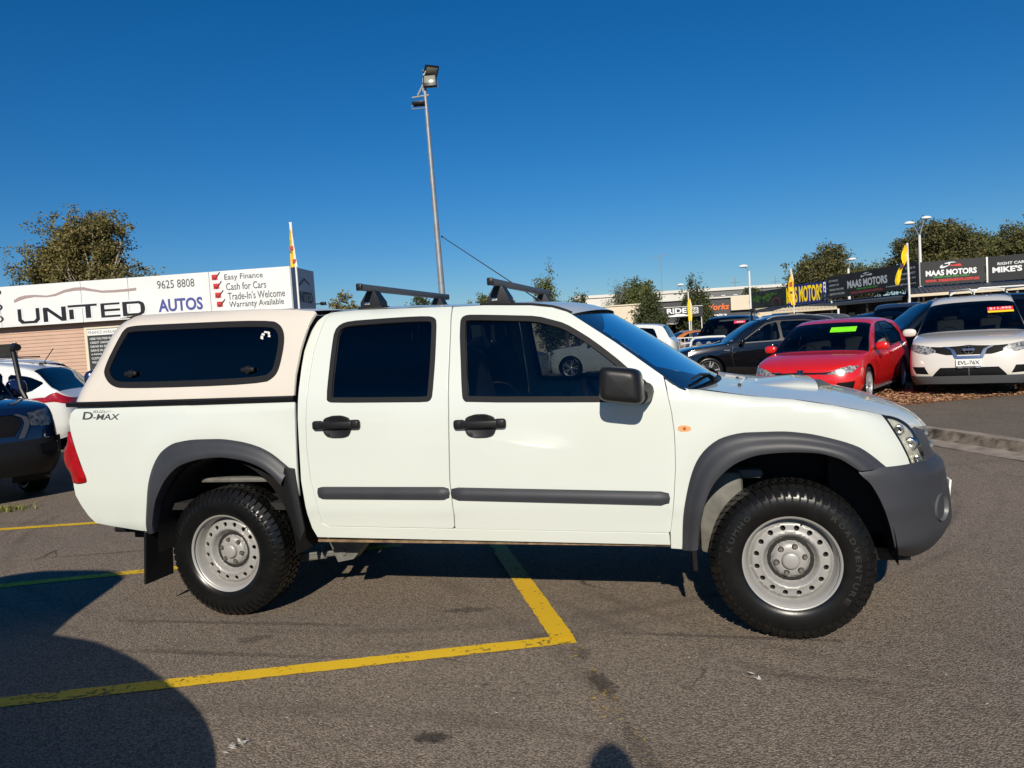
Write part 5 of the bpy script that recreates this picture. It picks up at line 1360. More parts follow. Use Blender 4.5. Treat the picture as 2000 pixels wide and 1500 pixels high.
c.build(); c.mirror(1.66, 1.18, PBLACK, (.12, .22, .18)); c.rails(2.3, 4.3, BLACK)
# --- dark SUV behind it, nose to the camera
c = Car('suv', 'dark blue SUV nose on behind the black four wheel drive', 'SUV', (7.9, 20.3, .06), R(-90 - 12), dict(SUV, W=1.9, top=[(s_, z_ * 1.06) for s_, z_ in SUV['top']], belt=[(s_, z_ * 1.04) for s_, z_ in SUV['belt']]), PGREY)
c.glaze([[(s_, z_ * 1.045) for s_, z_ in L_] for L_ in SUVWIN]); ute_front(c); c.build(); c.mirror(1.62, 1.14, PGREY)
sf = c.ws_frame(-.52, .18, .3, .05); sf.rect('dash_paper', 0, 0, .30, .05, .002, PLATE, c.root)
# --- dark ute with white rack behind the white SUV
c = Car('ute', 'dark blue ute with white hoop racks behind the white SUV', 'ute', (9.3, 16.9, .06), R(180 + 10), UTE, DKBLUE)
c.glaze(UTEWIN); ute_front(c); c.build()
mb = MB(); zr = 1.86
for x in (c.mid - 1.75, c.mid - 3.1):
    mb.tube([(x, -.62, zr - .06), (x + .02, -.60, zr + .06), (x + .06, -.5, zr + .13), (x + .06, .5, zr + .13), (x + .02, .60, zr + .06), (x, .62, zr - .06)], .022, 8)
for y in (-.55, .55): mb.tube([(c.mid - 1.7, y, zr + .02), (c.mid - 1.9, y, zr + .14), (c.mid - 2.9, y, zr + .14), (c.mid - 3.1, y, zr + .02)], .020, 8)
mb.build('roof_rack', PLATE, c.root)
# --- roofs further back
c = Car('wagon', 'dark grey wagon roof showing behind the black crossover', 'wagon', (5.9, 28.3, .06), R(180 + 8), SUV, PGREY, step=.1); c.glaze(SUVWIN); c.build(False); c.rails(2.2, 3.9, SILTRIM, .03)
c = Car('sedan', 'dark blue car with its roof just showing left of the dark SUV', 'car', (7.6, 25.4, .06), R(180 + 14), CROSS, DKBLUE, step=.1); c.glaze(CROSSWIN); c.build(False)
c = Car('ute', 'dark ute parked just behind the navy bull bar ute', 'ute', (5.0, 26.6, .06), R(-90 - 20), UTE, PBLACK, step=.1); c.glaze(UTEWIN); ute_front(c); c.build(False); c.rails(2.1, 3.3, PLATE, .03)
# --- far cars left of the navy ute
c = Car('hatchback', 'white hatchback with a black roof pod far behind the windscreen', 'hatchback', (-2.0, 36.5, 0), R(30), HATCH, PWHITE2, step=.1); c.glaze(HATCHWIN); c.feat('tail_lamp', c.yz([(.5, .78), (.86, .78), (.87, .95), (.55, .97)], True), REDLENS, True, .004); c.build(False)
mb = MB(); mb.bevbox((c.mid - 2.6, 0, 1.62), (1.7, .8, .26), .12, seg=3); mb.build('roof_pod', BLACK, c.root)
c = Car('hatchback', 'orange hatchback behind the white crowd barrier', 'hatchback', (.9, 34.5, .0), R(200), dict(HATCH, L=4.0, sr=3.3), ORANGE, step=.1); c.glaze(HATCHWIN); c.build(False)
c = Car('sedan', 'white car with red tail lamp behind the crowd barrier', 'car', (-1.17, 28.4, .0), R(175), dict(HATCH, L=4.65, sr=3.5, rg=(3.3, 3.85), top=[(0, .68), (.1, .74), (.4, .84), (.8, .90), (1.06, .945), (1.6, 1.20), (1.95, 1.36), (2.4, 1.40), (2.9, 1.39), (3.3, 1.32), (3.85, 1.05), (4.4, 1.02), (4.65, .95)], belt=[(0, .64), (.5, .82), (1.1, .90), (3.6, .95), (4.65, .93)]), PWHITE2, step=.1); c.glaze([[(1.50, .945), (2.1, 1.27), (2.42, 1.29), (2.5, .955)]]); c.feat('tail_lamp', c.yz([(.5, .72), (.88, .72), (.88, .90), (.5, .90)], True), REDLENS, True, .004); c.build(False)
# --- seen through the front door window
c = Car('four_wheel_drive', 'white four wheel drive seen through the pickup front window', 'SUV', (-1.0, 22.9, 0), R(180 - 4), dict(SUV, L=4.7, wr=.39, top=[(0, .98), (.12, 1.05), (.35, 1.10), (.8, 1.14), (1.25, 1.18), (1.6, 1.45), (1.98, 1.72), (2.4, 1.80), (3.0, 1.81), (3.7, 1.78), (4.2, 1.70), (4.5, 1.3), (4.7, 1.1)], belt=[(0, .95), (.5, 1.05), (1.2, 1.12), (2.4, 1.15), (4.7, 1.18)], rg=(4.2, 4.55)), PWHITE2)
c.glaze([[(1.62, 1.16), (2.22, 1.62), (2.42, 1.66), (2.46, 1.17)], [(2.52, 1.17), (2.49, 1.665), (3.3, 1.66), (3.32, 1.18)], [(3.40, 1.19), (3.38, 1.66), (3.9, 1.6), (4.05, 1.22)]], sg=CARDARKGLASS); c.feat('head_lamp', c.yz([(.58, .86), (.80, .84), (.9, .92), (.87, .98), (.60, .96)]), LAMPG, True, .006); c.build(); c.mirror(1.66, 1.18, PWHITE2)
c = Car('wagon', 'silver wagon parked beside the white four wheel drive, seen through glass', 'wagon', (-4.9, 22.3, 0), R(-90 + 40), SUV, SILVER, step=.1); c.glaze(SUVWIN); c.feat('head_lamp', c.yz([(.50, .775), (.62, .74), (.80, .78), (.895, .87), (.87, .915), (.62, .865)]), LAMPG, True, .008); c.build(False)
# --- left edge: dark blue ute, white hatch, car behind
c = Car('ute', 'dark blue ute with a snorkel and black bumper at the left edge', 'ute', (-7.16, 2.72, 0), R(-25), dict(UTE, z0=[(0, .33), (.6, .30), (4.6, .32), (5.3, .45)]), DKBLUE, step=.05)
c.glaze(UTEWIN)
c.feat('grille', c.yz([(.001, .76), (.42, .76), (.52, .90), (.46, 1.03), (.001, 1.05)]), GRILLE, False, -.01)
c.feat('grille_surround', c.yz([(.44, .73), (.50, .73), (.60, .90), (.52, 1.06), (.47, 1.05), (.54, .90)]), mat('gloss_grey', (.06, .06, .07), .25), True, .012)
c.feat('head_lamp', c.yz([(.60, .86), (.80, .84), (.915, .95), (.90, 1.04), (.62, 1.0)]), LAMPD, True, .006)
c.feat('lower_bumper', [(c.U0, 0), (c.us(.42), 0), (c.us(.42), .25 * c.vs), (c.us(.2), .33 * c.vs), (c.U0, .33 * c.vs)], BLACK, False, .03)
c.build(); c.mirror(1.82, 1.22, NAVY, (.13, .24, .24))
for y in (-.72, .72): c.board('fog_recess', y, .60, .20, .10, GRILLE, .045); c.board('fog_trim', y + (.10 if y > 0 else -.10), .60, .015, .12, CHROME, .06)
mb = MB(); xs = c.mid - 1.08
mb.tube([(c.mid - 1.30, .95, 1.12), (c.mid - 1.36, .93, 1.25), (c.mid - 1.42, .90, 1.72)], .032, 10); mb.tube([(c.mid - 1.26, .90, 1.765), (c.mid - 1.36, .90, 1.78), (c.mid - 1.46, .90, 1.74)], [.045, .05, .034], 10); mb.build('snorkel', BLACK, c.root)
c = Car('hatchback', 'white hatchback with pointed red tail lamp behind the dark ute', 'hatchback', (-10.8, 6.27, 0), R(203), dict(CROSS, W=1.9), PWHITE2, step=.06)
c.glaze(CROSSWIN[:2] + [[(3.68, 1.06), (3.66, 1.42), (4.0, 1.36), (4.30, 1.23), (4.05, 1.09)]], sg=CARDARKGLASS)
c.feat('side_tail_lamp', c.sz([(4.76, .86), (4.76, .95), (4.3, .98), (3.85, .95), (4.2, .88)]), REDLENS, True, .006)
c.build()
mb = MB(); mb.tube([(c.mid - 3.9, 0, 1.58), (c.mid - 4.1, 0, 1.85)], .008, 6); mb.bevbox((c.mid - 3.9, 0, 1.585), (.12, .08, .04), .015); mb.build('aerial', BLACK, c.root)
c = Car('wagon', 'white wagon with roof bars far left before the peach wall', 'wagon', (-11.9, 7.6, 0), R(170), SUV, PWHITE2, step=.1); c.glaze(SUVWIN, sg=CARDARKGLASS); c.build(False)
for s_ in (2.4, 3.3):
    mb = MB(); mb.tube([(c.mid - s_, -.72, 1.74), (c.mid - s_, .72, 1.76)], .014, 6); mb.build('roof_bar', BLACK, c.root)
c = Car('suv', 'dark blue SUV mostly hidden behind the canopy rear corner', 'SUV', (-4.86, 4.76, 0), R(-48), SUV, PBLACK, step=.08); c.glaze(SUVWIN); c.build(); c.mirror(1.62, 1.28, NAVY, (.16, .26, .24))
# --- the vehicle beside the photographer whose shadow crosses the bay line
c = Car('ute', 'vehicle beside the camera casting the curved shadow at lower left', 'ute', (-.82, -4.08, 0), R(0), dict(UTE, W=1.8, dn=.8, n=2.4, sf=.95, sr=3.5, ws=(1.98, 2.18), rg=(2.95, 3.5), L=4.6, wr=.34, crown=.03, top=[(0, .48), (.2, .60), (.5, .74), (.9, .90), (1.3, 1.04), (1.65, 1.13), (1.98, 1.17), (2.08, 1.5), (2.18, 1.82), (2.45, 1.91), (2.95, 1.88), (3.5, 1.6), (4.0, 1.3), (4.4, 1.1), (4.6, .95)], belt=[(0, .42), (.35, .62), (.9, .84), (1.3, .98), (1.9, 1.05), (4.6, 1.0)], z0=[(0, .28), (4.4, .3)], lean=.25), SILVER, step=.1)
c.glaze([[(2.15, 1.1), (2.32, 1.6), (2.7, 1.65), (2.8, 1.1)]]); c.build(False)
# ------------------------------------------------------------------ buildings, signs, poles
SIGNW = mat('sign_white', (.70, .71, .70), .45, noise=.05, nscale=1.3)
NAVYINK = mat('sign_navy', (.004, .004, .009), .5); BLUEINK = mat('sign_blue', (.06, .07, .28), .5); GREYINK = mat('sign_grey', (.09, .09, .10), .5); REDINK = mat('sign_red', (.55, .02, .02), .5)
SWOOSH = mat('swoosh_brown', (.33, .25, .24), .5); OUTL = mat('sign_outline', (.62, .65, .70), .5)
PEACH = mat('peach_boards', (.49, .325, .24), .7, noise=.05, nscale=3); CREAMT = mat('cream_trim', (.66, .58, .44), .6)
BLKSIGN = mat('black_banner', (.012, .013, .015), .55, noise=.2, nscale=2); GREENINK = mat('sign_green', (.07, .40, .05), .5); WHITEINK = mat('sign_white_ink', (.82, .82, .82), .5); DULLINK = mat('banner_grey_ink', (.36, .40, .43), .6); REDINK2 = mat('banner_red_ink', (.65, .04, .03), .6); DULLRED = mat('banner_dull_red', (.28, .05, .05), .6)
YELINK = mat('sign_yellow', (.85, .62, .01), .5); NAVYB = mat('sign_navy_board', (.012, .02, .13), .5)
CORR = mat('corrugated_cream', (.66, .56, .40), .55); CORRD = mat('corrugated_dark', (.05, .06, .075), .5)
GALV = mat('galvanised_steel', (.33, .35, .36), .5, metal=.4, noise=.15, nscale=6); POSTW = mat('white_post', (.72, .71, .68), .5)
FLOODG = mat('flood_glass', (.25, .26, .20), .2, coat=.5)

# --- dealer building on the left
B = empty('dealer_office', (-13.2, 16.0, 0)); tag(B, 'peach weatherboard office with a long white roof sign at left', 'building')
TR_ = Vector((-8.81, 14.76, 0)); dirL = (Vector((-17.52, 13.29, 0)) - TR_).normalized(); nL = Vector((dirL.y, -dirL.x, 0)); 
if nL.y > 0: nL = -nL
org = Vector((-13.2, 16.0, 0))
W0 = 14.0
fr = Frame(TR_ + dirL * W0 - org, -dirL, (0, 0, 1), nL)      # x runs to the right, x=W0 is the right end
xs = [0, 2.2, 5.1, 7.68, 10.1, 12.62, 14.0] 
xs = [0.0, 2.6, 5.15, 7.7, 9.15, 11.6, 14.0]
for i in range(6): fr.rect('sign_panel', xs[i] + .006, 2.76, xs[i + 1] - xs[i] - .012, 1.18, .05, SIGNW, B, -.05)
fr.rect('sign_frame', 0, 2.75, W0, 1.20, .02, GALV, B, -.075)
fr2 = Frame(TR_ - org, -nL, (0, 0, 1), -dirL)
fr2.rect('end_panel', .0, 2.74, 1.8, 1.2, .04, mat('end_panel_grey', (.40, .42, .45), .5, noise=.06, nscale=4), B, -.02)
fr2.text('end_lettering', 'UNITED', .30, 2.95, 1.25, .32, NAVYINK, B, .02, d=.03)
fr2.poly('end_swoosh', [(.3, 3.40), (.6, 3.5), (.95, 3.68), (1.4, 3.52), (1.38, 3.48), (.95, 3.62), (.6, 3.44), (.3, 3.36)], NAVYINK, B, .03)
# boards
mb = MB(); z = .15
while z < 2.74:
    h = .105
    mb.add([fr.p(0, z, -.30 + .018), fr.p(W0 - .15, z, -.30 + .018), fr.p(W0 - .15, z + h, -.30), fr.p(0, z + h, -.30), fr.p(0, z, -.30), fr.p(W0 - .15, z, -.30)], [(0, 1, 2, 3), (4, 5, 1, 0)])
    z += h
o = mb.build('weatherboards', PEACH, B, sharp=20); o['kind'] = 'stuff'
mb = MB(); a = [fr.p(x, z_, d_) for x in (0.05, W0 - .2) for z_ in (0, 3.8) for d_ in (-.32, -1.78)]
mb.add(a, [(0, 1, 3, 2), (4, 6, 7, 5), (0, 4, 5, 1), (2, 3, 7, 6), (1, 5, 7, 3)]); mb.build('wall_block', PEACH, B)
def sx(px): return W0 - (568 - px) / 568 * 8.83        # along the sign, from photo measure of its length
# doorway at the far left
fr.rect('door_opening', sx(-40), 0, sx(6) - sx(-40), 2.28, .02, DARK, B, -.30 + .02); fr.rect('door_frame', sx(6), 0, .07, 2.32, .05, CREAMT, B, -.30 + .02)
# notice board
nb = fr.rect('notice_frame', sx(152), .75, sx(232) - sx(152), 1.86, .05, CREAMT, B, -.27)
nx, nw = sx(158), sx(228) - sx(158)
fr.rect('notice_panel', nx, .80, nw, 1.76, .02, mat('notice_dark', (.03, .035, .035), .5), nb, -.23); fr.rect('notice_header', nx + .01, 2.37, nw - .02, .17, .004, PLATE, nb, -.21)
fr.text('notice_print', 'FINANCE AVAILABLE', nx + .04, 2.41, nw - .10, .09, GREYINK, nb, d=-.203)
for i, t_ in enumerate(('HERE YOU FIND IN HOUSE', 'CREDIT UNION AGENTS', 'DRIVE IN DRIVE', 'DRIVE IN BUSINESS', 'A PHONE QUOTE', 'CUSTOMER REPAIR', 'WELCOME', '', 'WE CAN PAY OUT', 'COMPETITIVE RATES', 'WARRANTY AND', 'INSURANCE', 'TRADE IN')):
    if t_: fr.text('notice_print', t_, nx + .08, 2.24 - i * .115, min(nw - .16, .048 * len(t_)), .062, PLATE, nb, .006, d=-.207)
# main lettering
def U(px, py_top): return sx(px)
ZB = 2.76
def sign_y(py, px): 
    top = 560 - 39 * px / 568; hgt = 79 + 3 * px / 568
    return ZB + 1.18 * (1 - (py - top) / hgt)
def bigtxt(name, t_, px0, px1, pyb, pyt, mt, bold=0.0, shear=0.0, d=.008):
    x0, x1 = sx(px0), sx(px1); mid = (px0 + px1) / 2
    return fr.text(name, t_, x0, sign_y(pyb, mid), x1 - x0, sign_y(pyt, mid) - sign_y(pyb, mid), mt, B, bold, shear, d)
# UNITED as drawn letter shapes
def glyph(pts_list, px0, px1, pyb, pyt, mt, d, name='sign_letter', grow_=0.0):
    x0, x1 = sx(px0), sx(px1); mid = (px0 + px1) / 2; y0, y1 = sign_y(pyb, mid), sign_y(pyt, mid)
    mb = MB()
    for pts in pts_list:
        q = [(x0 + a * (x1 - x0), y0 + b * (y1 - y0)) for a, b in pts]
        if grow_: q = inset_loop(q, -grow_)
        mb.add([fr.p(a, b, d) for a, b in q], [tuple(range(len(q)))])
    return mb.build(name, mt, B, sharp=None)
GL = {'U': [[(0, 1), (.17, 1), (.17, .32), (.28, .17), (.72, .17), (.83, .32), (.83, 1), (1, 1), (1, .22), (.84, 0), (.16, 0), (0, .22)]],
      'N': [[(0, 0), (0, 1), (.22, 1), (.80, .26), (.80, 1), (1, 1), (1, 0), (.78, 0), (.20, .74), (.20, 0)]],
      'I': [[(0, 0), (0, 1), (1, 1), (1, 0)]], 'T': [[(0, .84), (0, 1), (1, 1), (1, .84), (.78, .84), (.78, 0), (.60, 0), (.60, .84)]],
      'E': [[(0, 0), (0, 1), (1, 1), (1, .86), (.2, .86), (.2, .58), (1, .58), (1, .42), (.2, .42), (.2, .15), (1, .15), (1, 0)]],
      'D': [[(0, 0), (0, 1), (.78, 1), (.95, .86), (1, .62), (1, .38), (.95, .14), (.78, 0), (.2, 0), (.2, .17), (.72, .17), (.80, .28), (.80, .72), (.72, .83), (.2, .83), (.2, .17), (.2, 0)]]}
for ch, px0, px1, pyb, pyt in (('U', 33, 77, 631, 602), ('N', 84, 130, 627, 599), ('I', 136, 145, 623, 604), ('T', 134, 192, 621, 594), ('E', 199, 237, 619, 591), ('D', 242, 286, 616, 588)):
    glyph(GL[ch], px0, px1, pyb, pyt, OUTL, .003, 'letter_outline', .045); glyph(GL[ch], px0, px1, pyb, pyt, SIGNW, .005, 'letter_halo', .036); glyph(GL[ch], px0, px1, pyb, pyt, NAVYINK, .008)
sw = [(28, 588, 5), (38, 583, 7), (52, 579, 6), (70, 577, 4), (95, 578, 3), (112, 575, 4), (130, 568, 5), (150, 564, 6), (168, 563, 6), (185, 566, 4.5), (205, 569, 4), (230, 568, 4.5), (255, 566, 5), (272, 564, 5)]
fr_up = [(sx(a), sign_y(b - c_ / 2, a)) for a, b, c_ in sw]; fr_dn = [(sx(a), sign_y(b + c_ / 2, a)) for a, b, c_ in reversed(sw)]
fr.poly('sign_swoosh', fr_up + fr_dn, SWOOSH, B, .008)
bigtxt('sign_phone', '9625 8808', 313, 385, 562, 546, GREYINK); bigtxt('sign_word', 'AUTOS', 312, 398, 607, 582, BLUEINK, .03)
for i, t_ in enumerate((('Easy Finance', 443, 516, 548, 534), ('Cash for Cars', 445, 521, 565, 551), ('Trade-In\'s Welcome', 447, 555, 583, 568), ('Warranty Available', 448, 552, 601, 586))):
    bigtxt('sign_list', t_[0], t_[1], t_[2], t_[3], t_[4], GREYINK, .005)
    px, py = 419 + 2 * i, 547 + 17.5 * i
    x0, y0 = sx(px), sign_y(py + .5, px); fr.rect('tick_box', x0, y0, .17, .15, .004, REDINK, B, .003)
    fr.poly('tick_mark', [(x0 + .04, y0 + .09), (x0 + .085, y0 + .03), (x0 + .24, y0 + .22), (x0 + .26, y0 + .20), (x0 + .09, y0 - .01), (x0 + .02, y0 + .07)], NAVYINK, B, .010)
for py in (571, 600, 623): bigtxt('sign_edge_letter', 'D', -14, 4, py + 6, py - 7, NAVYINK, .02)
mb = MB(); mb.tube([fr2.p(1.78, 2.95, .03), fr2.p(1.78, 2.95, .22)], .02, 6); mb.bevbox(fr2.p(1.78, 2.95, .26), (.16, .12, .10), .02); mb.build('bracket_lamp', BLACK, B)
# fluttering banner above the office
def feather(name, label, base, top, width, cols, lean=(0, 0, 0), group=None, polew=.02):
    b = Vector(base); t_ = Vector(top); root = empty(name, b); tag(root, label, 'flag', group)
    mb = MB(); mb.tube([Vector((0, 0, 0)), (t_ - b)], polew, 8); mb.build('flag_pole', POSTW, root)
    return root, t_ - b
F_YEL = mat('flag_yellow', (.86, .58, .01), .7); F_WHT = mat('flag_white', (.80, .79, .76), .7); F_RED = mat('flag_red', (.45, .05, .03), .7); F_DK = mat('flag_dark', (.06, .03, .03), .7)
def sheet(root, name, rows, mt, nrm=.03, right=None):
    """rows: list of (z, x_left, x_right) along the camera-right direction; cloth with folds"""
    r_ = Vector((.964, .266, 0)); f_ = Vector((-.266, .964, 0)); mb = MB(); n = 8; vs = []
    fz = [spl([(-q[0], q[1]) for q in sorted(rows, key=lambda q: -q[0])]), spl([(-q[0], q[2]) for q in sorted(rows, key=lambda q: -q[0])])]
    z1 = max(q[0] for q in rows); z0 = min(q[0] for q in rows); N = 26
    for i in range(N + 1):
        z = z1 + (z0 - z1) * i / N
        for j in range(n + 1):
            x = fz[0](-z) + (fz[1](-z) - fz[0](-z)) * j / n
            vs.append(r_ * x + f_ * (nrm * math.sin(j * 1.3 + z * 5)) + Vector((0, 0, z)))
    mb.add(vs, [(i * (n + 1) + j, i * (n + 1) + j + 1, (i + 1) * (n + 1) + j + 1, (i + 1) * (n + 1) + j) for i in range(N) for j in range(n)])
    return mb.build(name, mt, root, sharp=80)
def band(root, parent, z, xl, xr, h, mt):
    r_ = Vector((.964, .266, 0)); f_ = Vector((-.266, .964, 0)); mb = MB()
    mb.add([r_ * xl - f_ * .05 + Vector((0, 0, z)), r_ * xr - f_ * .05 + Vector((0, 0, z + h * .3)), r_ * xr - f_ * .05 + Vector((0, 0, z + h)), r_ * xl - f_ * .05 + Vector((0, 0, z + h * .8))], [(0, 1, 2, 3)]); return mb.build('flag_print', mt, parent, sharp=None)
root = empty('feather_flag', (-7.34, 12.5, 0)); tag(root, 'tall white and yellow feather flag in front of the office sign end', 'flag', 'yellow sale flags')
mb = MB(); mb.tube([(.06, 0, 0), (.05, 0, 3.6), (-.02, 0, 4.72)], [.03, .025, .012], 8); mb.build('flag_pole', POSTW, root)
s1 = sheet(root, 'flag_cloth', [(4.70, -.03, .02), (4.3, -.06, .03), (3.9, -.08, .06), (3.62, -.085, .085)], F_YEL); s2 = sheet(root, 'flag_edge', [(4.72, -.03, .03), (4.3, .015, .045), (3.9, .03, .075), (3.62, .05, .10)], F_WHT, .01)
s2.location = (0, -.03, 0)
band(root, s1, 4.02, -.075, .02, .12, F_RED); band(root, s1, 3.70, -.02, .06, .12, F_RED); band(root, s1, 3.96, -.07, -.03, .05, F_DK)
root = empty('feather_flag', (5.86, 31.7, 0)); tag(root, 'yellow and white feather flag in front of the yellow lettered sign', 'flag', 'yellow sale flags')
mb = MB(); mb.tube([(.06, 0, 0), (.06, 0, 3.0), (-.02, 0, 3.9)], .025, 8); mb.build('flag_pole', POSTW, root)
s1 = sheet(root, 'flag_cloth', [(3.7, -.03, .05), (3.3, -.14, .12), (2.9, -.16, .10), (2.3, -.05, .14)], F_YEL, .05); sheet(root, 'flag_tip', [(3.92, -.04, .02), (3.5, -.04, .08), (3.35, .0, .10)], F_WHT); band(root, s1, 3.1, -.12, .02, .25, F_RED); band(root, s1, 2.8, -.10, .0, .12, F_DK)
root = empty('feather_flag', (1.05, 41.76, 0)); tag(root, 'small plain yellow feather flag before the far shop sign', 'flag', 'yellow sale flags')
mb = MB(); mb.tube([(0.05, 0, 0), (.05, 0, 3.2)], .025, 8); mb.build('flag_pole', POSTW, root); sheet(root, 'flag_cloth', [(3.3, -.06, .06), (2.9, -.13, .13), (2.2, -.12, .12), (2.0, -.1, .1)], F_YEL)
root = empty('corner_flag', (9.24, 25.34, 0)); tag(root, 'yellow pennant hanging from a white pole before the black banners', 'flag', 'yellow sale flags')
mb = MB(); mb.tube([(0, 0, 0), (-.05, 0, 4.06)], .035, 10); mb.build('flag_pole', POSTW, root)
s1 = sheet(root, 'flag_cloth', [(4.0, -.12, -.06), (3.55, -.30, -.06), (3.40, -.26, -.10), (3.1, -.42, -.26), (2.75, -.50, -.36), (2.62, -.48, -.42)], F_YEL, .04); band(root, s1, 3.15, -.36, -.22, .22, F_DK)

# --- tall floodlight mast
P = empty('floodlight_mast', (-4.26, 14.78, 0)); tag(P, 'tall grey steel mast with three floodlights at its top', 'light mast')
mb = MB(); mb.tube([(0, 0, 0), (-.10, .05, 2.8), (-.31, .30, 8.45)], [.10, .085, .045], 14); mb.build('mast', mat('mast_steel', (.24, .255, .27), .5, metal=.3, noise=.15, nscale=6), P)
mb = MB(); mb.tube([(-.31, .30, 8.3), (-.30, .28, 8.7)], .035, 8); mb.tube([(-.65, .2, 8.10), (-.2, .3, 8.14)], .025, 8); mb.tube([(-.5, .25, 8.15), (-.33, .3, 8.45)], .03, 8); mb.build('cross_arm', GALV, P)
def flood(loc, rot, wd, h):
    q = Matrix.Rotation(rot[2], 3, 'Z') @ Matrix.Rotation(rot[0], 3, 'X') @ Matrix.Rotation(rot[1], 3, 'Y'); c_ = Vector(loc)
    mb = MB(); mb.bevbox(c_, (wd, .09, h), .015, rot=q); mb.bevbox(c_ + q @ Vector((0, .06, 0)), (wd * .8, .06, h * .7), .01, rot=q); o = mb.build('floodlight', BLACK, P)
    mb = MB(); mb.bevbox(c_ + q @ Vector((0, -.046, .03)), (wd * .80, .006, h * .62), .002, rot=q); mb.build('flood_lens', FLOODG, o)
    mb = MB(); mb.tube([c_ + q @ Vector((-wd / 2 - .02, .03, 0)), c_ + q @ Vector((-wd / 2 - .02, .14, -.1)), c_ + q @ Vector((wd / 2 + .02, .14, -.1)), c_ + q @ Vector((wd / 2 + .02, .03, 0))], .012, 6); mb.build('yoke', GALV, o)
flood((-.12, .22, 8.47), (R(-12), 0, R(12)), .36, .32); flood((-.14, .42, 8.80), (R(50), 0, R(40)), .38, .30); flood((-.48, .26, 7.96), (R(-75), 0, R(10)), .34, .30)
mb = MB(); mb.tube([(-.22, .22, 8.75), (-.33, .28, 8.6), (-.36, .3, 8.3), (-.32, .3, 8.1)], .012, 6); mb.build('cable', PLATE, P)

# --- banners along the right-hand yards
def banner(name, label, TL, BL, BR, h, board, th=.05):
    TL, BL, BR = Vector(TL), Vector(BL), Vector(BR)
    r_ = (BR - BL); wd = r_.length; up = Vector((0, 0, 1)); rn = r_.normalized(); up = (up - rn * up.dot(rn)).normalized(); n = rn.cross(up)
    root = empty(name, (BL.x, BL.y, 0)); tag(root, label, 'sign', 'banner signs above the car yards')
    f_ = Frame(BL - Vector((BL.x, BL.y, 0)), rn, up, n)
    f_.rect('board', 0, 0, wd, h, th, board, root, -th)
    for x in (.1, wd - .1):
        mb = MB(); a = f_.p(x, 0, -.12); mb.tube([(a.x, a.y, 0), f_.p(x, h * .98, -.12)], .04, 8); mb.build('sign_post', POSTW, root)
    return root, f_, wd, h
def carlogo(f_, root, x, y, wd, m1, m2):
    f_.poly('logo_car', [(x + wd * a, y + wd * b) for a, b in ((0, 0), (.05, .12), (.16, .16), (.10, .06), (.30, .08), (.42, .13), (.40, .20), (.25, .18), (.22, .22), (.45, .27), (.62, .27), (.78, .22), (.62, .23), (.48, .22), (.46, .12), (.30, .03), (.12, -.03))], m1, root, .006)
    f_.poly('logo_stripe', [(x + wd * a, y + wd * b) for a, b in ((.46, .06), (.52, .13), (.62, .10), (.80, .14), (.92, .16), (1.0, .06), (.96, .02))], m2, root, .007)
r0, f_, wd, h = banner('banner_sign', 'dark banner with green hedge picture at the far end', (4.42, 41.69, 3.33), (4.39, 41.63, 2.45), (6.10, 37.94, 2.44), .93, mat('hedge_banner', (.02, .028, .02), .6, noise=.9, nscale=2.5))
HEDGE = mat('hedge_print', (.05, .13, .015), .7, noise=.8, nscale=5)
rb = random.Random(3)
for k in range(26):
    x = rb.uniform(.1, wd - .9); y = .52 + rb.uniform(-.12, .2); q = rb.uniform(.12, .3)
    f_.poly('hedge_print', [(x + q * math.cos(a) * rb.uniform(.7, 1.1), y + q * .5 * math.sin(a) * rb.uniform(.7, 1.1)) for a in [i * .7 for i in range(9)]], HEDGE, r0, .004 + .0004 * k)
f_.poly('banner_arc', [(wd - 1.0 + .5 * math.cos(a), .1 + .38 * math.sin(a)) for a in [i * .26 for i in range(13)]] + [(wd - 1.0 + .45 * math.cos(a), .1 + .33 * math.sin(a)) for a in [i * .26 for i in reversed(range(13))]], WHITEINK if False else DULLRED, r0, .02)
r0, f_, wd, h = banner('banner_sign', 'navy sign with large yellow letters', (6.17, 38.02, 3.47), (6.12, 37.95, 2.46), (7.87, 36.36, 2.49), 1.0, NAVYB)
f_.text('banner_letters', 'AAS MOTORS', .05, .08, wd - .28, .82, YELINK, r0, .03); f_.rect('banner_end_strip', wd - .16, .05, .13, .9, .004, WHITEINK, r0, .002); f_.text('banner_letters', 'M', .0, .08, .2, .82, YELINK, r0, .03)
for k in range(4): f_.rect('strip_print', wd - .13, .12 + .21 * k, .07, .12, .004, NAVYB, r0, .005)
r0, f_, wd, h = banner('banner_sign', 'faded black MAAS MOTORS banner with grey lettering', (7.86, 35.39, 3.69), (7.81, 35.31, 2.56), (10.91, 31.50, 2.72), 1.06, BLKSIGN)
for i, t_ in enumerate(('EASY FINANCE', 'WARRANTY ON', 'TRADE IN WELCOME', 'SERVICE AVAILABLE')): f_.text('banner_small_print', t_, .10, .78 - .21 * i, (.55, .58, .85, .9)[i], .09, DULLINK, r0, .01)
f_.text('banner_letters', 'MAAS MOTORS', 1.18, .36, 2.2, .36, DULLINK, r0, .035); carlogo(f_, r0, 1.95, .80, .65, DULLINK, DULLINK); f_.text('banner_tagline', 'DREAM CARS. REAL DEALS', 1.7, .25, 1.15, .07, GREENINK, r0); f_.text('banner_web', 'www.maasmotors.com.au', 1.35, .08, 1.75, .12, DULLRED, r0, .01)
for i, t_ in enumerate(('TRADE IN', 'WARRANTY', '(02) 9622 7799 747', 'E maasmotors@hotmail.com')): f_.text('banner_small_print', t_, (4.3, 4.1, 3.75, 3.3)[i], .80 - .22 * i, wd - .12 - (4.3, 4.1, 3.75, 3.3)[i], .09, DULLINK, r0, .01)
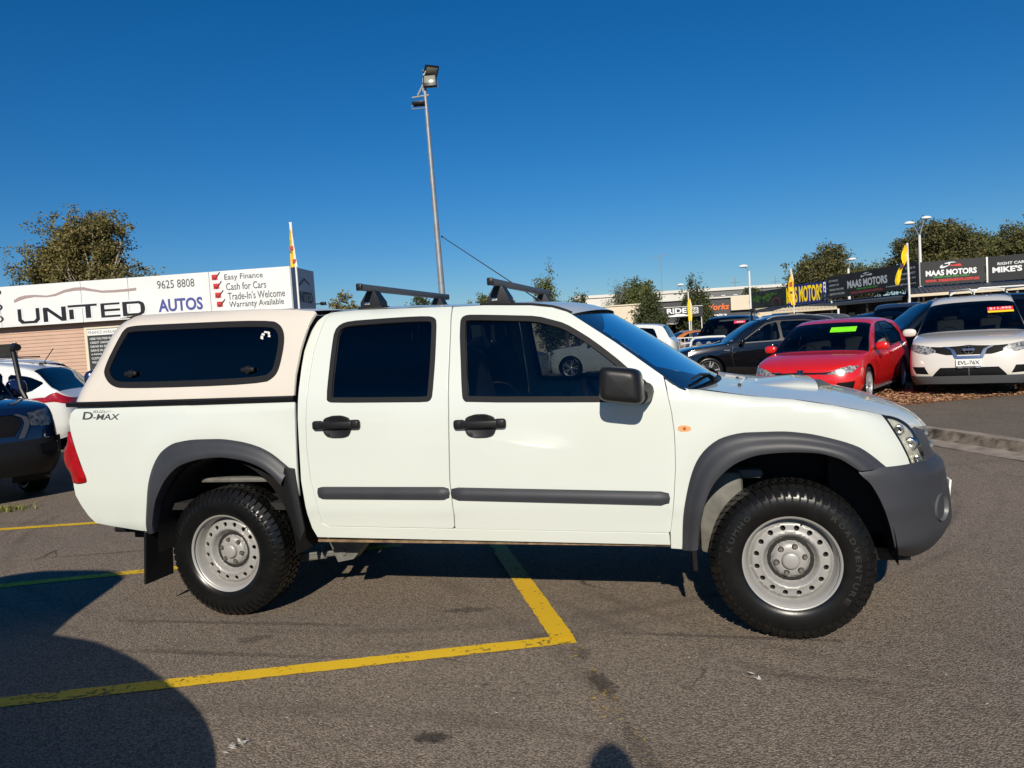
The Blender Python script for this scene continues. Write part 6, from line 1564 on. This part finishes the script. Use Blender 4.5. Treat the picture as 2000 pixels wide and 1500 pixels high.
r0, f_, wd, h = banner('banner_sign', 'crisp black MAAS MOTORS banner with white and red lettering', (11.02, 31.59, 3.75), (10.98, 31.51, 2.74), (13.28, 31.11, 2.73), 1.0, BLKSIGN)
f_.text('banner_letters', 'MAAS MOTORS', .20, .38, 1.85, .24, WHITEINK, r0, .04); carlogo(f_, r0, .72, .70, .80, WHITEINK, REDINK2); f_.text('banner_tagline', 'DREAM CARS, REAL DEALS', .48, .285, 1.3, .075, GREENINK, r0, .015); f_.text('banner_web', 'www. maasmotors.com.au', .18, .12, 1.95, .14, REDINK2, r0, .03)
r0, f_, wd, h = banner('banner_sign', 'black banner reading MIKE\'S MO cut by the right edge', (13.43, 31.21, 3.70), (13.38, 31.14, 2.72), (17.0, 30.1, 2.73), 1.0, BLKSIGN)
f_.text('banner_tagline', 'RIGHT CAR RIGHT PRICE', .36, .63, 2.0, .11, WHITEINK, r0, .02); f_.text('banner_letters', 'MIKE\'S MOTORS', .18, .33, 2.6, .24, WHITEINK, r0, .04)
mb = MB(); mb.bevbox((13.36, 31.10, 3.2), (.07, .05, 1.05), .01); tag(mb.build('white_post', POSTW), 'white upright post between the two crisp black banners', 'post')
# awnings of the yards
def awning(name, label, a, b, zf, zb, depth, edge, roofm, wallm, posts, cat='awning'):
    a = Vector((*a, 0)); b = Vector((*b, 0)); r_ = (b - a); wd = r_.length; r_.normalize(); n = Vector((-r_.y, r_.x, 0))
    root = empty(name, a); tag(root, label, cat)
    mb = MB(); N = int(wd / .09); vs = []
    for i in range(N + 1):
        x = wd * i / N; wv = .018 * (1 if i % 2 else -1)
        vs += [r_ * x + Vector((0, 0, zf + wv)), r_ * x + n * depth + Vector((0, 0, zb + wv))]
    mb.add(vs, [(2 * i, 2 * i + 2, 2 * i + 3, 2 * i + 1) for i in range(N)]); mb.build('corrugated_roof', roofm, root, sharp=20)
    mb = MB(); mb.add([r_ * 0 + Vector((0, 0, zf - .12)) - n * .02, r_ * wd + Vector((0, 0, zf - .12)) - n * .02, r_ * wd + Vector((0, 0, zf - .01)) - n * .02, Vector((0, 0, zf - .01)) - n * .02], [(0, 1, 2, 3)]); mb.build('fascia', edge, root, sharp=None)
    for t_ in posts:
        mb = MB(); q = r_ * wd * t_ + n * .15; mb.box((q.x, q.y, zf / 2 - .04), (.08, .08, zf - .1)); mb.build('awning_post', POSTW if edge is CORR else DARK, root)
    mb = MB(); q0 = n * depth; mb.add([q0, q0 + r_ * wd, q0 + r_ * wd + Vector((0, 0, zb)), q0 + Vector((0, 0, zb))], [(0, 1, 2, 3)]); wl = mb.build('office_wall', wallm, root, sharp=None)
    k = 0; x = .4
    while x < wd - 1.2:
        mb = MB(); q = n * (depth - .03) + r_ * x; mb.box((q.x + r_.x * .5, q.y + r_.y * .5, 1.3), (.9 * abs(r_.x) + .03, .9 * abs(r_.y) + .03, 1.1)); mb.build('window', CARDARKGLASS, wl); x += 1.7
    return root
WALLD = mat('dark_wall', (.05, .045, .045), .7, noise=.2, nscale=2); WALLC = mat('cream_wall', (.45, .38, .29), .7, noise=.08, nscale=2)
awning('awning', 'cream edged corrugated awning below the crisp black banners', (10.15, 29.75), (17.5, 28.6), 2.38, 2.72, 2.2, CORR, CORRD, WALLD, (.0, .5, 1.0))
awning('awning', 'dark awning running below the faded black banner', (4.3, 40.6), (10.2, 31.2), 2.32, 2.5, 1.6, CORRD, CORRD, WALLD, (.2, .5, .8))
awning('awning', 'short cream awning with white post below the yellow lettered sign', (5.2, 35.65), (8.05, 34.3), 2.15, 2.30, 1.4, CORR, CORR, WALLD, (.0, 1.0))
# --- lamp standards
def lamp(name, label, x, y, h, arms, r_=.06, cat='street lamp'):
    root = empty(name, (x, y, 0)); tag(root, label, cat)
    mb = MB(); mb.tube([(0, 0, 0), (0, 0, h)], [r_ * 1.3, r_ * .8], 10); mb.build('lamp_post', POSTW, root)
    for dx, dz in arms:
        R_ = Vector((.964, .266, 0))
        mb = MB(); mb.tube([Vector((0, 0, h - .05)), R_ * dx * .5 + Vector((0, 0, h + dz * .7)), R_ * dx * .7 + Vector((0, 0, h + dz))], .025, 6); mb.build('lamp_arm', GALV, root)
        mb = MB(); q = R_ * dx + Vector((0, 0, h + dz + .02)); e = math.atan2(dz * .3, dx)
        mb.grid(lambda u_, v_: q + R_ * (.25 * math.cos(math.pi * (u_ - .5)) * math.cos(2 * math.pi * v_)) * (1 if dx > 0 else -1) + Vector((-.266, .964, 0)) * (.14 * math.cos(math.pi * (u_ - .5)) * math.sin(2 * math.pi * v_)) + Vector((0, 0, .11 * math.sin(math.pi * (u_ - .5)) if u_ > .5 else .05 * math.sin(math.pi * (u_ - .5)))), 8, 14); mb.build('lamp_head', POSTW, root, sharp=80)
lamp('street_lamp', 'white single headed yard lamp left of the hedge banner', 4.3, 37.5, 4.35, [(-.28, .22)], .055)
lamp('street_lamp', 'tall white twin headed yard lamp behind the crisp banner', 11.9, 35.5, 5.25, [(-.45, .55), (.35, .75)], .07)
lamp('street_lamp', 'small far lamp beside the dark cypress', .6, 52.1, 4.2, [(-.5, .5)], .05)
lamp('street_lamp', 'short cream lamp post with dark head before the round tree', 10.1, 44.4, 4.5, [(.25, .5)], .08)
# --- centre background buildings
WH_ = mat('warehouse_white', (.62, .60, .55), .6, noise=.04, nscale=.4); WHG = mat('warehouse_grey', (.14, .145, .15), .7, noise=.08, nscale=.5); DKG = mat('shop_dark_grey', (.055, .058, .062), .7, noise=.1, nscale=.6); CRM = mat('shop_cream', (.66, .57, .44), .65, noise=.04, nscale=.5); ORINK = mat('sign_orange', (.85, .16, .02), .6)
def block(name, label, a, b, z0, z1, depth, mt, cat='building', slope=0.0):
    a = Vector((*a, 0)); b = Vector((*b, 0)); r_ = b - a; wd = r_.length; r_.normalize(); n = Vector((-r_.y, r_.x, 0))
    root = empty(name, a); tag(root, label, cat)
    mb = MB(); q = [Vector((0, 0, z0)), r_ * wd + Vector((0, 0, z0)), r_ * wd + Vector((0, 0, z1 + slope)), Vector((0, 0, z1))]
    mb.add(q + [x + n * depth for x in q], [(0, 1, 2, 3), (5, 4, 7, 6), (3, 2, 6, 7), (0, 3, 7, 4), (1, 5, 6, 2)]); mb.build('wall', mt, root, sharp=20)
    return root, Frame((0, 0, 0), r_, (0, 0, 1), -n), wd
r0, f_, wd = block('warehouse', 'long low white warehouse roof across the background', (-14.5, 89.7), (14, 97.4), 0, 6.2, 30, WHG, slope=.1)
f_.rect('roof_edge', -.2, 6.1, wd + .4, .35, .4, WH_, r0, -.2); f_.rect('white_wall', .5, 0, 13, 6.0, .1, WH_, r0, .02); f_.rect('wall_rib', 0, 5.0, wd, .12, .1, WH_, r0, .13)
for k in range(9): f_.rect('roof_vent', 15 + k * 1.5, 5.4, .5, .12, .1, WH_, r0, .15)
r0, f_, wd = block('shop', 'cream rendered shop wall left of the dark conifers', (-12.5, 55.9), (-3.4, 58.2), 0, 3.75, 12, CRM, slope=.1)
f_.rect('parapet_cap', 0, 3.74, wd, .07, .2, CREAMT, r0, -.1); f_.rect('wall_groove', 0, 2.2, wd, .03, .02, mat('groove_dark', (.2, .17, .13), .8), r0, .0)
r0, f_, wd = block('workshop', 'dark grey workshop with orange and white lettering', (-3.2, 61.5), (5.6, 63.2), 0, 4.0, 14, DKG)
f_.rect('parapet_cap', -.1, 3.98, wd + .2, .12, .3, WH_, r0, -.1); f_.text('shop_letters', 'Auto Body Works', 1.2, 2.86, 5.6, .68, ORINK, r0, .02, .25, d=.05); f_.text('shop_letters', 'Crash Repairs', 2.9, 2.45, 3.7, .26, WHITEINK, r0, .03, d=.05)
f_.rect('cream_upper_wall', 6.9, 2.9, 3.0, 1.15, .3, CRM, r0, .05); f_.rect('awning_strip', -.5, 2.02, wd + .8, .10, 1.2, GALV, r0, .0); f_.rect('shop_glass', .3, .3, wd - 1.0, 1.6, .05, CARDARKGLASS, r0, .02); f_.rect('side_wall', -3.2, 0, 3.0, 2.3, .2, CRM, r0, .1)
r0, f_, wd, h = banner('shop_sign', 'black and white RIDE sign before the dark workshop', (-1.46, 56.69, 3.33), (-1.5, 56.6, 2.50), (1.45, 57.4, 2.50), .85, BLKSIGN); r0['group'] = 'shop signs'
f_.text('sign_letters', 'RIDE', .25, .32, 1.55, .40, WHITEINK, r0, .03); f_.rect('sign_block', 2.15, .25, .55, .45, .004, WHITEINK, r0, .003); f_.text('sign_letters', '88', 2.2, .28, .45, .38, INK, r0, .02, d=.01)
f_.poly('sign_car', [(.2, .10), (.3, .17), (.7, .19), (.95, .26), (1.5, .26), (1.75, .18), (2.0, .15), (2.02, .08), (.22, .06)], WHITEINK, r0, .006); f_.rect('top_rail', 0, .80, wd, .04, .03, POSTW, r0, .0)
r0, f_, wd = block('far_shed', 'pale far shed below the sky right of the workshop', (4.5, 66), (10.5, 68), 0, 3.9, 10, CRM); f_.rect('roof_edge', 0, 3.85, wd, .25, .3, WH_, r0, -.1)
r0, f_, wd = block('warehouse', 'pale grey warehouse standing outside the frame beyond the right edge', (22, 44), (70, 26), 0, 5.2, 20, WH_); f_.rect('roof_edge', -.2, 5.15, wd + .4, .3, .4, WHG, r0, -.2)
for k in range(8): f_.rect('roller_door', 2 + k * 6, 0, 3.6, 3.6, .05, WHG, r0, .02)
# crowd barrier
B2 = empty('crowd_barrier', (-.2, 25.6, 0)); tag(B2, 'white tubular crowd barrier before the far cars', 'barrier')
R_ = Vector((.964, .266, 0)); FW_ = PLATE
for z in (.18, 1.18):
    mb = MB(); mb.tube([R_ * 0 + Vector((0, 0, z)), R_ * 2.1 + Vector((0, 0, z))], .022, 8); mb.build('rail', FW_, B2)
for k in range(15):
    mb = MB(); q = R_ * (2.1 * k / 14); mb.tube([q + Vector((0, 0, .18)), q + Vector((0, 0, 1.18))], .010 if 0 < k < 14 else .022, 6); mb.build('upright', FW_, B2)
for k in (0, 1):
    mb = MB(); q = R_ * (2.1 * k); mb.tube([q + Vector((0, 0, .2)), q], .022, 6); mb.bevbox(q + Vector((0, 0, .03)), (.05, .5, .03), .01); mb.build('foot', FW_, B2)
# distant pylons
for i, (x, y, h) in enumerate(((5.5, 140, 10.5), (12.5, 142, 10.2), (17.0, 145, 10.4))):
    mb = MB(); mb.tube([(x, y, 0), (x, y, h)], [.14, .07], 6)
    for z in (h - 1, h - 2): mb.tube([(x - .8, y, z), (x + .8, y, z)], .04, 4)
    tag(mb.build('power_pole', mat('far_pole', (.22, .23, .24), .8)), 'thin distant power pole above the warehouse roof, %s of three' % ('leftmost', 'middle', 'rightmost')[i], 'pole', 'distant power poles')
mb = MB(); mb.tube([(-3.2, 80, 0), (-3.2, 80, 9.6)], .03, 6); mb.tube([(-4.2, 80, 9.5), (-2.2, 80, 9.7)], .025, 6); tag(mb.build('aerial_mast', mat('far_pole', (.22, .23, .24), .8)), 'thin T shaped aerial mast over the warehouse', 'mast')
# ------------------------------------------------------------------ trees
def leafmat(name, c1, c2, c3):
    m_ = bpy.data.materials.new(name); m_.use_nodes = True
    t = m_.node_tree; b = t.nodes['Principled BSDF']
    gi = t.nodes.new('ShaderNodeNewGeometry'); cr = t.nodes.new('ShaderNodeValToRGB')
    cr.color_ramp.elements[0].color = (*c1, 1); cr.color_ramp.elements[1].color = (*c3, 1)
    e = cr.color_ramp.elements.new(.55); e.color = (*c2, 1)
    t.links.new(gi.outputs['Random Per Island'], cr.inputs[0]); t.links.new(cr.outputs[0], b.inputs['Base Color'])
    b.inputs['Roughness'].default_value = .6
    tl = t.nodes.new('ShaderNodeBsdfTranslucent'); t.links.new(cr.outputs[0], tl.inputs[0])
    mx = t.nodes.new('ShaderNodeMixShader'); mx.inputs[0].default_value = .2
    t.links.new(b.outputs[0], mx.inputs[1]); t.links.new(tl.outputs[0], mx.inputs[2]); t.links.new(mx.outputs[0], t.nodes['Material Output'].inputs[0])
    return m_
GUM = leafmat('gum_leaf', (.06, .065, .02), (.17, .145, .04), (.32, .25, .08))
DKL = leafmat('dark_leaf', (.025, .042, .014), (.06, .08, .025), (.13, .13, .04))
FIG = leafmat('fig_leaf', (.04, .045, .016), (.10, .10, .03), (.20, .17, .055))
GRN = leafmat('green_leaf', (.04, .06, .016), (.10, .125, .032), (.20, .19, .05))
BARK = mat('bark', (.16, .125, .095), .9, noise=.35, nscale=6, bump=.6, bscale=18)
PBARK = mat('pale_bark', (.38, .33, .27), .85, noise=.25, nscale=5)
def tree(name, label, x, y, blobs, leaf, n, mt, trunk_r, bark=BARK, clump=.5, seed=1, group=None, per=26, stretch=1.0, cat='tree'):
    """blobs: (dx, dy, z, rx, rz) ellipsoids of foliage"""
    rr = random.Random(seed); G = rr.gauss
    root = empty(name, (x, y, 0)); tag(root, label, cat, group)
    mb = MB()
    zc = sum(b[2] for b in blobs) / len(blobs); zl = min(b[2] - b[4] for b in blobs)
    mb.tube([(0, 0, 0), (.05, 0, zl * .6), (-.05, .05, max(zl, .3)), (0, 0, zc)], [trunk_r * 1.25, trunk_r, trunk_r * .85, trunk_r * .4], 9)
    mb.build('trunk', bark, root)
    for b in blobs:
        k = rr.uniform(.3, .7); mid = Vector((b[0] * k, b[1] * k, zl + (b[2] - zl) * .5))
        mb = MB(); mb.tube([(0, 0, max(.2, zl * .9)), mid, (b[0], b[1], b[2] - b[4] * .2), (b[0] * 1.1, b[1] * 1.1, b[2] + b[4] * .55)], [trunk_r * .6, trunk_r * .42, trunk_r * .25, trunk_r * .08], 7); mb.build('limb', bark, root)
        for q in range(3):
            a = rr.uniform(0, 6.3); e = Vector((b[0] + math.cos(a) * b[3] * .7, b[1] + math.sin(a) * b[3] * .7, b[2] + rr.uniform(-.2, .5) * b[4]))
            mb = MB(); mb.tube([mid, (mid + e) / 2 + Vector((0, 0, .15)), e], [trunk_r * .25, trunk_r * .15, trunk_r * .05], 5); mb.build('branch', bark, root)
    vol = [b[3] * b[3] * b[4] for b in blobs]; tot = sum(vol); V = []; F = []
    for b, v_ in zip(blobs, vol):
        nc = max(3, int(n * (v_ / tot) / per)); tips = []
        for q in range(max(4, nc // 7)):
            while True:
                d = Vector((rr.gauss(0, 1), rr.gauss(0, 1), rr.gauss(0, 1)))
                if d.length > .1: break
            d.normalize(); rad = rr.uniform(.35, 1.08) if rr.random() < .85 else rr.uniform(1.0, 1.3)
            tips.append(Vector((b[0] + d.x * b[3] * rad, b[1] + d.y * b[3] * rad, b[2] + d.z * b[4] * rad)))
        for c_ in range(nc):
            tp = tips[c_ % len(tips)]; k_ = .26
            cc = tp + Vector((rr.gauss(0, k_) * b[3], rr.gauss(0, k_) * b[3], rr.gauss(0, k_ * .8) * b[4]))
            cs = clump * rr.uniform(.6, 1.3)
            for i in range(per):
                q = Vector((G(0, .42), G(0, .42), G(0, .34) * stretch)) * cs + cc
                ax = Vector((G(0, 1), G(0, 1), G(0, .8) - .3)); ax.normalize()
                sd_ = ax.cross(Vector((G(0, 1), G(0, 1), G(0, 1)))); sd_.normalize()
                l = leaf * rr.uniform(.6, 1.3); k = len(V)
                nrm = ax.cross(sd_) * l * .12
                V += [q - ax * l * .5, q + sd_ * l * .28 + nrm, q + ax * l * .5, q - sd_ * l * .28 + nrm]
                F.append((k, k + 1, k + 2, k + 3))
    mk('crown', V, F, mt, root, sharp=None)
    return root
tree('gum_tree', 'large olive brown gum tree behind the white office sign', -33.0, 32.6,
     [(-2.3, 0, 7.2, 1.6, 1.6), (-1.2, .3, 9.0, 1.3, 1.1), (.9, 0, 9.3, 1.7, 1.0), (-.6, -.5, 7.0, 1.4, 1.5), (1.2, .4, 7.4, 1.2, 1.1), (2.5, 0, 8.0, .9, .9), (-3.6, 0, 5.4, 1.3, .8), (2.9, 0, 6.4, 1.1, .8), (.4, 0, 5.6, 1.6, .9), (3.7, .2, 5.7, .9, .5), (-4.6, 0, 4.8, 1.2, .6), (-5.8, 0, 4.6, 1.1, .7), (-3.2, .5, 6.4, 1.2, 1.0), (.2, .6, 8.2, 1.4, 1.2)], .17, 42000, GUM, .28, PBARK, .5, 3)
tree('fig_tree', 'round dark tree behind the faded black banner', 10.8, 60.5, [(0, 0, 5.0, 2.0, 1.5), (-1.2, 0, 4.2, 1.4, 1.4), (1.3, .3, 4.3, 1.5, 1.2), (.3, 0, 6.2, 1.2, .9), (-.7, 0, 5.8, 1.0, .9), (2.3, 0, 3.4, 1.1, 1.0)], .20, 28000, FIG, .3, BARK, .55, 5)
tree('fig_tree', 'low pale green tree beside the round dark tree', 14.6, 64, [(0, 0, 4.6, 1.6, .9), (-1.4, 0, 4.2, 1.1, .8), (1.4, 0, 4.4, 1.2, .8)], .20, 14000, GRN, .2, BARK, .5, 6)
tree('fig_tree', 'tall spreading tree behind the twin headed lamp', 17.5, 57.2, [(0, 0, 7.0, 1.5, 1.1), (-1.4, 0, 6.0, 1.2, 1.1), (-2.0, 0, 4.4, 1.2, 1.0), (1.4, 0, 6.2, 1.5, 1.2), (.2, -.3, 5.2, 1.7, 1.3), (2.2, 0, 4.8, 1.3, 1.2)], .20, 32000, FIG, .3, BARK, .55, 7)
tree('fig_tree', 'rounded green tree between its two taller neighbours at right', 20.6, 58.6, [(0, 0, 5.8, 1.5, 1.1), (-1.2, 0, 5.0, 1.3, 1.3), (1.2, 0, 5.0, 1.4, 1.3), (0, -.4, 4.2, 1.6, 1.0)], .20, 26000, GRN, .28, BARK, .55, 8)
tree('fig_tree', 'dark tree cut by the right edge of the picture', 23.6, 57.6, [(0, 0, 6.1, 1.7, 1.3), (-.9, 0, 4.8, 1.5, 1.3), (1.4, 0, 5.2, 1.8, 1.6), (.2, 0, 4.0, 1.8, 1.0)], .20, 28000, FIG, .3, BARK, .55, 9)
tree('conifer', 'rounded dark green tree left of the conifers by the cream shop', -4.9, 71.5, [(0, 0, 5.2, 1.4, 1.1), (-.9, 0, 4.4, 1.1, 1.0), (.9, 0, 4.4, 1.0, 1.0), (0, 0, 3.6, 1.5, 1.0)], .24, 18000, GRN, .25, BARK, .6, 10)
tree('conifer', 'broad dark conifer at the corner of the cream shop', -2.45, 56.3, [(0, 0, 2.5, .95, 1.3), (.1, 0, 3.6, .6, .9), (-.2, 0, 1.6, 1.0, 1.0)], .18, 15000, DKL, .2, BARK, .45, 11, stretch=1.6)
tree('cypress_tree', 'narrow two peaked cypress before the workshop', .9, 58.5, [(-.3, 0, 3.6, .55, 1.7), (.5, 0, 3.0, .6, 1.0), (.0, 0, 2.0, .9, 1.0)], .18, 12000, DKL, .16, BARK, .4, 12, stretch=1.8)
tree('cypress_tree', 'tall cypress behind the front roof rack', -8.0, 44.8, [(0, 0, 3.6, .62, 1.9), (.15, 0, 2.2, .8, 1.3), (-.35, 0, 4.4, .3, .6)], .15, 12000, GRN, .16, BARK, .38, 13, stretch=1.8)
tree('cypress_tree', 'thin little cypress right of the front roof rack', -7.9, 55.2, [(0, 0, 3.6, .45, 1.3), (0, 0, 2.5, .6, 1.0)], .20, 3500, DKL, .12, BARK, .35, 14, stretch=1.6)
tree('bush_tree', 'small scrubby tree between the cypresses', -8.9, 54.5, [(0, 0, 3.6, 1.0, .9), (-1.2, 0, 3.3, .8, .7)], .2, 2600, GRN, .12, BARK, .4, 15)
tree('bush_tree', 'round olive tree showing above the cab beside the rear rack', -25.4, 50.2, [(0, 0, 4.5, .95, 1.0), (.2, 0, 3.6, .95, .8)], .22, 5000, GUM, .16, BARK, .4, 16)
tree('bush_tree', 'dark tree top framed under the rear roof bar', -23.5, 61.2, [(0, 0, 4.7, 1.0, 1.0), (-.6, 0, 4.6, .8, .8), (.9, 0, 4.4, .7, .8)], .22, 3000, DKL, .16, BARK, .45, 17)
tree('bush_tree', 'green tree top just above the roof beside the front rack foot', -19.8, 67.4, [(-.6, 0, 4.7, .9, .8), (1.0, 0, 4.8, 1.1, .9), (2.3, 0, 4.6, .9, .8)], .24, 3500, GRN, .16, BARK, .5, 18)
tree('bare_tree', 'thin leafed grey tree standing over the warehouse', -6.3, 66, [(0, 0, 4.6, .8, 1.4), (.5, 0, 5.4, .5, .7), (-.7, 0, 4.0, .7, .9)], .12, 1500, leafmat('sparse_leaf', (.07, .08, .06), (.11, .12, .09), (.16, .16, .11)), .08, PBARK, .7, 19)
tree('bush_tree', 'small far tree beside the single yard lamp', 5.1, 64.0, [(0, 0, 4.0, .8, .8), (.5, 0, 3.7, .6, .6)], .22, 1500, DKL, .14, BARK, .4, 20)
tree('shrub', 'low green shrub in front of the cream shop', -3.8, 44.0, [(0, 0, 1.9, .8, .5)], .16, 1200, GRN, .08, BARK, .35, 21, cat='shrub')
# ------------------------------------------------------------------ the photographer, standing behind the camera; only the head's shadow shows
def person():
    root = empty('person', (2.84, -5.00, 0), YAW); tag(root, 'person in dark clothes holding up a phone, head shadow at lower edge', 'person')
    def skin(name, V, E, rad, mt, sub=2):
        me = bpy.data.meshes.new(name); me.from_pydata(V, E, []); me.update()
        o = link(name, me, mt, root)
        md = o.modifiers.new('skin', 'SKIN'); md.use_smooth_shade = True
        for i, r_ in enumerate(rad): me.skin_vertices[0].data[i].radius = r_ if isinstance(r_, tuple) else (r_, r_)
        me.skin_vertices[0].data[0].use_root = True
        s_ = o.modifiers.new('sub', 'SUBSURF'); s_.levels = sub; s_.render_levels = sub
        return o
    V = [(0, 0, .92), (0, 0, 1.08), (0, .0, 1.25), (0, .0, 1.38), (0, .01, 1.46), (0, .03, 1.53), (0, .03, 1.60),
         (-.10, 0, .88), (-.11, .01, .50), (-.11, -.02, .10), (-.11, .12, .04), (.10, 0, .88), (.11, .01, .50), (.11, -.02, .10), (.11, .12, .04),
         (-.19, 0, 1.36), (-.24, .05, 1.14), (-.13, .24, 1.30), (.19, 0, 1.36), (.24, .05, 1.14), (.13, .24, 1.30)]
    E = [(0, 1), (1, 2), (2, 3), (3, 4), (4, 5), (5, 6), (0, 7), (7, 8), (8, 9), (9, 10), (0, 11), (11, 12), (12, 13), (13, 14), (3, 15), (15, 16), (16, 17), (3, 18), (18, 19), (19, 20)]
    rad = [(.16, .12), (.15, .11), (.17, .12), (.15, .10), .055, .085, .095, .09, .065, .045, .04, .09, .065, .045, .04, .065, .05, .035, .065, .05, .035]
    skin('body', V, E, rad, mat('person_clothes', (.03, .035, .05), .85, noise=.2, nscale=20))
    SK = mat('person_skin', (.45, .28, .20), .6)
    mb = MB()
    mb.grid(lambda u_, v_: Vector((.078 * math.cos(math.pi * (u_ - .5)) * math.cos(2 * math.pi * v_), .03 + .098 * math.cos(math.pi * (u_ - .5)) * math.sin(2 * math.pi * v_), 1.60 + .122 * math.sin(math.pi * (u_ - .5)))), 14, 20)
    mb.bevbox((0, .13, 1.585), (.03, .04, .05), .012); mb.bevbox((-.08, .03, 1.59), (.02, .04, .06), .008); mb.bevbox((.08, .03, 1.59), (.02, .04, .06), .008); mb.build('head', SK, root, sharp=80)
    mb = MB(); mb.grid(lambda u_, v_: Vector((.084 * math.cos(math.pi * u_ / 2) * math.cos(2 * math.pi * v_), .018 + .10 * math.cos(math.pi * u_ / 2) * math.sin(2 * math.pi * v_), 1.615 + .118 * math.sin(math.pi * u_ / 2))), 8, 20); mb.build('hair', mat('person_hair', (.02, .015, .012), .7), root, sharp=80)
    for sx_ in (-1, 1):
        mb = MB(); p0 = Vector((sx_ * .115, .27, 1.32)); mb.bevbox(p0, (.04, .08, .085), .018)
        for k in range(4): mb.tube([p0 + Vector((-sx_ * .01, .04, .03 - .02 * k)), p0 + Vector((-sx_ * .03, .065, .03 - .02 * k)), p0 + Vector((-sx_ * .055, .06, .03 - .02 * k))], .009, 6)
        mb.tube([p0 + Vector((-sx_ * .01, -.02, .03)), p0 + Vector((-sx_ * .035, .0, .05)), p0 + Vector((-sx_ * .05, .02, .045))], .010, 6)
        mb.build('hand', SK, root, sharp=60)
    return root
person()
ph = MB(); ph.bevbox((0, 0, 0), (.155, .009, .072), .004)
o = ph.build('phone', BLACK); o.location = (2.815, -4.715, 1.345); o.rotation_euler = (0, 0, YAW); tag(o, 'thin dark phone held in front of the photographer', 'phone')
